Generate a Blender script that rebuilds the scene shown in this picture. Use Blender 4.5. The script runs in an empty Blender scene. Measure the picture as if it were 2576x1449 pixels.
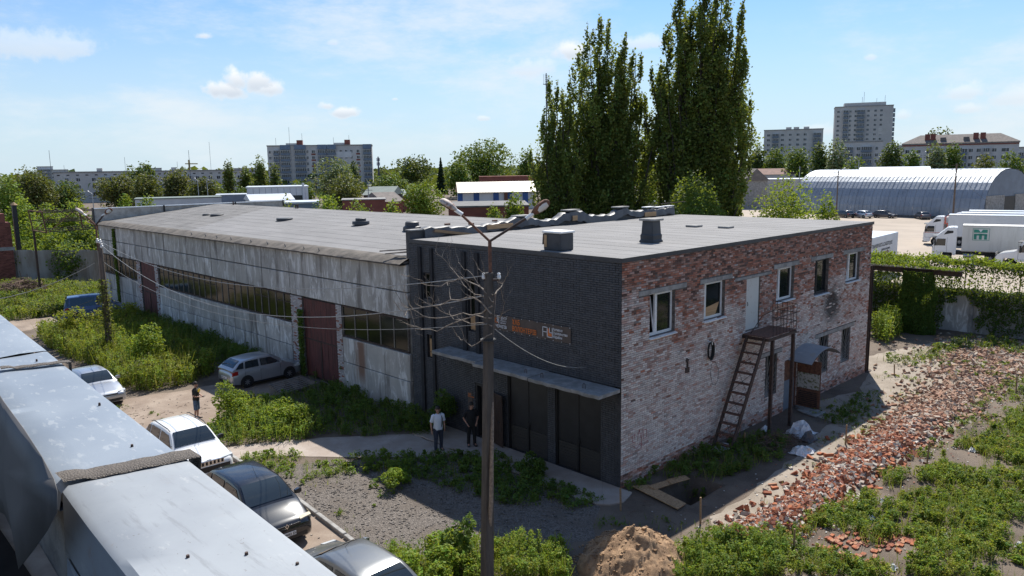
import bpy, bmesh, math, random
import numpy as np
from mathutils import Vector, Matrix
scene = bpy.context.scene
COL = scene.collection
# ------------------------------------------------------------------ camera
FPX, PW, PH = 1930.0, 2576.0, 1449.0          # focal length and picture size in survey pixels
RC = np.array([[0.7195379, 0.1179043, -0.6843711], [-0.6942820, 0.1002552, -0.7126860], [-0.0154170, 0.9879512, 0.1539962]])
CAM = np.array([-19.6581, -15.3102, 10.8])    # x runs along the brick front, y along the dark front, corner at 0,0,0
cd = bpy.data.cameras.new('camera'); cam = bpy.data.objects.new('camera', cd); COL.objects.link(cam)
cd.sensor_width = 36; cd.lens = FPX / PW * 36; cd.clip_start = 0.1; cd.clip_end = 9000
mw = Matrix(RC.tolist()).to_4x4(); mw.translation = Vector(CAM.tolist()); cam.matrix_world = mw
scene.camera = cam
def ray(u, v):
    d = RC @ np.array([u - PW / 2, PH / 2 - v, -FPX]); return d / np.linalg.norm(d)
def G(u, v, z=0.0):
    d = ray(u, v); return CAM + d * (z - CAM[2]) / d[2]
def AX(u, v, x): d = ray(u, v); return CAM + d * (x - CAM[0]) / d[0]
def AY(u, v, y): d = ray(u, v); return CAM + d * (y - CAM[1]) / d[1]
FWD = RC @ np.array([0, 0, -1.0])
def AD(u, v, D): d = ray(u, v); return CAM + d * D / (d @ FWD)
# ------------------------------------------------------------------ world, sun, exposure
SUN_TO = Vector((5.44, 3.19, 7.9)).normalized()
SUN_EL = math.asin(SUN_TO.z); SUN_ROT = math.atan2(SUN_TO.x, SUN_TO.y)
SKY_STRENGTH, SUN_STRENGTH, EXPOSURE = 0.082, 5.0, 0.58
world = bpy.data.worlds.new('World'); scene.world = world; world.use_nodes = True
try: world.cycles.sampling_method = 'MANUAL'; world.cycles.sample_map_resolution = 256
except Exception: pass
nt = world.node_tree; nt.nodes.clear(); N = nt.nodes.new; L = nt.links.new
out = N('ShaderNodeOutputWorld'); bg = N('ShaderNodeBackground'); bg.inputs[1].default_value = SKY_STRENGTH
sky = N('ShaderNodeTexSky'); sky.sky_type = 'NISHITA'; sky.sun_disc = False
sky.sun_elevation = SUN_EL; sky.sun_rotation = SUN_ROT; sky.air_density = 1.0; sky.dust_density = 0.5; sky.ozone_density = 2.5
tc = N('ShaderNodeTexCoord'); DIR = tc.outputs['Generated']
def wm(op, a, b=None, c=None, clamp=False):
    n = N('ShaderNodeMath'); n.operation = op; n.use_clamp = clamp
    for i, x in enumerate((a, b, c)):
        if x is None: continue
        if isinstance(x, (int, float)): n.inputs[i].default_value = x
        else: L(x, n.inputs[i])
    return n.outputs[0]
def wdot(vec):
    n = N('ShaderNodeVectorMath'); n.operation = 'DOT_PRODUCT'; L(DIR, n.inputs[0]); n.inputs[1].default_value = tuple(float(q) for q in vec); return n.outputs['Value']
def wnoise(scale, detail, rough, stretch=(1, 1, 1)):
    mp = N('ShaderNodeMapping'); mp.inputs['Scale'].default_value = stretch; L(DIR, mp.inputs[0])
    n = N('ShaderNodeTexNoise'); n.inputs['Scale'].default_value = scale; n.inputs['Detail'].default_value = detail; n.inputs['Roughness'].default_value = rough
    L(mp.outputs[0], n.inputs['Vector']); return n.outputs[0]
def wstep(x, a, b):
    n = N('ShaderNodeMapRange'); n.interpolation_type = 'SMOOTHSTEP'; L(x, n.inputs[0]); n.inputs[1].default_value = a; n.inputs[2].default_value = b; return n.outputs[0]
nz1 = wnoise(26, 9, 0.62); nz2 = wnoise(60, 6, 0.6)
cloud = None; shade = None; NZ = wm('ADD', wm('MULTIPLY_ADD', nz1, -2.2, 1.1), wm('MULTIPLY_ADD', nz2, -1.3, 0.65))
CLOUDS = [(572, 226, 42, 26, 1.0), (600, 205, 40, 34, 1.0), (640, 206, 48, 36, 1.0), (678, 226, 36, 26, .95), (822, 268, 26, 14, .8), (866, 284, 38, 18, .9), (516, 92, 26, 12, .75), (1440, 132, 48, 26, .9), (1330, 175, 70, 30, .4), (2432, 235, 52, 22, .45),
          (2440, 275, 30, 14, .4), (2270, 292, 26, 14, .4), (2545, 245, 40, 26, .35), (1216, 299, 18, 8, .5), (100, 120, 130, 40, .42), (2070, 330, 60, 22, .45), (1625, 112, 60, 20, .5), (840, 108, 20, 10, .4), (2190, 145, 16, 9, .4), (994, 250, 10, 5, .5)]
for (u, v, a, b, dn) in CLOUDS:
    c = ray(u, v); rt = np.cross(c, [0, 0, 1.0]); rt /= np.linalg.norm(rt); up = np.cross(rt, c)
    x = wdot(rt * FPX / a); y = wdot(up * FPX / b); front = wm('GREATER_THAN', wdot(c), 0.7)
    yl = wm('MULTIPLY', wm('MINIMUM', y, 0.0), 1.55); ym = wm('ADD', wm('MAXIMUM', y, 0.0), yl)
    d = wm('SQRT', wm('ADD', wm('MULTIPLY', x, x), wm('MULTIPLY', ym, ym)))
    d = wm('ADD', d, NZ)
    m = wm('MULTIPLY', wm('MULTIPLY', wstep(d, 1.15, 0.35), dn), front)
    s = wm('MULTIPLY', wstep(y, 0.75, -0.45), m)
    cloud = m if cloud is None else wm('MAXIMUM', cloud, m); shade = s if shade is None else wm('MAXIMUM', shade, s)
cir = wm('MULTIPLY', wstep(wnoise(3.2, 8, 0.66, (1, 1, 3.2)), 0.43, 0.70), wstep(wnoise(1.7, 3, 0.5, (1, 1, 2)), 0.32, 0.56))
cir = wm('MULTIPLY', cir, 0.75)
alt = wm('MULTIPLY', wstep(wdot((0, 0, 1)), 0.29, -0.03), 0.86)    # whitish summer haze towards the horizon, all round
SKT = (.58, .88, 1.16)
def wmix(f, a, b):
    n = N('ShaderNodeMix'); n.data_type = 'RGBA'
    if isinstance(f, float): n.inputs[0].default_value = f
    else: L(f, n.inputs[0])
    for x, i in ((a, 6), (b, 7)):
        if isinstance(x, tuple): n.inputs[i].default_value = (*x, 1)
        else: L(x, n.inputs[i])
    return n.outputs[2]
CLW = (8.2, 8.45, 8.7); CLS = (4.9, 5.6, 6.5)
mul = N('ShaderNodeMix'); mul.data_type = 'RGBA'; mul.blend_type = 'MULTIPLY'; mul.inputs[0].default_value = 1.0; L(sky.outputs[0], mul.inputs[6]); mul.inputs[7].default_value = (SKT[0], SKT[1], SKT[2], 1); skyc = mul.outputs[2]
skyc = wmix(alt, skyc, (5.7, 6.75, 7.6))
skyc = wmix(cir, skyc, (7.0, 7.5, 7.9)); skyc = wmix(cloud, skyc, CLW); skyc = wmix(wm('MULTIPLY', shade, 0.8), skyc, CLS)
L(skyc, bg.inputs[0]); L(bg.outputs[0], out.inputs[0])
sl = bpy.data.lights.new('sun', 'SUN'); sl.energy = SUN_STRENGTH; sl.angle = math.radians(0.53); sl.color = (1.0, 0.955, 0.88)
so = bpy.data.objects.new('sun', sl); COL.objects.link(so); so.rotation_euler = (-SUN_TO).to_track_quat('-Z', 'Y').to_euler(); so.location = (0, 0, 60)
vs = scene.view_settings; vs.view_transform = 'Standard'; vs.look = 'None'; vs.gamma = 1; vs.use_curve_mapping = False; vs.exposure = EXPOSURE
# ------------------------------------------------------------------ helpers
rng = np.random.default_rng(7); rnd = random.Random(11)
def hash2(i, j, s):
    n = (i.astype(np.int64) * 374761393 + j.astype(np.int64) * 668265263 + s * 974711) & 0x7fffffff
    n = ((n ^ (n >> 13)) * 1274126177) & 0x7fffffff; return ((n ^ (n >> 16)) & 0xffff) / 65535.0
def vnoise(x, y, s=0):
    x = np.asarray(x, float); y = np.asarray(y, float); i = np.floor(x); j = np.floor(y); fx = x - i; fy = y - j
    fx = fx * fx * (3 - 2 * fx); fy = fy * fy * (3 - 2 * fy)
    return (hash2(i, j, s) * (1 - fx) + hash2(i + 1, j, s) * fx) * (1 - fy) + (hash2(i, j + 1, s) * (1 - fx) + hash2(i + 1, j + 1, s) * fx) * fy
def fbm(x, y, s=0): return 0.55 * vnoise(x, y, s) + 0.3 * vnoise(2.1 * x + 5, 2.1 * y + 3, s + 1) + 0.15 * vnoise(4.3 * x, 4.3 * y, s + 2)
ORG = {}
def org(p): return ORG.get(p.name, np.zeros(3)) if p else np.zeros(3)
def link(o, parent=None):
    COL.objects.link(o)
    if parent is not None: o.parent = parent; ORG[o.name] = org(parent)
    return o
def tag(o, label=None, cat=None, group=None, kind=None):
    for k, x in (('label', label), ('category', cat), ('group', group), ('kind', kind)):
        if x: o[k] = x
    return o
def thing(name, label, cat, loc=(0, 0, 0), rz=0.0, group=None, world=True):
    """an Empty at the thing's base; parts are written in world coordinates (world=True) or local ones"""
    o = bpy.data.objects.new(name, None); COL.objects.link(o); o.empty_display_size = 0.3
    o.location = [float(q) for q in loc]; o.rotation_euler = (0, 0, rz); ORG[o.name] = np.array(loc, float) if world else np.zeros(3)
    return tag(o, label, cat, group)
def mesh_np(name, V, Fc, mat, parent=None, cols=None, smooth=False, attr='c'):
    me = bpy.data.meshes.new(name); V = np.ascontiguousarray(V, dtype=np.float32) - org(parent).astype(np.float32); Fc = np.ascontiguousarray(Fc, dtype=np.int32)
    me.vertices.add(len(V)); me.vertices.foreach_set('co', V.ravel()); k = Fc.shape[1]
    me.loops.add(Fc.size); me.loops.foreach_set('vertex_index', Fc.ravel()); me.polygons.add(len(Fc))
    me.polygons.foreach_set('loop_start', np.arange(0, Fc.size, k, dtype=np.int32))
    try: me.polygons.foreach_set('loop_total', np.full(len(Fc), k, dtype=np.int32))
    except Exception: pass
    if cols is not None:
        a = me.attributes.new(attr, 'FLOAT_COLOR', 'POINT'); c4 = np.ones((len(V), 4), np.float32); c4[:, :3] = cols; a.data.foreach_set('color', c4.ravel())
    me.update(calc_edges=True); me.materials.append(mat)
    if smooth: me.polygons.foreach_set('use_smooth', np.ones(len(Fc), bool))
    else: me.shade_flat()
    o = bpy.data.objects.new(name, me); return link(o, parent)
class MB:
    def __init__(s): s.v = []; s.f = []
    def add(s, vs, fs):
        n = len(s.v); s.v += [tuple(float(q) for q in p) for p in vs]; s.f += [tuple(n + i for i in f) for f in fs]; return s
    def box(s, x0, x1, y0, y1, z0, z1):
        return s.add([(x0, y0, z0), (x1, y0, z0), (x1, y1, z0), (x0, y1, z0), (x0, y0, z1), (x1, y0, z1), (x1, y1, z1), (x0, y1, z1)],
                     [(3, 2, 1, 0), (4, 5, 6, 7), (0, 1, 5, 4), (1, 2, 6, 5), (2, 3, 7, 6), (3, 0, 4, 7)])
    def hexa(s, b, t): return s.add(list(b) + list(t), [(3, 2, 1, 0), (4, 5, 6, 7), (0, 1, 5, 4), (1, 2, 6, 5), (2, 3, 7, 6), (3, 0, 4, 7)])
    def bar(s, p, q, w, h=None, up=(0, 0, 1)):
        h = h or w; p = Vector(p); q = Vector(q); d = (q - p).normalized(); u = Vector(up)
        if abs(d.dot(u)) > .98: u = Vector((1, 0, 0))
        a = d.cross(u).normalized(); b = a.cross(d).normalized(); a *= w / 2; b *= h / 2
        return s.hexa([p - a - b, p + a - b, p + a + b, p - a + b], [q - a - b, q + a - b, q + a + b, q - a + b])
    def tube(s, pts, r, n=8, cap=True):
        pts = [Vector([float(c) for c in p]) for p in pts]; rs = r if isinstance(r, (list, tuple)) else [r] * len(pts); base = len(s.v); k = len(pts); a = None
        for i, p in enumerate(pts):
            d = (pts[min(i + 1, k - 1)] - pts[max(i - 1, 0)]).normalized()
            if a is None: a = d.cross(Vector((0, 0, 1)) if abs(d.z) < .95 else Vector((1, 0, 0))).normalized()
            a = (a - d * a.dot(d)).normalized(); b = d.cross(a)
            for j in range(n):
                t = 2 * math.pi * j / n; s.v.append(tuple(p + (a * math.cos(t) + b * math.sin(t)) * rs[i]))
        for i in range(k - 1):
            for j in range(n):
                s.f.append((base + i * n + j, base + i * n + (j + 1) % n, base + (i + 1) * n + (j + 1) % n, base + (i + 1) * n + j))
        if cap: s.f.append(tuple(base + j for j in reversed(range(n)))); s.f.append(tuple(base + (k - 1) * n + j for j in range(n)))
        return s
    def prism(s, poly, w0, w1, axis='y'):
        """2-D polygon swept along an axis: poly is (x,z) for 'y', (y,z) for 'x', (x,y) for 'z'"""
        n = len(poly); P = {'y': lambda a, b, w: (a, w, b), 'x': lambda a, b, w: (w, a, b), 'z': lambda a, b, w: (a, b, w)}[axis]
        vs = [P(a, b, w0) for a, b in poly] + [P(a, b, w1) for a, b in poly]
        return s.add(vs, [tuple(range(n))[::-1], tuple(range(n, 2 * n))] + [(i, (i + 1) % n, n + (i + 1) % n, n + i) for i in range(n)])
    def quad(s, *p): return s.add(p, [tuple(range(len(p)))])
    def loft(s, rings, close=True, cap=True):
        n = len(rings[0]); base = len(s.v)
        for r in rings: s.v += [tuple(float(q) for q in p) for p in r]
        for i in range(len(rings) - 1):
            for j in range(n if close else n - 1):
                s.f.append((base + i * n + j, base + i * n + (j + 1) % n, base + (i + 1) * n + (j + 1) % n, base + (i + 1) * n + j))
        if cap: s.f.append(tuple(base + j for j in reversed(range(n)))); s.f.append(tuple(base + (len(rings) - 1) * n + j for j in range(n)))
        return s
    def build(s, name, mat, parent=None, smooth=False, bevel=0.0, label=None, fix=True):
        me = bpy.data.meshes.new(name); o_ = org(parent); me.from_pydata([(x - o_[0], y - o_[1], z - o_[2]) for x, y, z in s.v], [], s.f)
        if fix or bevel:
            bm = bmesh.new(); bm.from_mesh(me)
            if bevel: bmesh.ops.bevel(bm, geom=bm.edges[:], offset=bevel, segments=2 if smooth else 1, affect='EDGES', clamp_overlap=True)
            bmesh.ops.recalc_face_normals(bm, faces=bm.faces); bm.to_mesh(me); bm.free()
        me.update(); me.materials.append(mat)
        if smooth: me.polygons.foreach_set('use_smooth', [True] * len(me.polygons)); me.set_sharp_from_angle(angle=math.radians(40))
        o = bpy.data.objects.new(name, me); link(o, parent)
        if label: o['label'] = label
        return o
def box(name, mat, parent, *b, **k): return MB().box(*b).build(name, mat, parent, fix=False, **k)
def struct(o): o['kind'] = 'structure'; return o
def copy_tree(o, parent=None):
    c = o.copy(); COL.objects.link(c); ORG[c.name] = ORG.get(o.name, np.zeros(3))
    if parent is not None: c.parent = parent
    for ch in list(o.children): copy_tree(ch, c)
    return c
def inpoly(x, y, P):
    x = np.asarray(x); r = np.zeros(x.shape, bool); n = len(P)
    for i in range(n):
        x0, y0 = P[i][:2]; x1, y1 = P[(i + 1) % n][:2]
        c = ((y0 > y) != (y1 > y)); xi = (x1 - x0) * (y - y0) / ((y1 - y0) if y1 != y0 else 1e-9) + x0; r ^= c & (x < xi)
    return r
def text_mesh(name, body, size, mat, parent, M4, bold=0.0, spacing=1.0, ext=0.002, width=None):
    cu = bpy.data.curves.new(name, 'FONT'); cu.body = body; cu.size = size; cu.extrude = ext; cu.offset = bold; cu.space_character = spacing; cu.resolution_u = 2
    t = bpy.data.objects.new(name + '_tmp', cu); COL.objects.link(t); dg = bpy.context.evaluated_depsgraph_get(); me = bpy.data.meshes.new_from_object(t.evaluated_get(dg))
    bpy.data.objects.remove(t); bpy.data.curves.remove(cu)
    if width:
        xs = [v.co.x for v in me.vertices]; me.transform(Matrix.Scale(width / max(1e-4, max(xs) - min(xs)), 4, (1, 0, 0)))
    me.transform(M4); me.transform(Matrix.Translation(-Vector(org(parent).tolist()))); me.materials.clear(); me.materials.append(mat); me.name = name
    o = bpy.data.objects.new(name, me); return link(o, parent)
# ------------------------------------------------------------------ materials
MATS = {}
class NB:
    def __init__(s, name):
        s.m = bpy.data.materials.new(name); s.m.use_nodes = True; s.t = s.m.node_tree; s.n = s.t.nodes; s.b = s.n['Principled BSDF']; s.pos = None
    def new(s, t, **k):
        x = s.n.new(t)
        for a, b in k.items(): setattr(x, a, b)
        return x
    def l(s, a, b): s.t.links.new(a, b)
    def P(s, scale=(1, 1, 1)):
        g = s.new('ShaderNodeNewGeometry'); mp = s.new('ShaderNodeMapping'); mp.inputs['Scale'].default_value = scale; s.l(g.outputs['Position'], mp.inputs[0]); return mp.outputs[0]
    def noise(s, scale=5, detail=5, rough=.6, stretch=(1, 1, 1), dist=0):
        x = s.new('ShaderNodeTexNoise'); x.inputs['Scale'].default_value = scale; x.inputs['Detail'].default_value = detail; x.inputs['Roughness'].default_value = rough; x.inputs['Distortion'].default_value = dist
        s.l(s.P(stretch), x.inputs['Vector']); return x.outputs[0]
    def voro(s, scale=5, stretch=(1, 1, 1), out='Distance', feature='F1'):
        x = s.new('ShaderNodeTexVoronoi', feature=feature); x.inputs['Scale'].default_value = scale; s.l(s.P(stretch), x.inputs['Vector']); return x.outputs[out]
    def ramp(s, f, a, b):
        x = s.new('ShaderNodeMapRange'); x.interpolation_type = 'SMOOTHSTEP'; s.l(f, x.inputs[0]); x.inputs[1].default_value = a; x.inputs[2].default_value = b; return x.outputs[0]
    def mix(s, f, a, b, mode='MIX'):
        x = s.new('ShaderNodeMix', data_type='RGBA', blend_type=mode)
        for q, i in ((f, 0), (a, 6), (b, 7)):
            if isinstance(q, (int, float)): x.inputs[i].default_value = q
            elif isinstance(q, tuple): x.inputs[i].default_value = (*q, 1)
            else: s.l(q, x.inputs[i])
        return x.outputs[2]
    def math(s, op, a, b=0.0):
        x = s.new('ShaderNodeMath', operation=op)
        for q, i in ((a, 0), (b, 1)):
            if isinstance(q, (int, float)): x.inputs[i].default_value = q
            else: s.l(q, x.inputs[i])
        return x.outputs[0]
    def attr(s, n='c'): x = s.new('ShaderNodeAttribute', attribute_name=n); return x.outputs['Color']
    def bump(s, h, strength=.3, dist=.02):
        x = s.new('ShaderNodeBump'); x.inputs['Strength'].default_value = strength; x.inputs['Distance'].default_value = dist; s.l(h, x.inputs['Height']); s.l(x.outputs[0], s.b.inputs['Normal'])
    def fin(s, col=None, rough=.8, metal=0., spec=None, roughf=None, **k):
        if isinstance(col, tuple): s.b.inputs['Base Color'].default_value = (*col, 1)
        elif col is not None: s.l(col, s.b.inputs['Base Color'])
        s.b.inputs['Roughness'].default_value = rough; s.b.inputs['Metallic'].default_value = metal
        if spec is not None: s.b.inputs['Specular IOR Level'].default_value = spec
        if roughf is not None: s.l(roughf, s.b.inputs['Roughness'])
        for a, b in k.items(): s.b.inputs[a.replace('_', ' ')].default_value = b
        MATS[s.m.name] = s.m; return s.m
def M(name, c1, c2=None, scale=4, rough=.8, metal=0., bump=0., bscale=30, lo=.35, hi=.65, stretch=(1, 1, 1), spec=None, detail=6, **k):
    if name in MATS: return MATS[name]
    b = NB(name); c2 = c2 or tuple(q * .72 for q in c1)
    col = b.mix(b.ramp(b.noise(scale, detail, .62, stretch), lo, hi), c1, c2)
    if bump: b.bump(b.noise(bscale, 6, .6, stretch), bump)
    return b.fin(col, rough, metal, spec, **k)
# painted brick: per-brick colour in an attribute, worn in the shader
b = NB('brick_worn'); col = b.attr(); n1 = b.noise(38, 5, .7); n2 = b.noise(7, 4, .6)
lum = b.new('ShaderNodeSeparateColor'); b.l(col, lum.inputs[0]); wf = b.math('MULTIPLY', b.ramp(n1, .50, .64), b.ramp(lum.outputs[2], .2, .4))
col2 = b.mix(b.math('MULTIPLY', wf, .85), col, (.30, .115, .07)); col2 = b.mix(b.ramp(n2, .55, .8), col2, (.5, .5, .5), 'MULTIPLY'); b.bump(n1, .5, .01); b.fin(col2, .9)
b = NB('mortar'); n1 = b.noise(9, 6, .65); b.fin(b.mix(b.ramp(n1, .4, .65), (.17, .15, .135), (.085, .072, .065)), .95)
b = NB('brick_dark'); n1 = b.noise(3, 6, .7); n2 = b.noise(60, 4, .7); c = b.mix(b.ramp(n1, .35, .7), (.046, .048, .054), (.072, .074, .081)); c = b.mix(b.math('MULTIPLY', b.ramp(n2, .64, .72), .35), c, (.14, .14, .15)); b.bump(n2, .5, .008); b.fin(c, .62)
M('mortar_dark', (.016, .016, .018), (.026, .026, .029), 5, .85)
# concrete wall panels with run-down stains
b = NB('panel_concrete'); st = b.noise(1.5, 7, .68, (1, 1, .12)); st2 = b.noise(.55, 4, .55); wh = b.noise(1.9, 8, .72, (1, 1, .30), 1.2); fine = b.noise(40, 4, .6)
c = b.mix(b.ramp(st2, .38, .66), (.50, .47, .425), (.37, .35, .32)); c = b.mix(b.math('MULTIPLY', b.ramp(wh, .50, .60), .9), c, (.76, .745, .715)); c = b.mix(b.math('MULTIPLY', b.ramp(st, .50, .66), .9), c, (.135, .115, .10)); c = b.mix(b.math('MULTIPLY', b.ramp(b.noise(11, 6, .75), .60, .70), .6), c, (.12, .105, .09)); ye = b.P(); sx_ = b.new('ShaderNodeSeparateXYZ'); b.l(ye, sx_.inputs[0]); yd = b.math('ABSOLUTE', b.math('SUBTRACT', sx_.outputs[1], 15.75)); rm = b.math('MULTIPLY', b.ramp(b.math('ADD', yd, b.math('MULTIPLY', b.noise(5, 5, .7, (1, 1, .05)), .9)), 1.05, .55), b.math('MULTIPLY', b.ramp(sx_.outputs[2], .3, 1.3), b.ramp(sx_.outputs[2], 2.75, 2.6))); c = b.mix(b.math('MULTIPLY', rm, .9), c, (.19, .075, .03))
oi = b.new('ShaderNodeObjectInfo'); c = b.mix(b.math('MULTIPLY', oi.outputs['Random'], .38), c, (.26, .24, .215)); b.bump(fine, .25, .01); b.fin(c, .92)
M('concrete', (.34, .33, .31), (.22, .21, .195), 2.5, .93, bump=.35, bscale=25); M('concrete_pale', (.30, .29, .275), (.19, .185, .175), 3, .9, bump=.3)
M('concrete_edge', (.20, .19, .175), (.10, .095, .09), 3, .95, bump=.5)
b = NB('rust_stain'); s1 = b.noise(6, 6, .7, (1, 1, .06)); c = b.mix(b.ramp(s1, .4, .6), (.27, .10, .035), (.10, .04, .02)); b.fin(c, .9)
b = NB('felt_new'); n1 = b.noise(1.2, 5, .6, (1, .25, 1)); n2 = b.noise(180, 3, .7); n3 = b.noise(9, 5, .6); c = b.mix(b.ramp(n1, .35, .68), (.20, .193, .19), (.152, .147, .145)); c = b.mix(b.math('MULTIPLY', b.ramp(n2, .5, .7), .5), c, (.32, .31, .30)); c = b.mix(b.math('MULTIPLY', b.ramp(n3, .6, .75), .3), c, (.08, .08, .08)); c = b.mix(b.math('MULTIPLY', b.ramp(b.noise(.45, 7, .7), .48, .66), .4), c, (.15, .145, .14)); oi = b.new('ShaderNodeObjectInfo'); c = b.mix(b.math('MULTIPLY', oi.outputs['Random'], .3), c, (.16, .155, .15)); b.bump(n2, .5, .006); b.fin(c, .85)
b = NB('felt_old'); n1 = b.noise(.9, 6, .65); n2 = b.noise(90, 4, .7); c = b.mix(b.ramp(n1, .35, .68), (.17, .162, .155), (.11, .105, .10)); c = b.mix(b.math('MULTIPLY', b.ramp(b.noise(3.5, 6, .7), .55, .75), .6), c, (.23, .21, .18)); b.bump(n2, .6, .01); b.fin(c, .9)
M('felt_eave', (.135, .115, .095), (.07, .06, .05), 1.6, .92, bump=.8, bscale=9)
M('membrane', (.052, .053, .058), (.034, .035, .038), 2, .55, bump=.3, bscale=6); M('membrane_top', (.10, .10, .105), (.06, .06, .064), 2, .5, bump=.4, bscale=5)
# galvanised sheet with dried water spots
b = NB('galvanised'); sp = b.noise(9, 5, .6, (1.0, .32, 1)); sp2 = b.voro(7.5, (1.0, .38, 1)); spg = b.noise(160, 3, .7); big = b.noise(1.4, 4, .5)
c = b.mix(b.ramp(big, .3, .7), (.18, .215, .26), (.235, .27, .31)); c = b.mix(b.math('MULTIPLY', b.ramp(sp, .56, .72), .42), c, (.42, .44, .45)); c = b.mix(b.math('MULTIPLY', b.ramp(b.noise(23, 4, .6, (1.0, .34, 1)), .59, .66), .32), c, (.44, .455, .455)); c = b.mix(b.math('MULTIPLY', b.ramp(spg, .5, .72), .4), c, (.14, .165, .20))
b.bump(b.noise(3.5, 4, .5), .15, .010); b.fin(c, .55, .1, roughf=b.ramp(spg, .2, .9) if 0 else None)
b = NB('galvanised_dull'); big = b.noise(1.6, 5, .6); spg = b.noise(140, 3, .7); st = b.noise(5, 6, .7, (1, .4, 1)); c = b.mix(b.ramp(big, .3, .7), (.29, .31, .325), (.235, .252, .27)); c = b.mix(b.math('MULTIPLY', b.ramp(st, .6, .68), .6), c, (.42, .42, .41)); c = b.mix(b.math('MULTIPLY', b.ramp(b.noise(26, 5, .7, (1, .1, 1)), .55, .72), .5), c, (.16, .165, .17)); c = b.mix(b.math('MULTIPLY', b.ramp(b.noise(3.2, 8, .75), .60, .70), .5), c, (.24, .17, .11)); c = b.mix(b.math('MULTIPLY', b.ramp(b.noise(60, 3, .6), .68, .74), .7), c, (.10, .07, .05)); c = b.mix(b.math('MULTIPLY', b.ramp(spg, .58, .75), .25), c, (.3, .3, .3)); c = b.mix(b.math('MULTIPLY', b.ramp(b.noise(1.9, 3, .5), .64, .72), .35), c, (.30, .24, .17)); b.bump(b.noise(3, 4, .5), .12, .010); b.fin(c, .55, .08)
b = NB('bitumen_strip'); vr = b.voro(75, (1, 1, 1), 'Distance', 'DISTANCE_TO_EDGE'); c = b.mix(b.ramp(vr, .0, .12), (.03, .026, .022), (.115, .095, .078)); b.bump(vr, .9, .01); b.fin(c, .8)
M('rust_dark', (.075, .042, .03), (.03, .022, .02), 8, .8, bump=.3); M('rust', (.19, .085, .05), (.09, .045, .03), 9, .85, bump=.4); M('rust_red', (.13, .038, .03), (.075, .026, .022), 5, .75, bump=.2, stretch=(1, 1, .25))
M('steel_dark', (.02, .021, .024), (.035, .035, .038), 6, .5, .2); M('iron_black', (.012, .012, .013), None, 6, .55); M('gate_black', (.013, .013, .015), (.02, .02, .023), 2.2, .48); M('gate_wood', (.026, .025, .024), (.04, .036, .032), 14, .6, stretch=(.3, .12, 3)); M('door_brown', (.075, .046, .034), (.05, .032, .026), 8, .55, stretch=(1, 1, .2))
M('plywood', (.46, .30, .16), (.36, .22, .11), 5, .8, stretch=(.3, 1, 3)); M('board_wood', (.33, .22, .12), (.22, .14, .08), 9, .85, stretch=(.4, .4, 4)); M('grey_wood', (.22, .19, .16), (.13, .11, .095), 12, .9)
b = NB('osb'); v1 = b.voro(22, (1, 1, 1), 'Color'); sp = b.new('ShaderNodeSeparateColor'); b.l(v1, sp.inputs[0]); b.fin(b.mix(sp.outputs[0], (.42, .27, .14), (.24, .145, .075)), .8)
M('white_paint', (.78, .78, .77), (.68, .68, .66), 6, .5); M('white_pvc', (.80, .80, .79), (.74, .74, .73), 6, .35); M('door_steel', (.52, .52, .50), (.44, .43, .40), 3, .5)
b = NB('door_worn'); n1 = b.noise(7, 7, .75, (1, 1, .45)); n2 = b.noise(2, 3, .5, (1, 1, .3)); c = b.mix(b.math('MULTIPLY', b.ramp(n1, .58, .68), b.ramp(n2, .35, .6)), (.56, .56, .53), (.30, .15, .08)); b.fin(c, .55)
def glass(name, c=(.012, .015, .016), rough=.04, spec=.6): b = NB(name); return b.fin(c, rough, 0, spec, IOR=1.5)
glass('glass_dark'); glass('glass_car', (.02, .026, .03), .02, .9); glass('glass_far', (.035, .042, .05), .12, .5); glass('glass_dirty', (.012, .015, .010), .10, .28)
def paint(name, c, rough=.28, metal=.0, coat=.6, dust=.14):
    b = NB(name); cc = b.mix(b.math('MULTIPLY', b.ramp(b.noise(7, 6, .7), .45, .8), dust), c, (.30, .27, .23)); b.bump(b.noise(900, 2, .5), .02, .002); return b.fin(cc, rough, metal, None, Coat_Weight=coat, Coat_Roughness=.06)
paint('paint_white', (.78, .79, .80)); paint('paint_silver', (.42, .44, .47), .33, .65); paint('paint_black', (.012, .013, .017), .22, dust=.03); paint('paint_grey', (.20, .205, .205), .3, .6); paint('paint_blue', (.035, .085, .21), .35); paint('paint_red', (.42, .05, .025), .4); paint('paint_darkgrey', (.05, .05, .06), .3, .3)
M('tyre', (.016, .016, .017), None, 9, .85); M('rim', (.40, .41, .43), (.3, .31, .33), 9, .35, .8); M('plastic_black', (.018, .018, .019), None, 9, .5); M('plastic_grey', (.10, .10, .105), None, 9, .6)
glass('lamp_glass', (.55, .57, .58), .08, .6); glass('tail_red', (.28, .012, .010), .12, .6); M('headlamp_aged', (.55, .48, .34), (.45, .38, .26), 12, .3); M('plate_white', (.75, .75, .74), None, 9, .5); M('ink_black', (.012, .012, .012), None, 9, .6); M('chrome', (.65, .65, .66), None, 9, .15, 1.0)
M('orange_print', (.62, .17, .035), (.55, .15, .03), 5, .7); M('white_print', (.72, .72, .72), (.62, .62, .63), 5, .7); M('banner_cloth', (.095, .068, .054), (.07, .052, .043), 3, .65, bump=.2, bscale=5); M('green_print', (.03, .27, .20), None, 5, .6); M('maroon_print', (.22, .09, .11), None, 5, .6)
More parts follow.
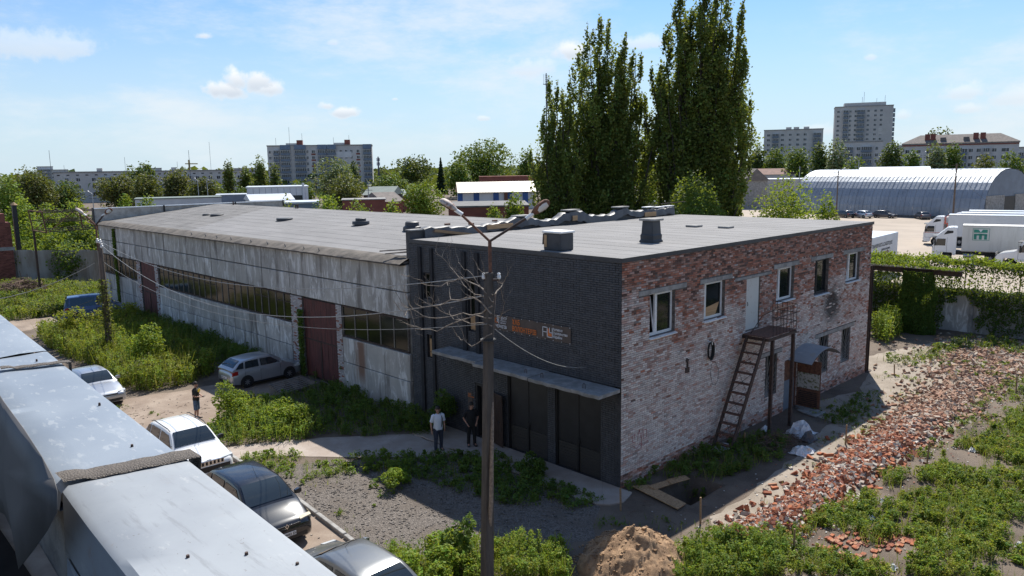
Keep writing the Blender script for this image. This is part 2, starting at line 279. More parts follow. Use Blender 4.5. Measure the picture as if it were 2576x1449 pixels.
b = NB('asphalt_dirt'); n1 = b.noise(.7, 7, .65); n2 = b.noise(35, 4, .7); c = b.mix(b.ramp(n1, .35, .7), (.22, .165, .125), (.32, .255, .20)); c = b.mix(b.math('MULTIPLY', b.ramp(b.noise(.33, 6, .7, (1, .4, 1)), .5, .68), .55), c, (.13, .10, .08)); c = b.mix(b.math('MULTIPLY', b.ramp(n2, .55, .75), .5), c, (.15, .115, .09)); cr = b.voro(1.3, (1, 1, 1), 'Distance', 'DISTANCE_TO_EDGE'); c = b.mix(b.math('MULTIPLY', b.ramp(cr, .02, .0), .15), c, (.11, .085, .07)); b.bump(n2, .6, .02); b.fin(c, .95)
b = NB('lot_concrete'); n1 = b.noise(.12, 7, .65); n2 = b.noise(3, 5, .7); c = b.mix(b.ramp(n1, .35, .7), (.38, .315, .25), (.30, .25, .20)); c = b.mix(b.math('MULTIPLY', b.ramp(n2, .58, .75), .4), c, (.28, .235, .19)); b.fin(c, .95)
b = NB('path_concrete'); n1 = b.noise(.9, 7, .65); n2 = b.noise(28, 4, .7); c = b.mix(b.ramp(n1, .35, .7), (.30, .245, .205), (.39, .335, .29)); cr = b.voro(.8, (1, 1, 1), 'Distance', 'DISTANCE_TO_EDGE'); c = b.mix(b.math('MULTIPLY', b.ramp(cr, .012, .0), .25), c, (.10, .085, .07)); c = b.mix(b.math('MULTIPLY', b.ramp(n2, .55, .75), .35), c, (.17, .14, .12)); b.bump(n2, .5, .015); b.fin(c, .95)
b = NB('gravel'); v1 = b.voro(26, (1, 1, 1), 'Color'); sp = b.new('ShaderNodeSeparateColor'); b.l(v1, sp.inputs[0]); c = b.mix(sp.outputs[0], (.08, .068, .058), (.215, .185, .16)); c = b.mix(b.math('MULTIPLY', b.ramp(b.noise(.8, 5, .6), .42, .66), .8), c, (.13, .105, .084)); b.bump(b.voro(26), 1.0, .04); b.fin(c, .95)
b = NB('soil'); n1 = b.noise(.35, 8, .66); n2 = b.noise(16, 6, .72); n3 = b.noise(90, 3, .7); c = b.mix(b.ramp(n1, .38, .66), (.155, .12, .09), (.085, .062, .046)); c = b.mix(b.math('MULTIPLY', b.ramp(n2, .55, .72), .6), c, (.22, .18, .135)); c = b.mix(b.math('MULTIPLY', b.ramp(n3, .62, .75), .35), c, (.34, .30, .24)); b.bump(n2, .8, .05); b.fin(c, .97)
b = NB('dirt_pale'); n1 = b.noise(.8, 8, .66); n2 = b.noise(22, 6, .72); n3 = b.noise(70, 3, .7); c = b.mix(b.ramp(n1, .35, .66), (.33, .28, .225), (.235, .195, .15)); c = b.mix(b.math('MULTIPLY', b.ramp(n2, .55, .72), .5), c, (.16, .125, .095)); c = b.mix(b.math('MULTIPLY', b.ramp(n3, .6, .75), .4), c, (.47, .42, .36)); b.bump(n2, .8, .04); b.fin(c, .97)
b = NB('sand'); n1 = b.noise(2.4, 8, .7); n2 = b.noise(30, 5, .7); c = b.mix(b.ramp(n1, .38, .62), (.40, .255, .145), (.22, .135, .075)); c = b.mix(b.math('MULTIPLY', b.ramp(n2, .55, .72), .4), c, (.50, .36, .22)); b.bump(n2, .9, .05); b.fin(c, .97)
b = NB('rubble_brick'); col = b.attr(); n1 = b.noise(30, 5, .7); c = b.mix(b.math('MULTIPLY', b.ramp(n1, .55, .7), .55), col, (.45, .40, .35)); b.fin(c, .95)
def foliage(name, trans=.40, rough=.62):
    b = NB(name); col = b.attr(); b.b.inputs['Roughness'].default_value = rough; b.b.inputs['Specular IOR Level'].default_value = .25; b.l(col, b.b.inputs['Base Color'])
    t = b.new('ShaderNodeBsdfTranslucent'); b.l(b.mix(.55, col, (.38, .42, .03)), t.inputs[0]); mx = b.new('ShaderNodeMixShader'); mx.inputs[0].default_value = trans
    b.l(b.b.outputs[0], mx.inputs[1]); b.l(t.outputs[0], mx.inputs[2]); b.l(mx.outputs[0], b.n['Material Output'].inputs[0]); MATS[name] = b.m; return b.m
foliage('leaf'); foliage('leaf_dense', .2); foliage('leaf_poplar', .36)
M('bark', (.075, .06, .048), (.04, .032, .026), 9, .95, bump=.6, stretch=(1, 1, .3)); M('twig', (.24, .20, .16), (.13, .105, .085), 14, .85); M('dry_brush', (.17, .115, .08), (.10, .065, .05), 9, .95)
M('wire', (.30, .30, .29), None, 5, .6); M('wire_dark', (.03, .03, .03), None, 5, .7); M('insulator', (.78, .78, .76), None, 5, .2); M('pole_concrete', (.085, .075, .065), (.055, .048, .042), 7, .95, bump=.5, stretch=(1, 1, .2)); M('pole_wood', (.16, .12, .095), (.09, .07, .055), 9, .95, bump=.6, stretch=(1, 1, .15))
M('skin', (.42, .235, .165), (.38, .20, .14), 9, .6); M('hair_dark', (.022, .016, .013), None, 20, .7); M('cloth_white', (.66, .69, .74), (.60, .63, .68), 8, .9); M('cloth_black', (.013, .013, .014), None, 8, .9); M('cloth_olive', (.030, .030, .026), None, 8, .9); M('cloth_navy', (.035, .042, .065), None, 8, .9); M('cloth_denim', (.09, .14, .22), (.06, .10, .16), 12, .9); M('shoe', (.03, .03, .032), None, 9, .6); M('yellow_print', (.62, .42, .03), None, 9, .8)
M('plastic_sheet', (.62, .62, .62), (.5, .5, .52), 7, .5, bump=.6, bscale=12); M('litter_white', (.72, .72, .71), (.55, .55, .53), 9, .7)
# far buildings
M('far_grey', (.56, .54, .51), (.49, .475, .45), .25, .9); M('far_grey2', (.50, .485, .46), (.44, .425, .405), .2, .9); M('far_pale', (.52, .50, .47), (.45, .435, .405), .3, .9); M('far_white', (.62, .62, .61), (.55, .55, .54), .4, .8); M('far_red', (.24, .085, .06), (.19, .065, .05), .6, .9); M('far_blue', (.03, .10, .30), None, .6, .6); M('far_bluegrey', (.17, .21, .26), (.14, .17, .21), .5, .7); M('far_glaze', (.34, .36, .38), (.22, .24, .26), 2.5, .35)
M('slate', (.20, .17, .15), (.13, .115, .105), 1.2, .92); M('green_roof', (.17, .205, .185), (.14, .17, .155), .8, .8); M('tile_red', (.24, .14, .11), (.17, .105, .085), .9, .9); M('metal_white', (.66, .68, .70), (.56, .59, .62), .4, .35, .15); M('metal_cream', (.66, .57, .44), (.58, .50, .38), .6, .5); M('steel_far', (.10, .10, .11), None, 2, .6, .3); M('crane_yellow', (.45, .33, .10), None, 2, .6)
b = NB('hangar_steel'); n1 = b.noise(.35, 5, .6); n2 = b.noise(1.8, 4, .6); c = b.mix(b.ramp(n1, .35, .7), (.27, .30, .34), (.215, .24, .275)); c = b.mix(b.math('MULTIPLY', b.ramp(n2, .6, .75), .3), c, (.17, .17, .18)); b.bump(n2, .5, .08); b.fin(c, .5, .3)
M('graffiti', (.45, .44, .40), (.12, .13, .05), 9, .7, lo=.5, hi=.6)
# ================================================================== THE SETTING
def axis(lo, hi, segs):
    r = [lo]
    for end, st in segs:
        n = max(1, int(round((end - r[-1]) / st))); s0 = r[-1]; r += [s0 + (end - s0) * (i + 1) / n for i in range(n)]
    return np.array(r + [hi])
gx = axis(-4000, 4000, [(-1500, 2500), (-300, 400), (-30, 60), (-2, 1.5), (5, .15), (40, .7), (160, 15), (600, 110), (2000, 700)])
gy = axis(-4000, 4000, [(-1500, 2500), (-300, 400), (-20, 70), (-5, .7), (0, .15), (14, .9), (90, 8), (400, 80), (2000, 800)])
GX, GY = np.meshgrid(gx, gy, indexing='ij')
def ground_z(x, y):
    x = np.asarray(x, float); y = np.asarray(y, float)
    w = np.clip((-5.2 - y) / 1.5, 0, 1) * np.clip((x + 3.5) / 2, 0, 1) * np.clip((36 - x) / 4, 0, 1) * np.clip((y + 20) / 4, 0, 1)
    z = w * (fbm(x * .55, y * .55, 3) * .42 - .10)
    pit = np.clip(1 - np.maximum(np.abs(x - 1.6) / .95, np.abs(y + 1.7) / .68), 0, .22) / .22
    rim = np.exp(-(((x - 2.2) / .9) ** 2 + ((y + 2.75) / .35) ** 2)) * .14
    return z - 1.5 * pit + rim * (1 - pit)
GZ = ground_z(GX, GY); nx_, ny_ = GX.shape; idx = np.arange(nx_ * ny_).reshape(nx_, ny_)
gf = np.stack([idx[:-1, :-1], idx[1:, :-1], idx[1:, 1:], idx[:-1, 1:]], -1).reshape(-1, 4)
struct(mesh_np('ground', np.stack([GX, GY, GZ], -1).reshape(-1, 3), gf, MATS['soil'], smooth=True))
def sheet(name, pts, z, mat, jit=.15, step=.5, seed=1):
    r = random.Random(seed); P = []
    for i in range(len(pts)):
        a = np.array(pts[i], float); c = np.array(pts[(i + 1) % len(pts)], float); n = max(1, int(np.linalg.norm(c - a) / step))
        for k in range(n):
            q = a + (c - a) * k / n; P.append((q[0] + r.uniform(-jit, jit), q[1] + r.uniform(-jit, jit), z))
    return struct(MB().quad(*P).build(name, mat))
sheet('dirt_track', [(-18.3, -16), (-18.3, 75), (-13, 75), (-9.6, 52), (-4.2, 51.5), (-4.0, 48.5), (-9.3, 46), (-9.8, 30), (-8.9, 23.6), (-3.6, 23.2), (-.1, 23.4), (-.1, 19.6), (-3.2, 18.9), (-6.2, 17.4), (-8.1, 15.2), (-8.3, 6), (-8.6, 2.2), (-9.2, -3), (-9.5, -16)], .008, MATS['asphalt_dirt'], .22, .6, 2)
sheet('gravel_patch', [(-8.25, 11.6), (-4.9, 8.9), (-1.7, 6.2), (-1.55, -.6), (-3.5, -1.6), (-6.5, -1.5), (-8.5, 1.5)], .004, MATS['gravel'], .25, .6, 3)
sheet('dirt_strip', [(-1.6, -.7), (-1.3, -3.4), (-.2, -4.3), (.6, -4.6), (5.4, -4.6), (5.4, -.2), (8, -.15), (21.2, -.15), (22, 1.5), (25, 1.2), (33, -1.5), (33, -6.5), (20, -9.0), (13, -7.0), (9, -6.6), (5.4, -5.0), (.6, -5.1), (-1.8, -4.4), (-4, -2.4), (-3.4, -.9)], .012, MATS['dirt_pale'], .2, .5, 4) if 0 else None
# pale trodden soil between the brick front and the rubble, cut round the pit
for k, P in enumerate([[(2.95, -4.9), (2.95, -3.1), (5.5, -3.0), (8, -2.7), (11.5, -2.2), (12.5, -.14), (14.5, -.5), (17, -1.2), (19, -.6), (21.3, -.12), (22, 1.4), (25, 1.1), (33.5, -1.2), (33.5, -8.2), (20, -9.2), (13, -6.9), (9, -6.8), (6, -5.2)], [(.2, -3.35), (2.93, -3.3), (2.93, -4.95), (.6, -5.1), (-.9, -4.6), (-.6, -3.9)]]):
    sheet('trodden_soil', P, .006, MATS['dirt_pale'], .10, .5, 5 + k)
sheet('concrete_path', [(-8.15, 13.9), (-6.3, 13.1), (-4.1, 11.6), (-1.62, 9.6), (-1.62, 6.5), (-2.6, 6.9), (-4.9, 9.2), (-6.6, 11.2), (-8.15, 12.3)], .014, MATS['path_concrete'], .08, .5, 7)
rj = random.Random(3); PP_ = [(-.02, 9.6), (-1.6, 9.6)] + [(-1.55 + rj.uniform(-.13, .10), 9.6 - .35 * k) for k in range(1, 29)] + [(-1.3, -.55), (-.8, -.75), (-.3, -.6), (-.02, -.5)]
struct(MB().prism(PP_, -.2, .05, 'z').build('pavement', MATS['path_concrete'], bevel=.012))
sheet('truck_yard', [(36.5, -60), (36.5, 20), (60, 70), (100, 95), (190, 95), (190, -60)], .02, MATS['lot_concrete'], .3, 3, 8)
kb = thing('kerb', 'broken concrete kerb edging the gravel beside the parked dark cars', 'kerb', (-8.2, 6, 0))
kp = [(-8.0, 13.2), (-8.05, 11.3), (-8.1, 9.4), (-8.15, 7.5), (-8.3, 5.6), (-8.45, 3.7), (-8.6, 1.8), (-8.8, -.1)]
for i in range(len(kp) - 1):
    a = Vector((*kp[i], .04 + .02 * rnd.random())); c = Vector((*kp[i + 1], .04 + .02 * rnd.random())); d = (c - a).normalized()
    MB().bar(a + d * .02, c - d * .03, .14, .16).build('kerb_stone', MATS['concrete'], kb, bevel=.015)
# ================================================================== BRICK BUILDING
BH, BX, BY = 7.82, 20.4, 11.55
bb = thing('brick_building', 'two-storey brick building, long side bare worn brick, gable painted dark grey', 'building', (0, 0, 0))
OPA = {'w1': (1.53, 3.04, 5.0, 6.5), 'w2': (4.93, 6.38, 5.07, 6.48), 'door': (8.0, 9.08, 4.2, 6.31), 'w3': (10.5, 12.05, 5.05, 6.46), 'w4': (14.08, 15.5, 4.88, 6.48), 'w5': (17.45, 19.03, 5.1, 6.48),
       'gA': (9.78, 10.8, 1.0, 2.82), 'gB': (14.82, 15.82, 1.05, 2.8), 'gC': (17.32, 18.32, 1.1, 2.77), 'low': (11.5, 12.65, .02, 2.27)}
LINA = [(.9, 3.74, 6.5, 6.66), (4.62, 6.88, 6.48, 6.63), (7.1, 10.0, 6.31, 6.41), (10.2, 12.47, 6.46, 6.64), (13.62, 15.9, 6.48, 6.65), (17.04, 19.4, 6.48, 6.66), (9.3, 11.2, 2.82, 2.96), (14.4, 18.75, 2.8, 2.95)]
OPB = {'n1': (10.06, 10.60, 5.4, 6.47), 'n2': (7.22, 7.72, 4.4, 6.48), 'n3': (10.0, 10.46, 2.83, 3.85), 'g1': (3.38, 5.48, .05, 3.05), 'g2': (.87, 2.99, .05, 3.08), 'd': (6.45, 7.37, .05, 2.26)}
def rect_minus(s0, s1, z0, z1, ops):
    xs = sorted({s0, s1, *[min(max(q, s0), s1) for o in ops for q in o[:2]]}); zs = sorted({z0, z1, *[min(max(q, z0), z1) for o in ops for q in o[2:]]}); out = []
    for i in range(len(xs) - 1):
        for j in range(len(zs) - 1):
            cx, cz = (xs[i] + xs[i + 1]) / 2, (zs[j] + zs[j + 1]) / 2
            if not any(o[0] < cx < o[1] and o[2] < cz < o[3] for o in ops): out.append((xs[i], xs[i + 1], zs[j], zs[j + 1]))
    return out
def wall_core(axis, ops, s1, thick, name, mat):
    m = MB()
    for a, c, z0, z1 in rect_minus(0, s1, 0, BH, ops):
        if axis == 'A': m.box(a, c, 0, thick, z0, z1)
        else: m.box(0, thick, a, c, z0, z1)
    o = m.build(name, mat, bb, fix=False); bm = bmesh.new(); bm.from_mesh(o.data); bmesh.ops.remove_doubles(bm, verts=bm.verts, dist=1e-4)
    seen = {}
    for f in bm.faces: seen.setdefault(tuple(sorted(v.index for v in f.verts)), []).append(f)
    bmesh.ops.delete(bm, geom=[f for l in seen.values() if len(l) > 1 for f in l], context='FACES_ONLY'); bm.to_mesh(o.data); bm.free(); return o
wallA = wall_core('A', list(OPA.values()), BX, .32, 'wall', MATS['mortar']); wallA['label'] = 'unpainted front of red brick with worn whitewash'
wallB = wall_core('B', list(OPB.values()), BY, .32, 'wall', MATS['mortar_dark']); wallB['label'] = 'gable front painted dark grey'
wm_ = MB(); wm_.box(BX - .3, BX - .005, .33, BY, 0, BH); wm_.box(.33, BX - .3, BY - .3, BY - .005, 0, BH); wm_.build('wall', MATS['mortar'], bb)
def bricks(axis, s1, blocked, colfn, mat, wall, keep):
    """every brick of a wall as geometry: the `keep` nearest the corner as parts, the rest joined"""
    ch, bl, jt = .0768, .26, .0105; L_ = []
    for r in range(int(BH / ch)):
        z0 = r * ch + jt / 2; z1 = (r + 1) * ch - jt / 2; hd = r % 5 == 2; l = .13 if hd else bl; off = 0 if hd else (r % 2) * .13
        for k in range(-1, int(s1 / l) + 1):
            a, c = k * l + off + jt / 2, (k + 1) * l + off - jt / 2; a = max(a, .0); c = min(c, s1)
            for o in blocked:
                if o[2] < z1 - .01 and o[3] > z0 + .01:
                    if a < o[0] < c: c = o[0] - .004
                    elif a < o[1] < c: a = o[1] + .004
                    elif o[0] <= a and c <= o[1]: c = a - 1; break
            if c - a > .04: L_.append((a, c, z0, z1))
    A = np.array(L_); cen = (A[:, 0] + A[:, 1]) / 2; zc = (A[:, 2] + A[:, 3]) / 2; n = len(A); pr = .011 + .007 * rng.random(n) - .004 * (rng.random(n) < .1); cols = colfn(cen, zc)
    lo = np.stack([A[:, 0], A[:, 2]], 1); hi = np.stack([A[:, 1], A[:, 3]], 1); V = np.zeros((n, 8, 3)); ti = rng.normal(0, .0022, (n, 4)); bv = .006
    for q, (i, j) in enumerate(((0, 0), (1, 0), (1, 1), (0, 1))):
        s = np.where(i, hi[:, 0], lo[:, 0]); z = np.where(j, hi[:, 1], lo[:, 1]); s2 = np.where(i, s - bv, s + bv); z2 = np.where(j, z - bv, z + bv)
        V[:, q] = np.stack([s, np.zeros(n), z], 1); V[:, 4 + q] = np.stack([s2, -pr + ti[:, q], z2], 1)
    if axis == 'B': V = V[:, :, [1, 0, 2]]
    F0 = np.array([(4, 5, 6, 7), (0, 1, 5, 4), (1, 2, 6, 5), (2, 3, 7, 6), (3, 0, 4, 7)]); F0 = F0[:, ::-1] if axis == 'B' else F0
    d = np.linalg.norm(np.stack([cen - 1.2, zc - 5.0], 1), axis=1); order = np.argsort(d); near, rest = order[:keep], order[keep:]
    C = np.repeat(cols[rest], 8, 0); o = mesh_np('brickwork', V[rest].reshape(-1, 3), (np.arange(len(rest))[:, None, None] * 8 + F0[None]).reshape(-1, 4), mat, wall, C); o['kind'] = 'stuff'
    cache = {}
    for i in near:      # alike pieces share a mesh
        key = (round(A[i, 1] - A[i, 0], 2), tuple(np.round(cols[i], 1)), i % 3); p0 = np.array([A[i, 0], 0, A[i, 2]]) if axis == 'A' else np.array([0, A[i, 0], A[i, 2]])
        if key not in cache:
            ob = mesh_np('brick', V[i] - p0, F0, mat, wall, np.repeat(cols[i][None], 8, 0)); cache[key] = ob.data
        else: ob = link(bpy.data.objects.new('brick', cache[key]), wall)
        ob.location = [float(q) for q in p0]
def colA(s, z):
    n = len(s); r = rng.random(n); big = fbm(s * .55, z * .8, 21); fine = fbm(s * 2.6, z * 4.5, 31); edge = 4.75 + .9 * (vnoise(s * .3, s * 0, 5) - .5) + np.clip(1.6 - s * .5, 0, 1.3) - np.clip((s - 15) * .12, 0, .6)
    e = (edge + .1 - z) / .9 + 5.5 * (big - .5) + 5.0 * (fine - .5); pw = .06 + .70 / (1 + np.exp(-1.9 * e)); pw = np.where(z > 6.75, pw * .35, pw); pw = np.where(z < .45, pw * .4, pw); pw = np.where((s > 13) & (z < 2.2), pw * .75, pw)
    white = np.clip((pw + .22 * rng.normal(size=n) - .5) * 1.35 + .5, 0, 1); q = rng.random(n)[:, None]; red = np.array([.33, .13, .08]) * (.6 + .75 * q); pink = np.array([.36, .185, .13]) * (.75 + .5 * q); dark = np.array([.13, .07, .052]) * (.6 + .8 * q); wht = np.array([.70, .645, .59]) * (.8 + .28 * q)
    t = rng.random(n); c = np.where((t < np.where(z > 6.0, .30, .12))[:, None], dark, np.where((t < .68)[:, None], red, pink)); c = c + (wht - c) * white[:, None]
    soot = np.exp(-(((s - 16.0) / .8) ** 2 + ((z - 4.2) / .75) ** 2)) * (rng.random(n) < .9); return c * (1 - .88 * np.clip(soot * 1.5, 0, 1))[:, None]
def colB(s, z): return np.tile(np.array([[.03, .03, .034]]), (len(s), 1)) * (.7 + .6 * rng.random(len(s)))[:, None]
bricks('A', BX, list(OPA.values()) + LINA, colA, MATS['brick_worn'], wallA, 300)
PILB = [(9.93, 10.0, 0, 9), (10.62, 10.86, 0, 9)] and []
bricks('B', BY, list(OPB.values()) + [(0, 8.95, 3.36, 3.52)], colB, MATS['brick_dark'], wallB, 300)
for a, c, z0, z1 in LINA: MB().box(a, c, -.025, -.001, z0, z1).build('lintel', MATS['concrete'], bb, fix=False)
# felt roof: one sheet after another, each lapping the next
roof = MB().box(-.03, BX + .05, -.03, BY - .12, BH, BH + .035).build('roof', MATS['membrane'], bb); MB().box(-.05, BX + .07, -.05, -.03, BH - .10, BH + .05).box(-.05, -.03, -.03, BY - .1, BH - .10, BH + .05).build('roof_edge', MATS['membrane'], roof)
RZ = BH + .038
for i in range(20):
    x0 = i * 1.02; x1 = min(x0 + 1.05, BX); dz = .004 * rnd.random()
    MB().hexa([(x0, -.025, RZ), (x1, -.025, RZ + .001), (x1, BY - .15, RZ + .001), (x0, BY - .15, RZ)], [(x0, -.025, RZ + .006 + dz * .5), (x1, -.025, RZ + .003), (x1, BY - .15, RZ + .003), (x0, BY - .15, RZ + .006 + dz * .5)]).build('felt_sheet', MATS['felt_new'], roof)
# ---- openings of the brick front
def frame_rect(m, a, c, z0, z1, w, y0, y1):
    m.box(a, c, y0, y1, z0, z0 + w); m.box(a, c, y0, y1, z1 - w, z1); m.box(a, a + w, y0, y1, z0 + w, z1 - w); m.box(c - w, c, y0, y1, z0 + w, z1 - w)
def pvc_window(op, split, mat='white_pvc', lab=None, sill=True, tilt=True):
    a, c, z0, z1 = op; y = .13; m = MB(); frame_rect(m, a, c, z0, z1, .055, y, y + .07); s = a + (c - a) * split; m.box(s - .035, s + .035, y, y + .07, z0 + .055, z1 - .055)
    w = m.build('window', MATS[mat], bb, label=lab); fm = MB(); frame_rect(fm, s + .035, c - .055, z0 + .055, z1 - .055, .04, y - .012, y + .05); fm.build('sash', MATS[mat], w)
    if tilt:
        h0, h1 = z0 + .06, z1 - .06; tm = MB()
        for xx in (a + .075, s - .055): tm.bar((xx, y + .03, h0), (xx, y + .22, h1), .04, .04)
        tm.bar((a + .075, y + .22, h1), (s - .055, y + .22, h1), .04, .04); tm.bar((a + .075, y + .03, h0 + .02), (s - .055, y + .03, h0 + .02), .04, .04); tm.build('tilted_sash', MATS[mat], w)
    MB().box(s + .07, c - .09, y + .02, y + .035, z0 + .09, z1 - .09).build('pane', MATS['glass_dark'], w)
    MB().box(a + .05, s - .035, y + .27, y + .28, z0 + .05, z1 - .05).build('pane', MATS['glass_dark'], w)
    if sill: MB().hexa([(a - .05, -.10, z0 - .075), (c + .05, -.10, z0 - .075), (c + .05, .14, z0 - .055), (a - .05, .14, z0 - .055)], [(a - .05, -.10, z0 - .045), (c + .05, -.10, z0 - .045), (c + .05, .14, z0 - .004), (a - .05, .14, z0 - .004)]).build('sill', MATS['white_paint'], w)
    return w
pvc_window(OPA['w1'], .34, lab='white framed window with left sash tilted open'); w2_ = pvc_window(OPA['w2'], .16); pvc_window(OPA['w3'], .27); pvc_window(OPA['w4'], .3, 'plastic_black', 'dark framed window above the soot stain', tilt=False); pvc_window(OPA['w5'], .36)
MB().hexa([(5.2, .139, 5.16), (5.95, .139, 5.16), (5.95, .147, 5.16), (5.2, .147, 5.16)], [(5.24, .139, 5.5), (6.2, .139, 5.62), (6.2, .147, 5.62), (5.24, .147, 5.5)]).build('cardboard', MATS['plywood'], w2_)
for k in ('w1', 'w2', 'w3', 'w4', 'w5', 'gA', 'gB', 'gC'):
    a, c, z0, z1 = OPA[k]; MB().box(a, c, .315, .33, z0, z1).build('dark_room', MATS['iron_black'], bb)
a, c, z0, z1 = OPA['door']; d_ = MB().box(a + .05, c - .02, .03, .08, z0, z1 - .02).build('door', MATS['door_worn'], bb, label='pale grey steel door with rust scratches', bevel=.008)
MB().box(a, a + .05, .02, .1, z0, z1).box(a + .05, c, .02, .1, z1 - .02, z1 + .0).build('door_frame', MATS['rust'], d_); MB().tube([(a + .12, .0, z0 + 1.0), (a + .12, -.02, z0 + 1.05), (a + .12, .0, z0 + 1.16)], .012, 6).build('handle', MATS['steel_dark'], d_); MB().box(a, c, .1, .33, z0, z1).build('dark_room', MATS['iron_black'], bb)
for k in ('gA', 'gB', 'gC'):
    a, c, z0, z1 = OPA[k]; m = MB(); frame_rect(m, a, c, z0, z1, .06, .16, .22); m.box((a + c) / 2 - .03, (a + c) / 2 + .03, .16, .22, z0 + .06, z1 - .06); w = m.build('window', MATS['grey_wood'], bb, label='ground-floor window behind a fan-shaped grille')
    MB().box(a + .06, c - .06, .2, .21, z0 + .06, z1 - .06).build('pane', MATS['glass_dirty'], w); g = MB(); frame_rect(g, a + .01, c - .01, z0 + .01, z1 - .01, .022, .03, .05); cx = a + .04
    for j in range(9):
        t = math.radians(5 + j * 10); dx, dz = math.cos(t), math.sin(t); r = min((c - a - .06) / max(dx, .01), (z1 - z0 - .06) / max(dz, .01)); g.tube([(cx, .04, z0 + .03), (cx + dx * r, .04, z0 + .03 + dz * r)], .010, 5)
    g.build('grille', MATS['concrete_pale'], w)
# ground-floor door with its leaf standing open and arched awning
a, c, z0, z1 = OPA['low']; m = MB(); m.box(a, a + .06, .02, .12, z0, z1); m.box(c - .06, c, .02, .12, z0, z1); m.box(a + .06, c - .06, .02, .12, z1 - .06, z1); df = m.build('door_frame', MATS['rust'], bb)
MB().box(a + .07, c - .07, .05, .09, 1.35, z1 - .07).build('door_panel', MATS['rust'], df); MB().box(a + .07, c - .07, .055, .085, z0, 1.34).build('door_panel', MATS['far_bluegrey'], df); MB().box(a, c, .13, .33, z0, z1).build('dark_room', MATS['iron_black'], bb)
lf = MB().box(12.66, 12.70, -1.12, -.03, .04, 2.2).build('open_door', MATS['rust'], bb, label='rusty steel door leaf standing open, graffiti on its middle', bevel=.006)
MB().box(12.645, 12.66, -1.08, -.07, .92, 1.62).build('graffiti_panel', MATS['graffiti'], lf)
for k in range(8): MB().box(12.64, 12.66, -1.0, -.14, .14 + k * .085, .19 + k * .085).build('louvre', MATS['rust_dark'], lf)
aw = thing('door_awning', 'small arched sheet-metal awning over the rusty ground-floor door', 'awning', (13.3, 0, 2.3)); m = MB(); R_ = []
for i in range(13):
    t = i / 12; x = 11.75 + 2.95 * t; z = 2.27 + .47 * math.sin(math.pi * min(1, t * 1.02)) ** .8; R_.append([(x, -1.1, z - .02), (x, -.04, z + .03), (x, -.04, z + .045), (x, -1.1, z - .002)])
m.loft(R_).build('sheet', MATS['galvanised_dull'], aw, smooth=True); m = MB(); m.tube([(p[0][0], -1.1, p[0][2] - .02) for p in R_], .014, 5); m.tube([(R_[0][0][0], -1.1, 2.25), (R_[0][0][0], -.0, 2.28)], .014, 5); m.tube([(R_[-1][0][0], -1.1, 2.25), (R_[-1][0][0], -.0, 2.28)], .014, 5); m.build('frame', MATS['rust_dark'], aw)
# ---- steel landing, stair and railings
st = thing('steel_stair', 'rusty steel stair and railed landing up to the pale upstairs door', 'staircase', (8.6, -.7, 0))
PX0, PX1, PY0, PZ = 7.75, 10.05, -1.15, 4.12
MB().box(PX0, PX1, PY0, -.02, PZ - .02, PZ).build('landing', MATS['rust'], st); m = MB()
for (p, q) in (((PX0, PY0, PZ - .1), (PX1, PY0, PZ - .1)), ((PX0, -.03, PZ - .1), (PX1, -.03, PZ - .1)), ((PX0, PY0, PZ - .1), (PX0, -.03, PZ - .1)), ((PX1, PY0, PZ - .1), (PX1, -.03, PZ - .1))): m.bar(p, q, .06, .11)
m.build('landing_frame', MATS['rust_dark'], st)
for x in (PX0 + .45, PX1 - .1): MB().box(x - .06, x + .06, PY0 + .0, PY0 + .12, 0, PZ - .19).build('post', MATS['rust_dark'], st)
BX0 = 5.35
for y in (-.25, -1.0): MB().bar((BX0, y, 0.0), (PX0, y, PZ - .03), .05, .18).build('stringer', MATS['rust_dark'], st)
for k in range(11):
    t = (k + .6) / 11.3; x = BX0 + (PX0 - BX0) * t; z = (PZ - .05) * t; MB().box(x - .05, x + .17, -.975, -.275, z, z + .03).build('tread', MATS['rust'], st)
m = MB(); RH = 1.05
for z in (.35, .7, RH): m.tube([(PX0 + .35, PY0, PZ + z), (PX1, PY0, PZ + z), (PX1, -.1, PZ + z)], .016, 6)
for x in np.linspace(PX0 + .35, PX1, 8): m.tube([(x, PY0, PZ), (x, PY0, PZ + RH)], .012, 5)
for y in np.linspace(PY0, -.1, 6)[1:]: m.tube([(PX1, y, PZ), (PX1, y, PZ + RH)], .012, 5)
m.tube([(PX0 + .35, PY0, PZ + RH), (PX0 + .3, PY0 + .45, PZ + RH * .75), (PX0 + .25, -.25, PZ)], .014, 5); m.build('railing', MATS['rust_dark'], st)
m = MB()
for k in range(4):
    t0, t1 = .1 + .2 * k, .3 + .2 * k
    for s in (0, 1): m.tube([(BX0 + (PX0 - BX0) * t0, (-.27, -.98)[s], PZ * t0), (BX0 + (PX0 - BX0) * t1, (-.98, -.27)[s], PZ * t1)], .009, 5)
m.build('bracing', MATS['rust_dark'], st)
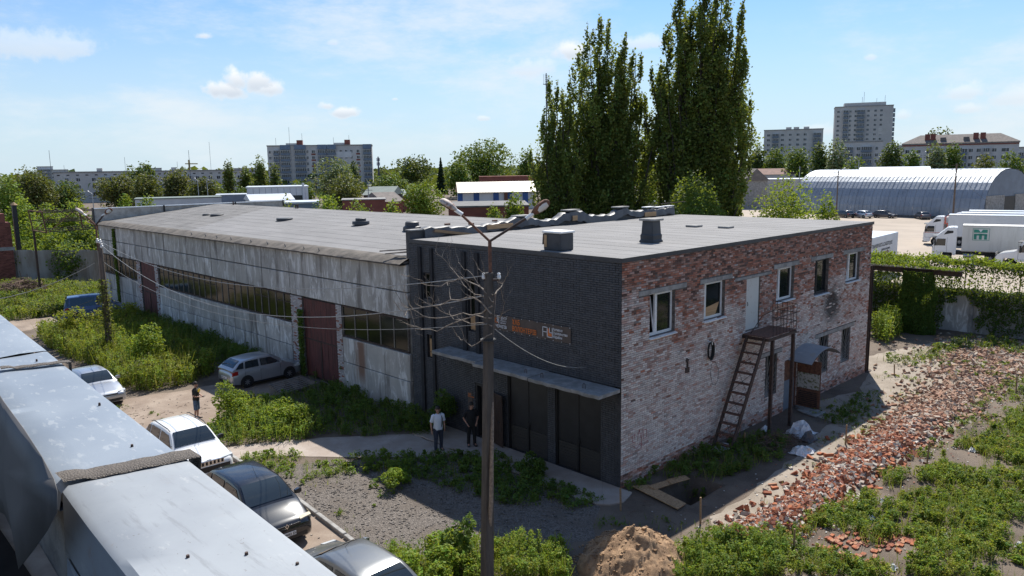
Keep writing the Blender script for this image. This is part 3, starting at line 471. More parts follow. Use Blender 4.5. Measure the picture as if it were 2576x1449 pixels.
# ---- cable coil, wire loop, rusty bracket, wall lamp
cc = thing('cable_coil', 'coil of black cable hanging on the whitewashed brick front', 'cable', (5.3, -.06, 3.6)); m = MB()
for k in range(5): m.tube([(5.3 + (.15 + .012 * k) * math.cos(t), -.06 - .022 * k, 3.88 + (.30 + .015 * k) * math.sin(t)) for t in np.linspace(0, 2 * math.pi, 25)], .014, 5, False)
m.build('coil', MATS['iron_black'], cc); MB().tube([(5.3, .0, 4.2), (5.3, -.16, 4.22), (5.3, -.17, 4.12)], .018, 6).build('hook', MATS['white_paint'], cc)
MB().tube([(5.3, -.05, 3.6), (5.42, -.04, 3.45), (5.75, -.03, 3.35), (6.02, -.03, 3.0), (6.0, -.03, 2.6), (5.8, -.03, 2.42), (5.6, -.03, 2.5), (5.45, -.03, 2.9), (5.5, -.03, 3.3)], .007, 5).build('loose_end', MATS['iron_black'], cc)
rb = MB(); rb.prism([(3.74, 3.3), (3.98, 3.3), (3.98, 3.5), (3.90, 3.52), (3.90, 3.72), (3.95, 3.8), (3.80, 3.86), (3.76, 3.74), (3.82, 3.7), (3.82, 3.5), (3.74, 3.5)], -.05, -.012, 'y'); tag(rb.build('wall_bracket', MATS['rust_dark']), 'small rusty iron bracket fixed low on the whitewashed brick', 'bracket')
gm = NB('red_spray'); gm.fin(gm.mix(gm.ramp(gm.noise(14, 4, .6), .4, .6), (.35, .10, .12), (.42, .25, .24)), .8)
gr = thing('wall_graffiti', 'faint red sprayed scrawl near the foot of the brick corner', 'graffiti', (1.1, -.02, 1.5)); m = MB()
for P in ([(.9, 1.5), (1.0, 1.85), (1.1, 1.5)], [(1.2, 1.9), (1.25, 1.45), (1.4, 1.5), (1.42, 1.75), (1.22, 1.78)], [(.7, 1.55), (.75, 1.75), (.6, 1.72), (.62, 1.5), (.8, 1.45)], [(.65, 1.35), (.85, 1.2), (1.05, 1.35), (1.25, 1.2), (1.5, 1.35)], [(1.1, 1.1), (1.15, 1.75)]): m.tube([(x, -.019, z) for x, z in P], .012, 4)
m.build('scrawl', MATS['red_spray'], gr)
# ---- dark gable: pilasters, narrow windows, gates, door, slab, banner
for a, c in ((10.88, 11.52), (8.18, 9.88)): pass
for (a, c) in ((10.64, 10.84), (9.86, 10.02), (7.76, 7.98), (6.98, 7.18)): MB().box(-.10, -.022, a, c, .05 if a > 9.0 else 3.56, BH - .25).build('pilaster', MATS['mortar_dark'], bb)
for k, ply in (('n1', 0), ('n2', 1), ('n3', 2)):
    a, c, z0, z1 = OPB[k]; m = MB(); m.box(.12, .18, a, a + .05, z0, z1).box(.12, .18, c - .05, c, z0, z1).box(.12, .18, a + .05, c - .05, z0, z0 + .05).box(.12, .18, a + .05, c - .05, z1 - .05, z1); w = m.build('window', MATS['grey_wood'], bb, label='narrow upright window in the dark gable')
    zs = z0 + .05 if ply == 0 else (z0 + .62 if ply == 1 else z1 - .2)
    MB().box(.145, .155, a + .05, c - .05, zs, z1 - .05).build('pane', MATS['glass_dirty'], w)
    if ply: MB().box(.10, .118, a + .06, c - .04, z0 + .04, zs - .01).build('plywood_panel', MATS['plywood'], w)
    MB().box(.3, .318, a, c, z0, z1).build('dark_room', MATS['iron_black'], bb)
for gi, k in enumerate(('g1', 'g2')):
    a, c, z0, z1 = OPB[k]; mid = (a + c) / 2; gt = MB().box(.12, .20, a, c, z0, z1).build('gate', MATS['gate_black'], bb, label='black double garage gate nearer the doorway' if gi == 0 else 'black double garage gate nearest the corner')
    for (p, q) in ((a + .05, mid - .012), (mid + .012, c - .05)):
        MB().box(.085, .12, p, q, 1.02, z1 - .04).build('leaf', MATS['gate_black'], gt, bevel=.006)
        for j in range(9): MB().box(.075 + .006 * rnd.random(), .12, p + .03, q - .03, z0 + .02 + j * .105, z0 + .117 + j * .105).build('plank', MATS['gate_wood'], gt)
    for y, w in ((a + .03, .07), (mid, .07), (c - .03, .07)): MB().box(.03, .084, y - w / 2, y + w / 2, z0, 1.3 if abs(y - mid) < .1 else z1 - .02).build('gate_post', MATS['iron_black'], gt)
    MB().tube([(.05, mid - .05, 1.15), (.03, mid - .05, 1.2), (.05, mid - .05, 1.3)], .012, 6).build('handle', MATS['steel_dark'], gt)
a, c, z0, z1 = OPB['d']; dr = MB().box(.02, .16, a, a + .07, z0, z1).box(.02, .16, c - .07, c, z0, z1).box(.02, .16, a + .07, c - .07, z1 - .07, z1).build('door_frame', MATS['steel_dark'], bb); MB().box(.3, .318, a, c, z0, z1).build('dark_room', MATS['mortar'], bb)
ang = math.radians(14); hx, hy = -.03, a; dl = .92; ex, ey = hx - dl * math.sin(ang), hy - dl * math.cos(ang); lf = MB().bar((hx, hy, 1.12), (ex, ey, 1.12), .05, 2.06).build('open_door', MATS['door_brown'], bb, label='brown ribbed door leaf swung open', bevel=.006)
for j in range(9):
    t = .06 + j * .105; MB().bar((hx + (ex - hx) * t - .03, hy + (ey - hy) * t, 1.12), (hx + (ex - hx) * (t + .045) - .03, hy + (ey - hy) * (t + .045), 1.12), .02, 1.98).build('rib', MATS['door_brown'], lf)
MB().tube([(hx + (ex - hx) * .9 - .04, hy + (ey - hy) * .9, 1.1), (hx + (ex - hx) * .9 - .09, hy + (ey - hy) * .9, 1.1), (hx + (ex - hx) * .78 - .09, hy + (ey - hy) * .78, 1.1)], .012, 6).build('handle', MATS['chrome'], lf)
sl_ = thing('entrance_canopy', 'cracked grey concrete canopy slab over the black gates', 'canopy', (-.6, 4.5, 3.4))
for i, (y0, y1, ox, dz) in enumerate(((.02, 3.25, 1.12, .0), (3.27, 6.2, 1.12, .02), (6.22, 8.93, .98, .05))):
    r = random.Random(40 + i); P = [(-.016, y0)] + [(-ox + r.uniform(-.03, .035) - (.02 if i < 2 else 0), y0 + (y1 - y0) * k / 14) for k in range(15)] + [(-.016, y1)]
    s_ = MB().prism(P, 3.37 + dz, 3.50 + dz, 'z').build('slab', MATS['concrete_pale'], sl_, bevel=.012)
    if i == 2:
        m = MB()
        for k in range(6): m.tube([(-.9, 8.9, 3.45), (-1.0 - .05 * k, 8.98 + .05 * k, 3.5 + .02 * k), (-.95 - .03 * k, 9.1 + .05 * k, 3.46 + .03 * k)], .006, 4)
        m.build('bare_rebar', MATS['rust_dark'], s_)
for y in (.95, 2.9, 3.7, 5.7): MB().tube([(-.78, y - .05, 3.5), (-.78, y - .05, 3.62)] + [(-.78, y - .05 * math.cos(t), 3.62 + .05 * math.sin(t)) for t in np.linspace(.3, math.pi - .3, 5)] + [(-.78, y + .05, 3.62), (-.78, y + .05, 3.5)], .012, 6).build('lifting_loop', MATS['rust_dark'], sl_)
# banner
bn = thing('wall_banner', 'long dark brown banner with orange and white lettering on the grey gable', 'banner', (-.03, 4.2, 4.69)); R_ = []
for i in range(33):
    y = 6.22 - i * 4.03 / 32; w = .012 * math.sin(i * 1.9) + .009 * math.sin(i * .8 + 1); R_.append([(-.045 + w, y, 4.69 + .012 * math.sin(i * .9)), (-.045 - w * .6, y, 4.99), (-.045 + w, y, 5.285 - .014 * abs(math.sin(i * math.pi / 8))), (-.041 + w, y, 5.285 - .014 * abs(math.sin(i * math.pi / 8))), (-.041 - w * .6, y, 4.99), (-.041 + w, y, 4.69 + .012 * math.sin(i * .9))])
MB().loft(R_).build('cloth', MATS['banner_cloth'], bn, smooth=True)
def TB(y, z): return Matrix(((0, 0, -1, -.068), (-1, 0, 0, y), (0, 1, 0, z), (0, 0, 0, 1)))
text_mesh('lettering', 'ХАБ', .26, MATS['orange_print'], bn, TB(5.12, 5.02), .005, width=.42); text_mesh('lettering', 'ВОЛОНТЕРІВ', .25, MATS['orange_print'], bn, TB(5.12, 4.77), .005, width=1.26)
text_mesh('lettering', 'ЦЕНТР', .14, MATS['white_print'], bn, TB(5.77, 5.12), .001, width=.36); text_mesh('lettering', 'ГОТОВНОСТІ', .07, MATS['white_print'], bn, TB(5.77, 5.035), width=.34); text_mesh('lettering', 'ЦИВІЛЬНИХ', .07, MATS['white_print'], bn, TB(5.77, 4.955), width=.32); text_mesh('lettering', 'ЧЕРНІГІВ', .165, MATS['white_print'], bn, TB(6.03, 4.78), .002, width=.6)
for i, (s, w_) in enumerate((('Активне', .46), ('Суспільство', .69), ('України', .44))): text_mesh('lettering', s, .135, MATS['white_print'], bn, TB(3.02, 5.07 - i * .135), .002, width=w_)
def stroke(m, pts, w=.035):
    for p, q in zip(pts[:-1], pts[1:]):
        p = Vector((-.068, *p)); q = Vector((-.068, *q)); d = (q - p).normalized() * w * .45; m.bar(p - d, q + d, .006, w, up=(-1, 0, 0)) if 0 else m.bar(p - d, q + d, w, .006, up=(1, 0, 0))
m = MB(); stroke(m, [(3.52, 4.80), (3.52, 5.14), (3.30, 5.14), (3.30, 4.80), (3.05, 4.80), (3.05, 5.14)], .03); stroke(m, [(3.52, 4.97), (3.30, 4.97)], .028); stroke(m, [(3.19, 5.14), (3.19, 4.97), (3.06, 4.97)], .028); m.build('emblem', MATS['white_print'], bn)
MB().box(-.067, -.062, 3.2, 3.28, 4.83, 5.11).box(-.067, -.062, 3.08, 3.2, 4.83, 4.94).build('emblem', MATS['orange_print'], bn)
m = MB(); stroke(m, [(5.93, 5.0), (5.93, 5.24), (5.85, 5.24), (5.85, 4.96)], .03); stroke(m, [(5.93, 5.08), (5.85, 5.08)], .025); m.build('emblem', MATS['white_print'], bn); m = MB(); stroke(m, [(5.96, 5.13), (6.05, 5.13), (6.05, 4.98), (5.90, 4.98)], .03); m.build('emblem', MATS['orange_print'], bn)
for i in range(11):
    for z in (4.705, 5.265): MB().box(-.062, -.055, 6.2 - i * .398 - .012, 6.2 - i * .398 + .012, z - .012, z + .012).build('eyelet', MATS['white_print'], bn)
ps = thing('door_poster', 'small dark notice with orange lettering left of the open doorway', 'poster', (-.02, 7.68, 1.0)); MB().box(-.034, -.024, 7.54, 7.83, 1.02, 1.84).build('board', MATS['banner_cloth'], ps)
text_mesh('lettering', 'ХАБ', .09, MATS['orange_print'], ps, Matrix.Translation((.032, 0, 0)) @ TB(7.81, 1.72), .003); text_mesh('lettering', 'ВОЛОНТЕРІВ', .056, MATS['orange_print'], ps, Matrix.Translation((.032, 0, 0)) @ TB(7.815, 1.64), .002)
# ---- things on the brick building's roof
ch = thing('roof_chimney', 'squat chimney wrapped in grey membrane with a white cap, nearest roof corner', 'chimney', (.75, 3.45, RZ + .01)); MB().box(.4, 1.1, 3.05, 3.9, RZ, RZ + .62).build('stack', MATS['membrane'], ch, bevel=.03); MB().box(.36, 1.14, 3.01, 3.94, RZ + .621, RZ + .70).build('cap', MATS['white_paint'], ch, bevel=.02); MB().box(.383, .397, 3.72, 3.86, RZ + .12, RZ + .56).build('plank', MATS['plywood'], ch); MB().hexa([(.38, 3.9, RZ + .2), (.7, 3.9, RZ + .25), (.7, 3.94, RZ + .25), (.38, 3.94, RZ + .2)], [(.4, 3.91, RZ + .6), (.9, 3.91, RZ + .6), (.9, 3.92, RZ + .6), (.4, 3.92, RZ + .6)]).build('loose_flap', MATS['membrane_top'], ch)
c2 = thing('roof_chimney', 'slim flue wrapped in grey membrane under a broad stone cap, mid roof', 'chimney', (5.1, 2.55, RZ + .01)); MB().loft([[(5.1 + s * cx_, 2.55 + s * cy_, z) for cx_, cy_ in ((-1, -1), (1, -1), (1, 1), (-1, 1))] for s, z in ((.34, RZ), (.33, RZ + .08), (.30, RZ + .1), (.31, RZ + .3), (.28, RZ + .32), (.25, RZ + .84))]).build('stack', MATS['membrane'], c2, bevel=.02); MB().box(4.75, 5.45, 2.2, 2.9, RZ + .845, RZ + .93).build('cap', MATS['concrete'], c2, bevel=.02)
for (u, v, w) in ((1746, 571, .3), (1826, 574, .28)):
    p = G(u, v, RZ); tag(MB().box(p[0] - w, p[0] + w, p[1] - w, p[1] + w, RZ + .01, RZ + .10).build('roof_slab', MATS['concrete_pale'], bevel=.02), 'small pale capped opening on the felt roof, %s' % ('the darker one nearer the flue' if u < 1800 else 'the whiter one nearer the far corner'), 'roof cap')
# fire wall between the two roofs, draped with loose membrane
fw = thing('fire_wall', 'low wall between the two roofs, draped with wrinkled dark membrane', 'wall', (10, 11.6, 7.3)); FX1 = 19.75
def fwtop(x):
    z = 8.26 + .05 * math.sin(x * 1.3)
    for u, dz, w in ((1312, .16, .75), (1435, .24, .9), (1560, .24, .55)):
        xc = AY(u, 540, 11.6)[0]; t = abs(x - xc) / w; z += dz * (1 if t < .7 else max(0, 1 - (t - .7) / .8))
    return z + (.12 if x > 16.8 else 0)
MB().box(.0, FX1, 11.46, 11.74, 7.0, 8.2).build('wall', MATS['membrane'], fw); R_ = []
for i in range(100):
    x = .75 + i * (FX1 - .85) / 99; t = fwtop(x) + .03 * math.sin(x * 7.3) + .02 * math.sin(x * 13); lo = t - .34 - .17 * (fbm(np.array([x * .9]), np.array([2.]), 9)[0] * 2 - .6); yo = .03 + .05 * vnoise(np.array([x * 2.4]), np.array([.5]), 4)[0]
    R_.append([(x, 11.40 - yo - .02, lo), (x, 11.41 - yo * 1.2, (t + lo) / 2), (x, 11.40 - yo * .4, t - .04), (x, 11.47, t), (x, 11.73, t), (x, 11.80, t - .06), (x, 11.80, t - .3), (x, 11.6, 8.05)])
MB().loft(R_).build('draped_membrane', MATS['membrane_top'], fw, smooth=True)
for u in (1312, 1435, 1560): x = AY(u, 540, 11.6)[0]; z = fwtop(x) + .02; MB().box(x - .5, x + .5, 11.34, 11.86, z, z + .07).build('stone_cap', MATS['concrete'], fw, bevel=.015)
for x in (16.9, 17.9, 18.9): z = fwtop(x) + .035; MB().box(x, x + .85, 11.44, 11.78, z, z + .06).build('stone_cap', MATS['white_paint'], fw, bevel=.015)
for (u0, u1, v, h) in ((1225, 1290, 572, .2), (1440, 1452, 549, .26), (1622, 1650, 540, .24)):
    p = AY(u0, v, 11.3); q = AY(u1, v, 11.3); MB().box(p[0], q[0], 11.27, 11.30, p[2] - h / 2, p[2] + h / 2).build('plank', MATS['plywood'], fw)
MB().bar(AY(1093, 580, 11.25), AY(1186, 590, 11.25), .05, .12).build('plank', MATS['board_wood'], fw); MB().box(.02, .72, 11.38, 11.8, 8.21, 8.26).build('stone_cap', MATS['concrete'], fw)
for x, y in ((2.1, 11.62), (3.5, 11.6), (5.0, 11.62)): z = fwtop(x) + .045; MB().box(x, x + .26, y - .06, y + .06, z, z + .075).build('brick', MATS['rust'], fw)
MB().tube([(18.6, 11.6, 8.58), (21.0, 11.5, 8.62)], .025, 6).build('pipe', MATS['rust_dark'], fw)
# ================================================================== LONG CONCRETE HALL
HY0, HY1, HW, HE, HR, HXR = 11.76, 55.1, 20.4, 6.75, 8.0, 10.2
hall = thing('workshop_hall', 'long workshop hall of stained concrete panels with shallow felt roof', 'building', (0, HY0, 0))
def rz_(x): return HE + .16 + (HR - HE - .16) * (x / HXR if x < HXR else (HW - x) / (HW - HXR))
m = MB(); m.box(.16, .3, HY0, HY1, 0, HE); m.box(HW - .3, HW, HY0, HY1, 0, HE); m.prism([(.31, 0), (HW - .31, 0), (HW - .31, HE), (HXR, HR - .12), (.31, HE)], HY1 - .25, HY1, 'y'); m.build('wall', MATS['concrete_edge'], hall)
JY = [11.76, 17.15, 22.4, 27.6, 32.5, 37.3, 42.0, 46.7, 51.0, 55.1]
for i in range(9):
    for z0, z1 in ((5.5, 6.72), (4.32, 5.47)):
        dx = rnd.uniform(0, .014); MB().box(-.0 - dx, .16, JY[i] + .022, JY[i + 1] - .022, z0 + .012 + rnd.uniform(-.008, .008), z1 - .012).build('wall_panel', MATS['panel_concrete'], hall, bevel=.012)
for a, c in ((11.78, 17.3), (22.5, 27.2), (27.23, 32.2), (32.23, 37.0), (37.03, 42.05), (46.55, 50.9), (50.93, 55.08)):
    dx = rnd.uniform(0, .014); MB().box(-dx, .16, a, c, 1.47, 2.70).build('wall_panel', MATS['panel_concrete'], hall, bevel=.012); MB().box(-.03 - dx, .16, a, c, 0, 1.44).build('plinth_panel', MATS['panel_concrete'], hall, bevel=.012)
cols_w = np.array([.52, .50, .48])
for a, c in ((17.32, 17.84), (21.2, 22.42), (42.08, 42.72), (45.75, 46.52)):      # whitewashed brick piers beside the gates
    pv = []; n = 0; V = []; Cc = []
    pier = MB().box(.0, .16, a, c, 0, 4.30).build('pier', MATS['mortar'], hall)
    for r in range(55):
        off = .13 * (r % 2); y = a - off
        while y < c:
            y0, y1 = max(y, a) + .005, min(y + .25, c) - .005; y += .26
            if y1 - y0 < .04: continue
            z0, z1 = r * .0775 + .006, (r + 1) * .0775 - .006; p = -.012 - .006 * rnd.random()
            V += [(0, y0, z0), (0, y1, z0), (0, y1, z1), (0, y0, z1), (p, y0 + .005, z0 + .005), (p, y1 - .005, z0 + .005), (p, y1 - .005, z1 - .005), (p, y0 + .005, z1 - .005)]
            cc_ = cols_w * rnd.uniform(.8, 1.1) if rnd.random() < .82 else np.array([.28, .11, .07]) * rnd.uniform(.6, 1.2); Cc += [cc_] * 8; n += 1
    F0 = np.array([(7, 6, 5, 4), (4, 5, 1, 0), (5, 6, 2, 1), (6, 7, 3, 2), (7, 4, 0, 3)]); o = mesh_np('brickwork', np.array(V), (np.arange(n)[:, None, None] * 8 + F0).reshape(-1, 4), MATS['brick_worn'], pier, np.array(Cc)); o['kind'] = 'stuff'
def glass_band(y0, y1, n, z0=2.74, z1=4.29):
    w = MB().box(.05, .13, y0, y1, z0, z0 + .07).box(.05, .13, y0, y1, z1 - .07, z1).build('window', MATS['rust_dark'], hall); st_ = (y1 - y0) / n
    for i in range(n + 1): y = y0 + i * st_; MB().box(.045, .135, max(y0, y - .03), min(y1, y + .03), z0 + .07, z1 - .07).build('mullion', MATS['grey_wood'], w)
    for i in range(n):
        a, c = y0 + i * st_ + .03, y0 + (i + 1) * st_ - .03; tl = rnd.uniform(-.012, .012)
        MB().hexa([(.08 + tl, a, z0 + .07), (.08, c, z0 + .07), (.09, c, z0 + .07), (.09 + tl, a, z0 + .07)], [(.08, a, z1 - .07), (.08 - tl, c, z1 - .07), (.09 - tl, c, z1 - .07), (.09, a, z1 - .07)]).build('pane', MATS['glass_dirty'], w)
        if rnd.random() < .6: MB().box(.055, .078, a, c, z0 + 1.05, z0 + 1.09).build('glazing_bar', MATS['rust_dark'], w)
glass_band(11.9, 17.3, 5); glass_band(22.45, 32.2, 11); glass_band(32.2, 42.05, 11); glass_band(46.55, 55.0, 9)
for (a, c, zt, nm) in ((17.86, 21.18, 4.25, 'near'), (42.75, 45.7, 4.4, 'far')):
    mid = (a + c) / 2; g = MB().box(.10, .16, a, c, 0, zt).build('gate', MATS['rust_dark'], hall, label='tall red-brown double gate behind the silver hatchback' if nm == 'near' else 'narrow red-brown double gate far along the hall'); k = 0; y = a + .03
    while y < c - .08:
        w = rnd.uniform(.17, .22); y1 = min(y + w, c - .02)
        for z0, z1 in ((.12, 2.05), (2.12, zt - .03)): MB().box(.062 + .01 * rnd.random(), .099, y, y1 - .008, z0, z1).build('plank', MATS['rust_red'], g)
        y += w
    MB().box(.04, .06, mid - .05, mid + .05, .1, 2.1).build('cover_strip', MATS['rust_dark'], g); MB().box(.045, .062, a, c, 2.05, 2.12).build('cross_rail', MATS['rust_dark'], g)
# roof sheets: newer pale felt this side, older dark felt at the far end
hr = MB().prism([(-.1, HE + .02), (HXR, HR - .06), (HW + .3, HE + .02), (HW + .3, HE + .10), (HXR, HR), (-.1, HE + .10)], HY0 + .01, HY1 - .26, 'y').build('roof', MATS['felt_old'], hall)
for i in range(10):
    x0, x1 = .45 + i * .975, .45 + (i + 1) * .975 + .05; b0 = 37.2 + .75 * x0; z0, z1 = rz_(x0) + .004, rz_(x1) + .004
    for y0, y1, mt in ((HY0 + .02, b0, 'felt_new'), (b0, HY1 - .27, 'felt_old')):
        cuts = [y0, y0 + (y1 - y0) * rnd.uniform(.4, .6), y1]
        for c0, c1 in zip(cuts[:-1], cuts[1:]):
            d = .004 * rnd.random(); MB().hexa([(x0, c0, z0), (x1, c0, z1 - .004), (x1, c1, z1 - .004), (x0, c1, z0)], [(x0, c0, z0 + .007 + d * .5), (x1, c0, z1 + .002), (x1, c1, z1 + .002), (x0, c1, z0 + .007 + d * .5)]).build('felt_sheet', MATS[mt], hr)
R_ = []; NE = 220
for i in range(NE + 1):
    y = HY0 + .02 + (HY1 - HY0 - .3) * i / NE; q = lambda s, f: float(vnoise(np.array([y * f]), np.array([s * 3.1]), s)[0]) - .5
    bump = .10 * max(0, q(2, 1.6) + .12) + .05 * q(5, 4.2); R_.append([(.62, y, rz_(.62) + .02), (.40 + .08 * q(3, 1.1), y, rz_(.4) + .04 + bump), (.16 + .06 * q(4, 2.), y, rz_(.16) + .05 + .7 * bump), (-.12, y, HE + .13 + .05 * q(6, 2.7)), (-.36 + .02 * q(7, 1.5), y, HE + .02 + .03 * q(8, 3.1)), (-.37, y, HE - .02), (-.1, y, HE - .0)])
MB().loft(R_, close=False, cap=False).build('eave_felt', MATS['felt_eave'], hr, smooth=True, fix=True); MB().box(-.34, -.02, HY0 + .03, HY1 - .3, HE - .05, HE - .022).build('eave_board', MATS['rust_dark'], hall)
for i in range(9): y = 18.5 + i * 2.05 + rnd.uniform(-.4, .4); MB().add([(-.18, y, HE + .13), (-.05, y + .12, HE + .14), (-.2, y + .05, HE + .33), (-.12, y + .02, HE + .14)], [(0, 1, 2), (1, 3, 2), (3, 0, 2), (0, 3, 1)]).build('torn_tab', MATS['membrane'], hr)
ep = MB().box(-.3, 16.7, HY1 - .24, HY1 + .06, HE, 7.98).build('end_parapet', M('parapet_concrete', (.48, .45, .40), (.33, .30, .26), 2, .9), hall)
for a, c in ((-.32, 5.4), (5.5, 11.9), (12.0, 16.75)): MB().box(a, c, HY1 - .32, HY1 + .1, 7.985, 8.06).build('parapet_cap', MATS['metal_white'], ep); MB().box(c - .12, c + .02, HY1 - .36, HY1 - .33, 7.5, 8.08).build('joint_post', MATS['iron_black'], ep)
for zz in (8.05, 7.45): MB().box(-.36, -.31, HY1 - .36, HY1 + .1, 6.8, 8.1).build('corner_post', MATS['iron_black'], ep) if zz > 8 else None
def on_roof(u, v):
    z = 7.4
    for _ in range(12): p = G(u, v, z); z = rz_(min(max(p[0], 0), HXR))
    return p
def ring(cx, cy, z, r, n=14): return [(cx + r * math.cos(2 * math.pi * i / n), cy + r * math.sin(2 * math.pi * i / n), z) for i in range(n)]
for (u, v, r, prof, lab) in ((716, 553, .55, [(1, 0), (1, .13), (.95, .16)], 'low round roof vent, third from the brick wall'), (908, 563, .52, [(1, 0), (1, .16), (.95, .2), (.62, .2), (.62, .36), (.55, .38)], 'two-tier round roof vent on the pale felt'), (1037, 578, .5, [(1.05, 0), (1, .2), (.8, .25), (.75, .45), (.6, .5)], 'bulging felt-wrapped roof vent beside the dark gable'), (546, 542, .5, [(1, 0), (1, .12), (.9, .15)], 'flat dark roof hatch on the old felt, nearer one'), (521, 541, .35, [(1, 0), (1, .1), (.9, .13)], 'flat dark roof hatch on the old felt, smaller far one')):
    p = on_roof(u, v); tag(MB().loft([ring(p[0], p[1], p[2] - .03 + h, r * s) for s, h in prof]).build('roof_vent', MATS['membrane'], smooth=True), lab, 'roof vent')
for i, (u, v) in enumerate(((697, 528), (521, 520), (822, 522))):
    p = G(u, v, 7.93); MB().tube([(HXR - .2, p[1], 7.9), (HXR - .2, p[1], 8.22)], .06, 7).tube([(HXR - .2, p[1], 8.22), (HXR - .2, p[1], 8.28)], .085, 7).build('vent_pipe', MATS['rust_dark'], hr)
tm = MB()
for (a, c, lb) in (((-.1, 13.2, 7.0), (.9, 11.9, 7.15), 'weathered plank at the eave end of the hall roof by the dark gable'), ((.1, 12.9, 7.03), (.3, 12.0, 7.12), 'short weathered plank lying crosswise by the dark gable top'), ((.3, 14.2, 7.02), (1.2, 12.2, 7.2), 'longest weathered plank on the hall roof by the dark gable')): tm = MB().bar(Vector(a) + Vector((0, 0, .12)), Vector(c) + Vector((0, 0, .12)), .08, .05); tag(tm.build('loose_plank', MATS['grey_wood']), lb, 'plank', 'loose planks on the hall roof')
vy = None
# ================================================================== FOREGROUND PARAPET (the building under the camera)
PZT = 9.4
def xr(y): return -18.39 + .0433 * (y + 13.06)
def xl(y): return xr(y) - .54
vb = thing('viewpoint_building', 'foreground parapet capped with grey galvanised sheet, bottom left', 'building', (-19, -8, 0))
MB().hexa([(-46, -40, 0), (xr(-40) - .06, -40, 0), (xr(13) - .06, 13, 0), (-46, 13, 0)], [(-46, -40, 8.7), (xr(-40) - .06, -40, 8.7), (xr(13) - .06, 13, 8.7), (-46, 13, 8.7)]).build('wall', MATS['concrete'], vb)
MB().hexa([(xl(-40) + .05, -40, 8.702), (xr(-40) - .06, -40, 8.702), (xr(13) - .06, 13, 8.702), (xl(13) + .05, 13, 8.702)], [(xl(-40) + .05, -40, PZT - .03), (xr(-40) - .06, -40, PZT - .03), (xr(13) - .06, 13, PZT - .03), (xl(13) + .05, 13, PZT - .03)]).build('parapet', MATS['concrete_edge'], vb)
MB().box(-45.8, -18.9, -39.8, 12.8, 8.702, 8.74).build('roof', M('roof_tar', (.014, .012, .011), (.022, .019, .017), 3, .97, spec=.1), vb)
for i, (y0, y1, mt, dz) in enumerate(((-17.5, -11.53, 'galvanised_dull', .012), (-11.52, -8.35, 'galvanised', .0), (-8.34, -4.6, 'galvanised', .006), (-4.59, 0, 'galvanised_dull', .0), (.01, 5, 'galvanised', .004), (5.01, 10, 'galvanised_dull', 0))):
    R_ = []; n = 60
    for k in range(n + 1):
        y = y0 + (y1 - y0) * k / n; q = lambda s, f: float(vnoise(np.array([y * f + 7 * i]), np.array([s * 1.7]), 50 + s)[0]) - .5
        inner = PZT - .30 if i == 0 else PZT - .10; R_.append([(xr(y) + .035 + .012 * q(1, 3), y, PZT - .14), (xr(y) + .022, y, PZT - .03 + .006 * q(2, 3)), (xr(y) + .003, y, PZT + dz - .004 + .006 * q(2, 3)), (xr(y) - .02, y, PZT + dz + .006 * q(2, 3)), (xr(y) - .18, y, PZT + dz + .016 * q(3, 1.4)), (xr(y) - .36, y, PZT + dz + .018 * q(4, 1.7)), (xl(y) + .03 + .004 * q(6, 4), y, PZT + dz + .012 * q(5, 2.2)), (xl(y) + .004 + .006 * q(6, 4), y, PZT + dz - .02), (xl(y) - .012 + .008 * q(6, 4), y, inner), (xl(y) + .02, y, inner)])
    MB().loft(R_, close=False, cap=False).build('cap_sheet', MATS[mt], vb, smooth=True)
for (u, v) in ((620, 1392), (332, 1120), (1190 * .397, 1022 + 950 * .397), (250, 1015), (92, 905), (748, 1418)):
    p = G(u, v, PZT + .014); MB().loft([ring(p[0], p[1], PZT + .002, .008, 7), ring(p[0], p[1], PZT + .019, .006, 7)]).build('screw', MATS['rust_dark'], vb)
MB().loft([[(xl(y) - .02, y, 9.12), (xl(y) - .03, y, 8.98), (xl(y) - .34, y, 8.80), (xl(y) - .34, y, 8.785)] for y in np.linspace(-17.5, -11.62, 20)], close=False, cap=False).build('flashing', MATS['galvanised'], vb, smooth=True)
for (pa, pb, w) in (((150, 1217), (492, 1147), .17), ((0, 936), (176, 914), .10)):
    A_, B_ = G(*pa, PZT), G(*pb, PZT); R_ = []
    for k in range(15):
        t = -.0 + 1.0 * k / 14; p = A_ + (B_ - A_) * t; ww = w * (.44 + .02 * math.sin(k * 2.3)); z = PZT + .022 + .002 * math.sin(k * 1.7) + (.012 if k < 3 else 0); R_.append([(p[0], p[1] - ww, z - .006), (p[0], p[1] - ww * .9, z), (p[0], p[1] + ww * .9, z), (p[0], p[1] + ww, z - .006)])
    R_.append([(xr(R_[-1][0][1]) + .045, q[1], PZT - .10) for q in R_[-1]]); MB().loft(R_, close=False, cap=False).build('sealing_strip', MATS['bitumen_strip'], vb, smooth=True)
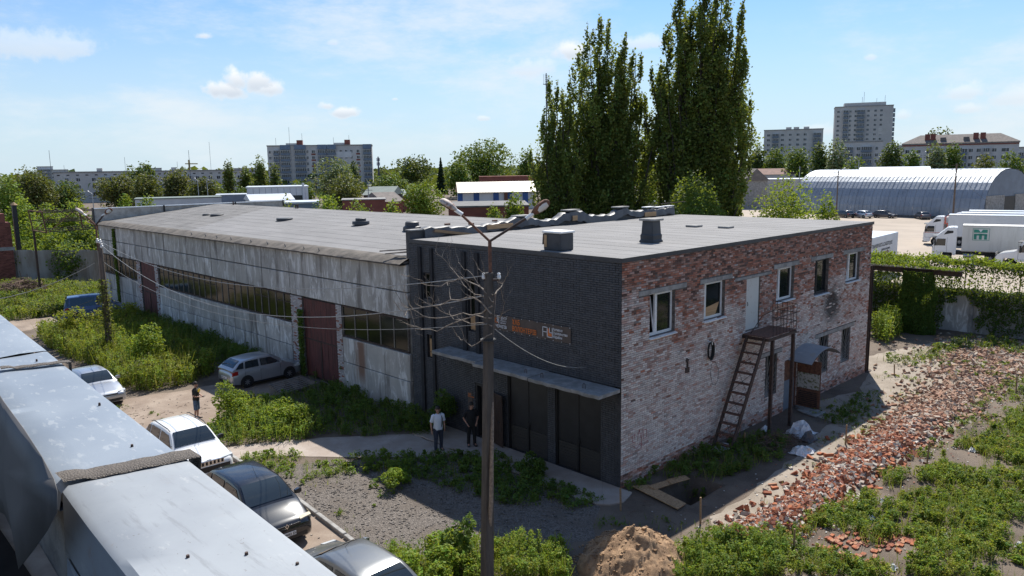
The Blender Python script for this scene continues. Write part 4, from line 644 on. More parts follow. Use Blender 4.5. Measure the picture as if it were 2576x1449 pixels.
# torn inner sheet hanging down from the far cap
outl = [(-120, 830), (-40, 935), (10, 1012), (60, 1080), (105, 1150), (135, 1205), (143, 1236), (142, 1290), (118, 1335), (85, 1382), (46, 1432), (30, 1335), (12, 1295), (-60, 1255), (-160, 1180)]; pts = []
for (u, v) in outl:
    e = 1 if v > 1240 else 0; p = AX(u, v, -18.93 - .10 * max(0, (v - 1000) / 430)); pts.append(p)
ctr = np.mean(pts, 0) + np.array([-.02, 0, 0]); m = MB(); n = len(pts); V = [tuple(p) for p in pts] + [tuple(p + (ctr - p) * .45 + np.array([.008 * ((i % 3) - 1), 0, 0])) for i, p in enumerate(pts)] + [tuple(ctr)]
m.add(V, [(i, (i + 1) % n, n + (i + 1) % n, n + i) for i in range(n)] + [(n + i, n + (i + 1) % n, 2 * n) for i in range(n)]); ts = m.build('torn_sheet', M('sheet_back', (.125, .115, .108), (.085, .08, .076), 2.5, .6, stretch=(1, 1, .3)), vb, smooth=True); so_ = ts.modifiers.new('thickness', 'SOLIDIFY'); so_.thickness = .003
# ================================================================== FAR LEFT: brick stub, fence, gantry
ls = thing('brick_ruin', 'dark red brick wall end with a steel post at the left picture edge', 'wall', (-3.6, 77, 0)); MB().box(-5.2, -2.35, 75.6, 77.4, 0, 6.2).build('wall', MATS['far_red'], ls); MB().box(-5.2, -2.75, 75.7, 77.3, 6.201, 7.1).build('wall', MATS['far_red'], ls); MB().box(-5.3, -2.2, 75.55, 75.6, 3.4, 3.75).build('concrete_band', MATS['concrete'], ls); MB().box(-1.95, -1.55, 76, 76.4, 0, 7.9).build('post', MATS['steel_dark'], ls); MB().loft([ring(-1.75, 76.2, 7.9, .35, 8), ring(-1.75, 76.2, 8.2, .04, 8)]).build('post_cap', MATS['board_wood'], ls)
V = []
for r in range(78):
    for k in range(12):
        y0 = 0; x0 = -5.2 + k * .26 + (.13 if r % 2 else 0); x1 = min(x0 + .245, -2.36)
        if x1 - x0 > .05: p = 75.59 - .012 * rnd.random(); V.append((x0, x1, r * .079 + .005, r * .079 + .07, p))
Vv = np.array([[(a, 75.6, c), (d, 75.6, c), (d, 75.6, e), (a, 75.6, e), (a, p, c), (d, p, c), (d, p, e), (a, p, e)] for a, d, c, e, p in V]); Cb = np.repeat((np.array([[.20, .075, .055]]) * rng.uniform(.5, 1.25, (len(V), 1))), 8, 0)
mesh_np('brickwork', Vv.reshape(-1, 3), (np.arange(len(V))[:, None, None] * 8 + np.array([(4, 5, 6, 7), (0, 1, 5, 4), (1, 2, 6, 5), (2, 3, 7, 6), (3, 0, 4, 7)])).reshape(-1, 4), MATS['brick_worn'], ls, Cb)['kind'] = 'stuff'
cf = thing('corrugated_fence', 'rusty grey corrugated metal fence between the brick end and the hall', 'fence', (.4, 72, 0)); A_, B_ = np.array([-2.3, 76.2]), np.array([3.6, 68.6])
for k in range(9):
    R_ = []
    for j in range(9):
        t = (k + j / 8.0) / 9; p = A_ + (B_ - A_) * t; s = (.09 if j % 2 else -.09); nrm = np.array([-.79, -.61]) * s; q = p + nrm; R_.append([(q[0], q[1], 0), (q[0], q[1], 3.35 + .04 * math.sin(k * 2.1)), (q[0] + .006, q[1] + .008, 3.35 + .04 * math.sin(k * 2.1)), (q[0] + .006, q[1] + .008, 0)])
    MB().loft(R_).build('sheet', M('fence_sheet', (.46, .44, .41), (.30, .26, .22), .8, .6, .3, stretch=(1, 1, .4)), cf)
gn = thing('steel_gantry', 'rusty open steel truss reaching out from the far end of the hall', 'gantry', (-1, 61, 0)); m = MB()
for y in (58.5, 60.7, 63):
    for z in (6.1, 6.9, 7.7): MB().bar((-3.2, y, z), (1.6, y + .6, z + .05), .07, .07).build('rail', MATS['rust_dark'], gn)
for y in (58.4, 63.0):
    MB().bar((-3.1, y, 6.1), (-3.3, y, 7.8), .09).build('strut', MATS['rust'], gn); MB().bar((-2.9, y, 6.1), (-1.0, y, 7.7), .06).build('brace', MATS['rust'], gn); MB().bar((-1, y, 7.7), (1.2, y, 6.1), .06).build('brace', MATS['rust'], gn); MB().bar((.9, y, 6.0), (.7, y, 7.8), .1).build('strut', MATS['rust'], gn)
MB().bar((-3.2, 58.3, 7.8), (-3.2, 63.2, 7.8), .08).build('cross_beam', MATS['rust'], gn); MB().bar((-3.1, 58.3, 6.05), (-3.1, 63.2, 6.05), .08).build('cross_beam', MATS['rust'], gn)
for x, y in ((-3.05, 63),): MB().box(x - .08, x + .08, y - .08, y + .08, 0, 6.05).build('post', MATS['rust_dark'], gn)
# ================================================================== RIGHT: yard wall, pergola beam, post
yw = thing('yard_wall', 'ivy-covered grey concrete yard wall on the right', 'wall', (34.5, 0, 0)); k = 0
for y in np.arange(-22, 14, 3.0): MB().box(34.42 + .03 * rnd.random(), 34.6, y + .015, y + 2.985, 0, 2.78).build('wall_panel', MATS['panel_concrete'], yw, bevel=.015); MB().box(34.36, 34.66, y - .11, y + .11, 0, 2.86).build('post', MATS['concrete'], yw)
mf = thing('mesh_fence', 'dry vine-grown wire fence standing on top of the yard wall', 'fence', (34.5, -4, 2.8)); m = MB()
for y in np.arange(-21.5, 6, 3.0): MB().tube([(34.5, y, 2.78), (34.5, y, 4.5)], .035, 6).build('post', MATS['rust_dark'], mf)
for y in np.arange(-22, 6, .3):
    m.tube([(34.5, y, 2.8), (34.5, y + .3, 4.4)], .007, 3, False); m.tube([(34.5, y + .3, 2.8), (34.5, y, 4.4)], .007, 3, False)
m.build('netting', MATS['rust_dark'], mf)
pg = thing('rusty_pergola', 'rusty steel beam with slate edging carried over the ivy beside the brick building', 'beam', (32.3, 2, 0)); bz = 4.12
MB().box(32.2, 32.45, -.9, 5.6, bz - .3, bz + .02).build('beam', MATS['rust_dark'], pg)
for k in range(7): MB().box(31.95, 32.8, -.9 + k * .93, -.9 + k * .93 + .9, bz + .025 + .01 * (k % 2), bz + .06 + .01 * (k % 2)).build('slate', MATS['slate'], pg)
for y in (1.6, 5.4): MB().box(32.22, 32.42, y - .1, y + .1, 0, bz - .31).build('post', MATS['rust_dark'], pg)
rp = thing('corner_post', 'dark rusty steel post at the far corner of the brick building', 'post', (20.75, .1, 0)); MB().box(20.62, 20.66, -.02, .26, 0, 5.6).box(20.84, 20.88, -.02, .26, 0, 5.6).box(20.66, 20.84, .10, .14, 0, 5.6).build('column', MATS['rust_dark'], rp); MB().box(20.5, 21.0, -.14, .38, 0, .03).build('base_plate', MATS['rust_dark'], rp); MB().box(20.5, 24.5, .02, .22, 5.61, 5.85).build('stub_beam', MATS['rust'], rp) if 0 else None
# ================================================================== FAR BUILDINGS
def facing(p): d = p[:2] - CAM[:2]; return math.atan2(d[1], d[0]) - math.pi / 2      # local x = right, local y = away
WMESH = {}
def far_window(parent, x, y, z, w, h, pane='glass_far', bal=None, frame='white_paint'):
    key = (round(w, 2), round(h, 2))
    if key not in WMESH:
        m = MB(); t = .08; m.box(-w / 2, w / 2, -.06, 0, 0, t); m.box(-w / 2, w / 2, -.06, 0, h - t, h); m.box(-w / 2, -w / 2 + t, -.06, 0, t, h - t); m.box(w / 2 - t, w / 2, -.06, 0, t, h - t); m.box(-.04 + w * .1, .04 + w * .1, -.06, 0, t, h - t)
        me = bpy.data.meshes.new('window'); me.from_pydata(m.v, [], m.f); me.materials.append(MATS[frame]); p = MB().box(-w / 2 + t, w / 2 - t, -.03, -.005, t, h - t); pe = bpy.data.meshes.new('pane'); pe.from_pydata(p.v, [], p.f); pe.materials.append(MATS[pane]); WMESH[key] = (me, pe)
    o = link(bpy.data.objects.new('window', WMESH[key][0]), parent); o.location = (x, y, z); q = link(bpy.data.objects.new('pane', WMESH[key][1]), o); return o
BMESH = {}
def balcony(parent, x, y, z, w, h=2.5, lower='far_bluegrey', r=None):
    key = (round(w, 2), round(h, 2), lower)
    if key not in BMESH:
        a = MB().box(-w / 2, w / 2, -1.1, -.02, 0, 1.05); c = MB().box(-w / 2 + .05, w / 2 - .05, -1.05, -.02, 1.051, h - .2); d = MB()
        n = max(3, int(w / .75))
        for i in range(n + 1): xx = -w / 2 + .05 + (w - .1) * i / n; d.box(xx - .04, xx + .04, -1.09, -1.051, 1.06, h - .21)
        d.box(-w / 2, w / 2, -1.12, -.02, h - .199, h - .1); L_ = []
        for nm, mb, mt in (('balcony', a, lower), ('pane', c, 'glass_far'), ('glazing_frame', d, 'white_paint')):
            me = bpy.data.meshes.new(nm); me.from_pydata(mb.v, [], mb.f); me.materials.append(MATS[mt]); L_.append(me)
        BMESH[key] = L_
    L_ = BMESH[key]; o = link(bpy.data.objects.new('balcony', L_[0]), parent); o.location = (x, y, z)
    link(bpy.data.objects.new('pane', L_[1]), o); link(bpy.data.objects.new('glazing_frame', L_[2]), o)
def block(name, label, u0, u1, D, vtop, depth, wall, cols, fh=2.8, rows=9, z0=1.0, twist=0., roofh=.5, extra=None, cat='building', zt=None):
    """flat-fronted block: cols = list of (fraction along the front, kind, width)"""
    uc = (u0 + u1) / 2; p = AD(uc, vtop, D); w = (u1 - u0) * D / FPX; top = p[2] if zt is None else zt; t = thing(name, label, cat, (p[0], p[1], 0), facing(p) + twist, world=False)
    MB().box(-w / 2, w / 2, 0, depth, 0, top).build('wall', MATS[wall], t, fix=False); MB().box(-w / 2 - .2, w / 2 + .2, -.2, depth + .2, top + .001, top + roofh).build('roof', MATS['concrete'], t, fix=False)
    for f, kind, ww in cols:
        x = -w / 2 + f * w
        for r in range(rows):
            z = top - 1.5 - (r + 1) * fh + .9
            if z < 1: break
            if kind == 'w': far_window(t, x, -.001, z, ww, 1.45)
            elif kind == 'b': balcony(t, x, 0, z - .9, ww, 2.55, 'far_bluegrey')
            elif kind == 'g': balcony(t, x, 0, z - .9, ww, 2.55, 'far_pale')
            elif kind == 'r': MB().box(x - ww / 2, x + ww / 2, -.05, -.003, z - .9, z - .1).build('red_panel', MATS['far_red'], t, fix=False); far_window(t, x, -.001, z, ww * .8, 1.45)
    if extra: extra(t, w, top, depth)
    return t
def ex9(t, w, top, dp):
    for f, ww, h in ((.30, 2.6, 2.4), (.76, 2.6, 2.4)): MB().box(-w / 2 + f * w - ww / 2, -w / 2 + f * w + ww / 2, 3, 7, top + .5, top + .5 + h).build('lift_house', MATS['far_red'], t); MB().box(-w / 2 + f * w - ww / 2 - 5, -w / 2 + f * w - ww / 2 - .01, 3, 7, top + .5, top + 1.5).build('attic', MATS['far_grey'], t)
    for f, h in ((.08, 4), (.21, 9), (.33, 6), (.63, 4), (.78, 5)): MB().tube([(-w / 2 + f * w, 2, top + .4), (-w / 2 + f * w, 2, top + h)], .06, 4).build('antenna', MATS['steel_far'], t)
    MB().box(-w / 2 + .58 * w, -w / 2 + .8 * w, -.3, -.003, top - 5.6, top - 2.8).build('insulation_panel', MATS['far_white'], t)
    for f, ww in ((.17, 4.6), (.31, 5.2), (.52, 4.2), (.61, 4.2), (.955, 4)): MB().hexa([(-w / 2 + f * w - ww / 2, -1.2, top - 1.6), (-w / 2 + f * w + ww / 2, -1.2, top - 1.6), (-w / 2 + f * w + ww / 2, -.05, top - 1.6), (-w / 2 + f * w - ww / 2, -.05, top - 1.6)], [(-w / 2 + f * w - ww / 2, -.5, top + .6), (-w / 2 + f * w + ww / 2, -.5, top + .6), (-w / 2 + f * w + ww / 2, -.05, top + .6), (-w / 2 + f * w - ww / 2, -.05, top + .6)]).build('sloped_glazing', MATS['far_bluegrey'], t)
block('apartment_block', 'nine-storey grey apartment block with red brick strips, left of centre', 676, 933, 365, 367, 13, 'far_grey', [(.025, 'w', 1.2), (.085, 'b', 2.4), (.17, 'b', 4.2), (.31, 'b', 5.0), (.38, 'w', 1.0), (.435, 'r', 2.0), (.52, 'b', 4.0), (.61, 'b', 4.0), (.70, 'w', 1.4), (.75, 'w', 1.2), (.80, 'w', 1.2), (.865, 'r', 1.8), (.955, 'b', 3.8)], 2.8, 8, twist=math.radians(-5), extra=ex9)
def ex5(t, w, top, dp):
    for f, h in ((.05, 3), (.35, 6), (.62, 4), (.8, 12), (.9, 4)): MB().tube([(-w / 2 + f * w, 3, top + .4), (-w / 2 + f * w, 3, top + h)], .05, 4).build('antenna', MATS['steel_far'], t)
    for f in (.22, .44, .6): MB().box(-w / 2 + f * w - 1, -w / 2 + f * w + 1, 3, 6, top + .51, top + 1.7).build('lift_house', MATS['far_grey2'], t)
    for i in range(22): f = (i + .5) / 22; MB().box(-w / 2 + f * w - .5, -w / 2 + f * w + .5, -.03, -.003, top - 1.1, top - .7).build('attic_vent', MATS['iron_black'], t)
block('apartment_block', 'long low five-storey grey apartment block at left behind trees', 168, 612, 311, 432, 12, 'far_grey2', [(.06, 'w', 1.5), (.115, 'w', 1.5), (.19, 'w', 1.5), (.25, 'b', 4), (.33, 'w', 1.5), (.42, 'w', 1.5), (.47, 'b', 4), (.55, 'w', 1.5), (.60, 'w', 1.5), (.66, 'b', 4), (.72, 'w', 1.5), (.79, 'w', 1.5), (.835, 'w', 1.5), (.88, 'w', 1.5), (.95, 'w', 1.5)], 2.8, 4, extra=ex5)
def ext(t, w, top, dp):
    MB().box(-w * .34, w * .38, 3, dp - 2, top + .51, top + 2.6).build('attic', MATS['far_grey2'], t)
    for f, h in ((.47, 6), (.5, 9), (.72, 5), (.86, 6.5)): MB().tube([(-w / 2 + f * w, 4, top + .4), (-w / 2 + f * w, 4, top + h)], .08, 4).build('antenna', MATS['steel_far'], t)
    MB().box(w * .26, w * .40, -.04, -.003, top - 17, top - 13).build('patched_panel', MATS['far_pale'], t); MB().box(w * .12, w * .24, -.04, -.003, top - 26, top - 22.8).build('patched_panel', MATS['far_white'], t)
    for r in range(12): balcony(t, w / 2 + .3, 1.4, top - 4 - r * 2.8, 1.6, 2.5, 'far_bluegrey')
block('apartment_tower', 'tall grey apartment tower on the right skyline', 2107, 2241, 465, 268, 16, 'far_grey2', [(.06, 'w', 1.6), (.19, 'b', 2.8), (.27, 'w', 1.4), (.37, 'w', 2.0), (.45, 'b', 4.2), (.58, 'w', 1.5), (.70, 'w', 1.6), (.80, 'w', 1.6)], 2.8, 12, twist=math.radians(4), extra=ext)
block('apartment_block', 'pale seven-storey apartment block left of the tower', 1926, 2066, 440, 327, 14, 'far_pale', [(.08, 'w', 1.8), (.2, 'b', 3.5), (.32, 'w', 1.8), (.45, 'w', 1.6), (.58, 'w', 1.8), (.7, 'w', 1.8), (.9, 'b', 4)], 2.8, 7, extra=lambda t, w, top, dp: [MB().box(-w / 2 + f * w - 1.5, -w / 2 + f * w + 1.5, 3, 6, top + .51, top + 1.8).build('attic', MATS['far_pale'], t) for f in (.42, .55, .72)])
block('apartment_annexe', 'lower grey block with glazed balconies at the tower foot', 2110, 2215, 330, 358, 12, 'far_grey', [(.1, 'w', 1.6), (.28, 'b', 3), (.48, 'w', 1.5), (.66, 'b', 4.2), (.88, 'w', 1.2)], 2.8, 5)
def exh(t, w, top, dp):
    MB().add([(-w / 2 - .5, -.5, top + .51), (w / 2 + .5, -.5, top + .51), (w / 2 + .5, dp + .5, top + .51), (-w / 2 - .5, dp + .5, top + .51), (-w / 2 + 6, dp / 2, top + 3.9), (w / 2 - 6, dp / 2, top + 3.9)], [(0, 1, 5, 4), (1, 2, 5), (2, 3, 4, 5), (3, 0, 4), (3, 2, 1, 0)]).build('hip_roof', MATS['slate'], t)
    for f in (.22, .27, .64, .70): MB().box(-w / 2 + f * w - .9, -w / 2 + f * w + .9, 2, 3.4, top + 1, top + 4.2).build('chimney', MATS['far_red'], t)
    for f in (.36, .56): MB().prism([(1.2, top + 1.0), (3.4, top + 2.6), (1.4, top + 2.7)], -w / 2 + f * w - 1, -w / 2 + f * w + 1, 'x').build('dormer', MATS['slate'], t)
    MB().box(-w / 2 + .02, w / 2 - .02, -.25, -.003, top - .5, top - .02).build('eave', MATS['far_red'], t)
block('apartment_block', 'four-storey grey block with brown hipped roof and brick chimneys, far right', 2285, 2540, 300, 362, 13, 'far_grey', [(.05, 'w', 1.6), (.15, 'w', 1.6), (.24, 'w', 1.6), (.33, 'b', 3.2), (.42, 'w', 1.6), (.53, 'b', 3.6), (.605, 'w', 1.5), (.67, 'w', 1.5), (.735, 'g', 2.2), (.80, 'w', 1.6), (.89, 'w', 2.6)], 2.75, 4, extra=exh)
block('apartment_block', 'brown block with balconies cut off by the right picture edge', 2528, 2620, 330, 372, 13, 'far_pale', [(.15, 'b', 4), (.4, 'b', 4), (.65, 'w', 2)], 2.8, 4)
for (u0, u1, v, D, c, lab) in ((95, 130, 420, 620, 'far_white', 'distant white apartment block with ribbed front at far left'), (130, 168, 428, 600, 'far_pale', 'distant pale pink apartment block beside the white one at far left'), (588, 640, 424, 700, 'far_pale', 'distant pale block peeping between the poplars left of centre'), (352, 404, 424, 640, 'far_grey', 'distant grey roofline above the long low block'), (2255, 2330, 366, 700, 'far_grey2', 'distant block on the skyline behind the hipped roof')):
    block('apartment_block', lab, u0, u1, D, v, 14, c, [(.15, 'w', 2), (.35, 'b', 3), (.55, 'w', 2), (.75, 'b', 3), (.92, 'w', 2)], 2.8, 6)
# blue and white warehouse
p = AD(1232, 484, 205); t = thing('warehouse', 'white warehouse with blue stripes and cream metal roof', 'building', (p[0], p[1], 0), facing(p) + math.radians(6), world=False); w = 24.0; dp = 9; h = p[2]
MB().box(-w * .34, w / 2, 0, dp, 0, h).build('wall', MATS['far_white'], t); R_ = []
MB().prism([(-.9, h - .05), (dp / 2, h + 2.6), (dp + .9, h - .05), (dp + .9, h + .08), (dp / 2, h + 2.75), (-.9, h + .08)], -w * .36, w / 2 + .5, 'x').build('roof', MATS['metal_cream'], t)
MB().prism([(0, h), (dp, h), (dp / 2, h + 2.6)], -w * .34 + .0, -w * .34 + .2, 'x').build('gable', MATS['far_white'], t)
for i in range(26): x = -w * .36 + (i + .5) * w * .86 / 26; MB().bar((x, -.9, h + .1), (x, dp / 2, h + 2.78), .08, .06).build('roof_rib', MATS['metal_cream'], t)
for x, ww in ((-w * .33, 1.3), (-w * .15, 1.5), (w * .07, 1.5), (w * .22, 1.5), (w * .40, 1.5)): MB().box(x - ww / 2, x + ww / 2, -.06, -.003, .2, h - .02).build('blue_stripe', MATS['far_blue'], t)
for x in (-w * .25, -.5, w * .3): MB().box(x - 1.2, x + 1.2, -.1, -.065, 1.6, 2.6).build('sign_board', MATS['far_white'], t)
MB().box(w * .16, w * .16 + .9, -.5, -.07, 0, h + .2).build('rusty_duct', MATS['rust'], t)
def shed(name, label, u0, u1, vt, D, depth, wall, roofm, rise=1.5, twist=0., cat='building', ridge='x'):
    p = AD((u0 + u1) / 2, vt, D); w = (u1 - u0) * D / FPX; t = thing(name, label, cat, (p[0], p[1], 0), facing(p) + math.radians(twist), world=False); h = p[2] - rise
    MB().box(-w / 2, w / 2, 0, depth, 0, h).build('wall', MATS[wall], t)
    if rise > .3:
        if ridge == 'x': MB().prism([(-.4, h + .01), (depth + .4, h + .01), (depth / 2, h + rise)], -w / 2 - .3, w / 2 + .3, 'x').build('roof', MATS[roofm], t)
        else: MB().prism([(-w / 2 - .4, h + .01), (w / 2 + .4, h + .01), (0, h + rise)], -.4, depth + .4, 'y').build('roof', MATS[roofm], t)
    else: MB().box(-w / 2 - .15, w / 2 + .15, -.15, depth + .15, h + .002, h + max(.12, rise)).build('roof', MATS[roofm], t)
    return t, w, h
shed('brick_hall', 'long red brick building behind the blue and white warehouse', 1205, 1345, 443, 250, 12, 'far_red', 'far_red', .2)
t, w, h = shed('office_building', 'light grey flat modern building behind the far roof parapet', 624, 772, 469, 150, 12, 'metal_white', 'metal_white', .2)
for k in range(3): MB().box(-w / 2 + .6 + k * 3.6, -w / 2 + 3.2 + k * 3.6, -.06, -.003, h - 2.6, h - 1.6).build('window', MATS['glass_far'], t)
for k in range(10): MB().box(-w / 2 + k * w / 10, -w / 2 + k * w / 10 + .06, -.02, -.003, .2, h - .1).build('panel_seam', MATS['far_bluegrey'], t)
MB().tube([(w * .42, -.4, 0), (w * .42, -.4, h + .8)], .22, 8).build('flue', MATS['metal_white'], t)
t, w, h = shed('annexe_building', 'low white annexe with sloping metal roof in front of the grey office', 634, 735, 489, 120, 8, 'metal_white', 'metal_white', .9, 8); shed('garage_building', 'small grey metal garage beside the far parapet end', 690, 800, 508, 95, 6, 'far_bluegrey', 'metal_white', .2)
shed('green_roof_shed', 'dark timber shed with grey-green gable roof, centre background', 912, 985, 470, 190, 10, 'rust_dark', 'green_roof', 2.0, -18); shed('green_roof_shed', 'smaller green roofed shed half hidden by the bright tree', 985, 1030, 477, 200, 9, 'far_red', 'green_roof', 1.8, 20)
shed('brick_outbuilding', 'low red brick outbuilding with pale roof edge in mid background', 862, 968, 501, 120, 6, 'far_red', 'concrete_pale', .15); shed('slate_shed', 'shed with rusty slate roof left of the bright green tree', 960, 1015, 484, 135, 8, 'far_red', 'slate', 1.6, 25); shed('flat_felt_building', 'low flat dark felt roof in front of the warehouse', 1128, 1330, 517, 95, 14, 'far_red', 'felt_old', .2)
t, w, h = shed('depot_building', 'dark grey low depot behind the far left parapet', 548, 690, 488, 190, 9, 'far_bluegrey', 'metal_white', .15); shed('depot_building', 'green edged white low roof at far left behind the hall', 350, 550, 497, 150, 8, 'far_white', 'green_roof', .2)
shed('slate_shed', 'brown slate roof behind the poplars near the hangar', 1870, 1935, 424, 190, 14, 'concrete', 'slate', 3.0, 30, ridge='y'); shed('slate_shed', 'low grey slate shed between the two tall poplars', 1585, 1680, 478, 120, 12, 'far_white', 'slate', 1.6, 15); shed('white_shed', 'white flat-roofed shed left of the arched hangar', 1890, 2042, 450, 200, 12, 'far_pale', 'metal_white', .2); shed('brown_roof_house', 'brown tiled roof left of the hangar on the skyline', 1895, 2000, 424, 260, 12, 'far_grey', 'tile_red', 2.0); shed('white_shed', 'low white building seen beneath the poplar crowns', 1560, 1690, 508, 85, 6, 'far_white', 'metal_white', .15); shed('white_roof_hall', 'bright white low roof rising behind the hangar', 2170, 2330, 420, 195, 20, 'far_white', 'metal_white', 1.2)
# arched steel hangar
B_ = G(2478, 555)[:2]; A_ = B_ + np.array([.16, .987]) * 40.0; ax_ = (B_ - A_); LEN = np.linalg.norm(ax_); ax_ /= LEN; nb = np.array([-ax_[1], ax_[0]]); nb = nb if nb[0] > 0 else -nb
hg = thing('arched_hangar', 'long arched steel hangar with ribbed sheet skin', 'hangar', (*(A_ + nb * 9), 0), math.atan2(ax_[1], ax_[0]), world=False); HH, HWd = 9.4, 10.0
def arc(t): return (HWd * -math.copysign(abs(math.cos(t)) ** .85, math.cos(t)), HH * math.sin(t) ** .9)
flip = -1 if np.cross(np.append(ax_, 0), np.append(nb, 0))[2] < 0 else 1
ns = 46
for k in range(ns):
    R_ = []; x0, x1 = LEN * k / ns, LEN * (k + 1) / ns - .03
    for j in range(17):
        t = math.pi * j / 16; y, z = arc(t); y *= flip; r2 = 1 - .0015 * (k % 2) ; R_.append([(x0, y * r2, z * r2 + .02), (x0 + .10, y * 1.004, z * 1.004 + .02), (x0 + .18, y * r2, z * r2 + .02), (x1, y * r2, z * r2 + .02)])
    MB().loft(R_, close=False, cap=False).build('skin_sheet', MATS['hangar_steel'], hg)
P_ = [(arc(math.pi * j / 16)[0] * flip * .985, arc(math.pi * j / 16)[1] * .985) for j in range(17)]
MB().prism(P_, LEN - .15, LEN - .02, 'x').build('end_wall', MATS['far_bluegrey'], hg); MB().prism(P_, .05, .2, 'x').build('end_wall', MATS['far_bluegrey'], hg); MB().box(LEN - .019, LEN + .1, -2.2 * 1, 2.2, 0, 4.2).build('gate', MATS['iron_black'], hg); MB().box(LEN - .019, LEN + .16, -9.3, -2.25, 0, 4.5).box(LEN - .019, LEN + .16, 2.25, 9.3, 0, 4.5).build('lower_wall', MATS['concrete'], hg)
MB().box(.2, LEN - .2, -HWd * flip - .15, -HWd * flip + .02, 0, .5).build('plinth', MATS['concrete_edge'], hg) if flip > 0 else MB().box(.2, LEN - .2, HWd - .02, HWd + .15, 0, .5).build('plinth', MATS['concrete_edge'], hg)
# mast, crane, antennas
def mast(name, label, u, v0, v1, D, r, extra=None, cat='mast'):
    p, q = AD(u, v0, D), AD(u, v1, D); t = thing(name, label, cat, (p[0], p[1], 0)); MB().tube([(p[0], p[1], 0), (p[0], p[1], p[2])], [r, r * .6], 6).build('shaft', MATS['steel_far'], t); n = max(1, int((p[2]) / 12))
    if extra == 'cell':
        for dx in (-.5, .5):
            for dz in (0, 1.8): MB().box(p[0] + dx - .2, p[0] + dx + .2, p[1] - .25, p[1] + .25, p[2] - 2 - dz, p[2] - .6 - dz).build('panel_antenna', MATS['far_white'], t)
    if extra == 'lattice':
        for k in range(14):
            z = p[2] * (.55 + .45 * k / 14); m = MB(); s = .5 - .012 * k; m.bar((p[0] - s, p[1], z), (p[0] + s, p[1], z + .7), .06); m.bar((p[0] + s, p[1], z), (p[0] - s, p[1], z + .7), .06); m.build('lattice', MATS['steel_far'], t)
        for dx in (-1.2, -.5, .5, 1.2): MB().tube([(p[0] + dx, p[1], p[2] - 3.2), (p[0] + dx, p[1], p[2] - .4)], .05, 4).build('aerial', MATS['steel_far'], t)
        MB().box(p[0] - 1.3, p[0] + 1.3, p[1] - .1, p[1] + .1, p[2] - 3.4, p[2] - 3.2).build('platform', MATS['steel_far'], t)
    return t
mast('cell_mast', 'slim grey mobile phone mast right of the nine-storey block', 951, 394, 440, 330, .45, 'cell'); mast('radio_mast', 'lattice radio mast behind the small poplar', 1374, 184, 300, 230, .25, 'lattice'); mast('whip_antenna', 'tall thin antenna at far left above the trees', 123, 378, 500, 240, .09); mast('whip_antenna', 'thin antenna left of the nine-storey block', 474, 378, 500, 240, .09)
p = AD(475, 402, 900); cr = thing('tower_crane', 'pale yellow tower crane far off on the left skyline', 'crane', (p[0], p[1], 0)); MB().bar((p[0], p[1], 0), (p[0], p[1], p[2]), 1.6).build('tower', MATS['crane_yellow'], cr); q = AD(497, 412, 900); q2 = AD(466, 412, 900); MB().bar(q2, q, 1.2, 1.2).build('jib', MATS['crane_yellow'], cr)
# ================================================================== VEGETATION
def leaf_mesh(name, P, size, cols, mat, parent=None, up=.35, aspect=.62, seed=0, blades=None):
    r = np.random.default_rng(seed + 5); n = len(P); nn = r.normal(size=(n, 3)); nn[:, 2] = np.abs(nn[:, 2]) + up; nn /= np.linalg.norm(nn, axis=1)[:, None]
    t = r.normal(size=(n, 3)); t -= nn * (t * nn).sum(1)[:, None]; t /= np.linalg.norm(t, axis=1)[:, None]; bvec = np.cross(nn, t); s = (np.asarray(size) * (.65 + .7 * r.random(n)))[:, None]
    fold = nn * s * .12; V = np.stack([P - t * s * .5, P + bvec * s * aspect * .5 - fold, P + t * s * .5, P - bvec * s * aspect * .5 - fold], 1).reshape(-1, 3)
    C = np.repeat(cols, 4, 0)
    if blades is not None: V = np.vstack([V, blades[0]]); C = np.vstack([C, blades[1]]); n = len(V) // 4
    return mesh_np(name, V, np.arange(n * 4).reshape(n, 4), mat, parent, C)
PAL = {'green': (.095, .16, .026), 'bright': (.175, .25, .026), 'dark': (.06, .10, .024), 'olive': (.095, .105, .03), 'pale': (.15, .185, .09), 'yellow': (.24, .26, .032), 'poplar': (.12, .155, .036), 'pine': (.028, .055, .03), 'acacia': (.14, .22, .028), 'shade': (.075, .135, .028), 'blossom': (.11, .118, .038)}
def lcol(pal, n, r, var=.35, lob=None):
    c = np.array(PAL[pal])[None] * (1 - var + 2 * var * r.random((n, 1))); c = c * (1 + .22 * r.normal(size=(n, 3)) * np.array([.6, .3, .5]))
    if lob is not None: c = c * lob[:, None]
    return np.clip(c, .004, .6)
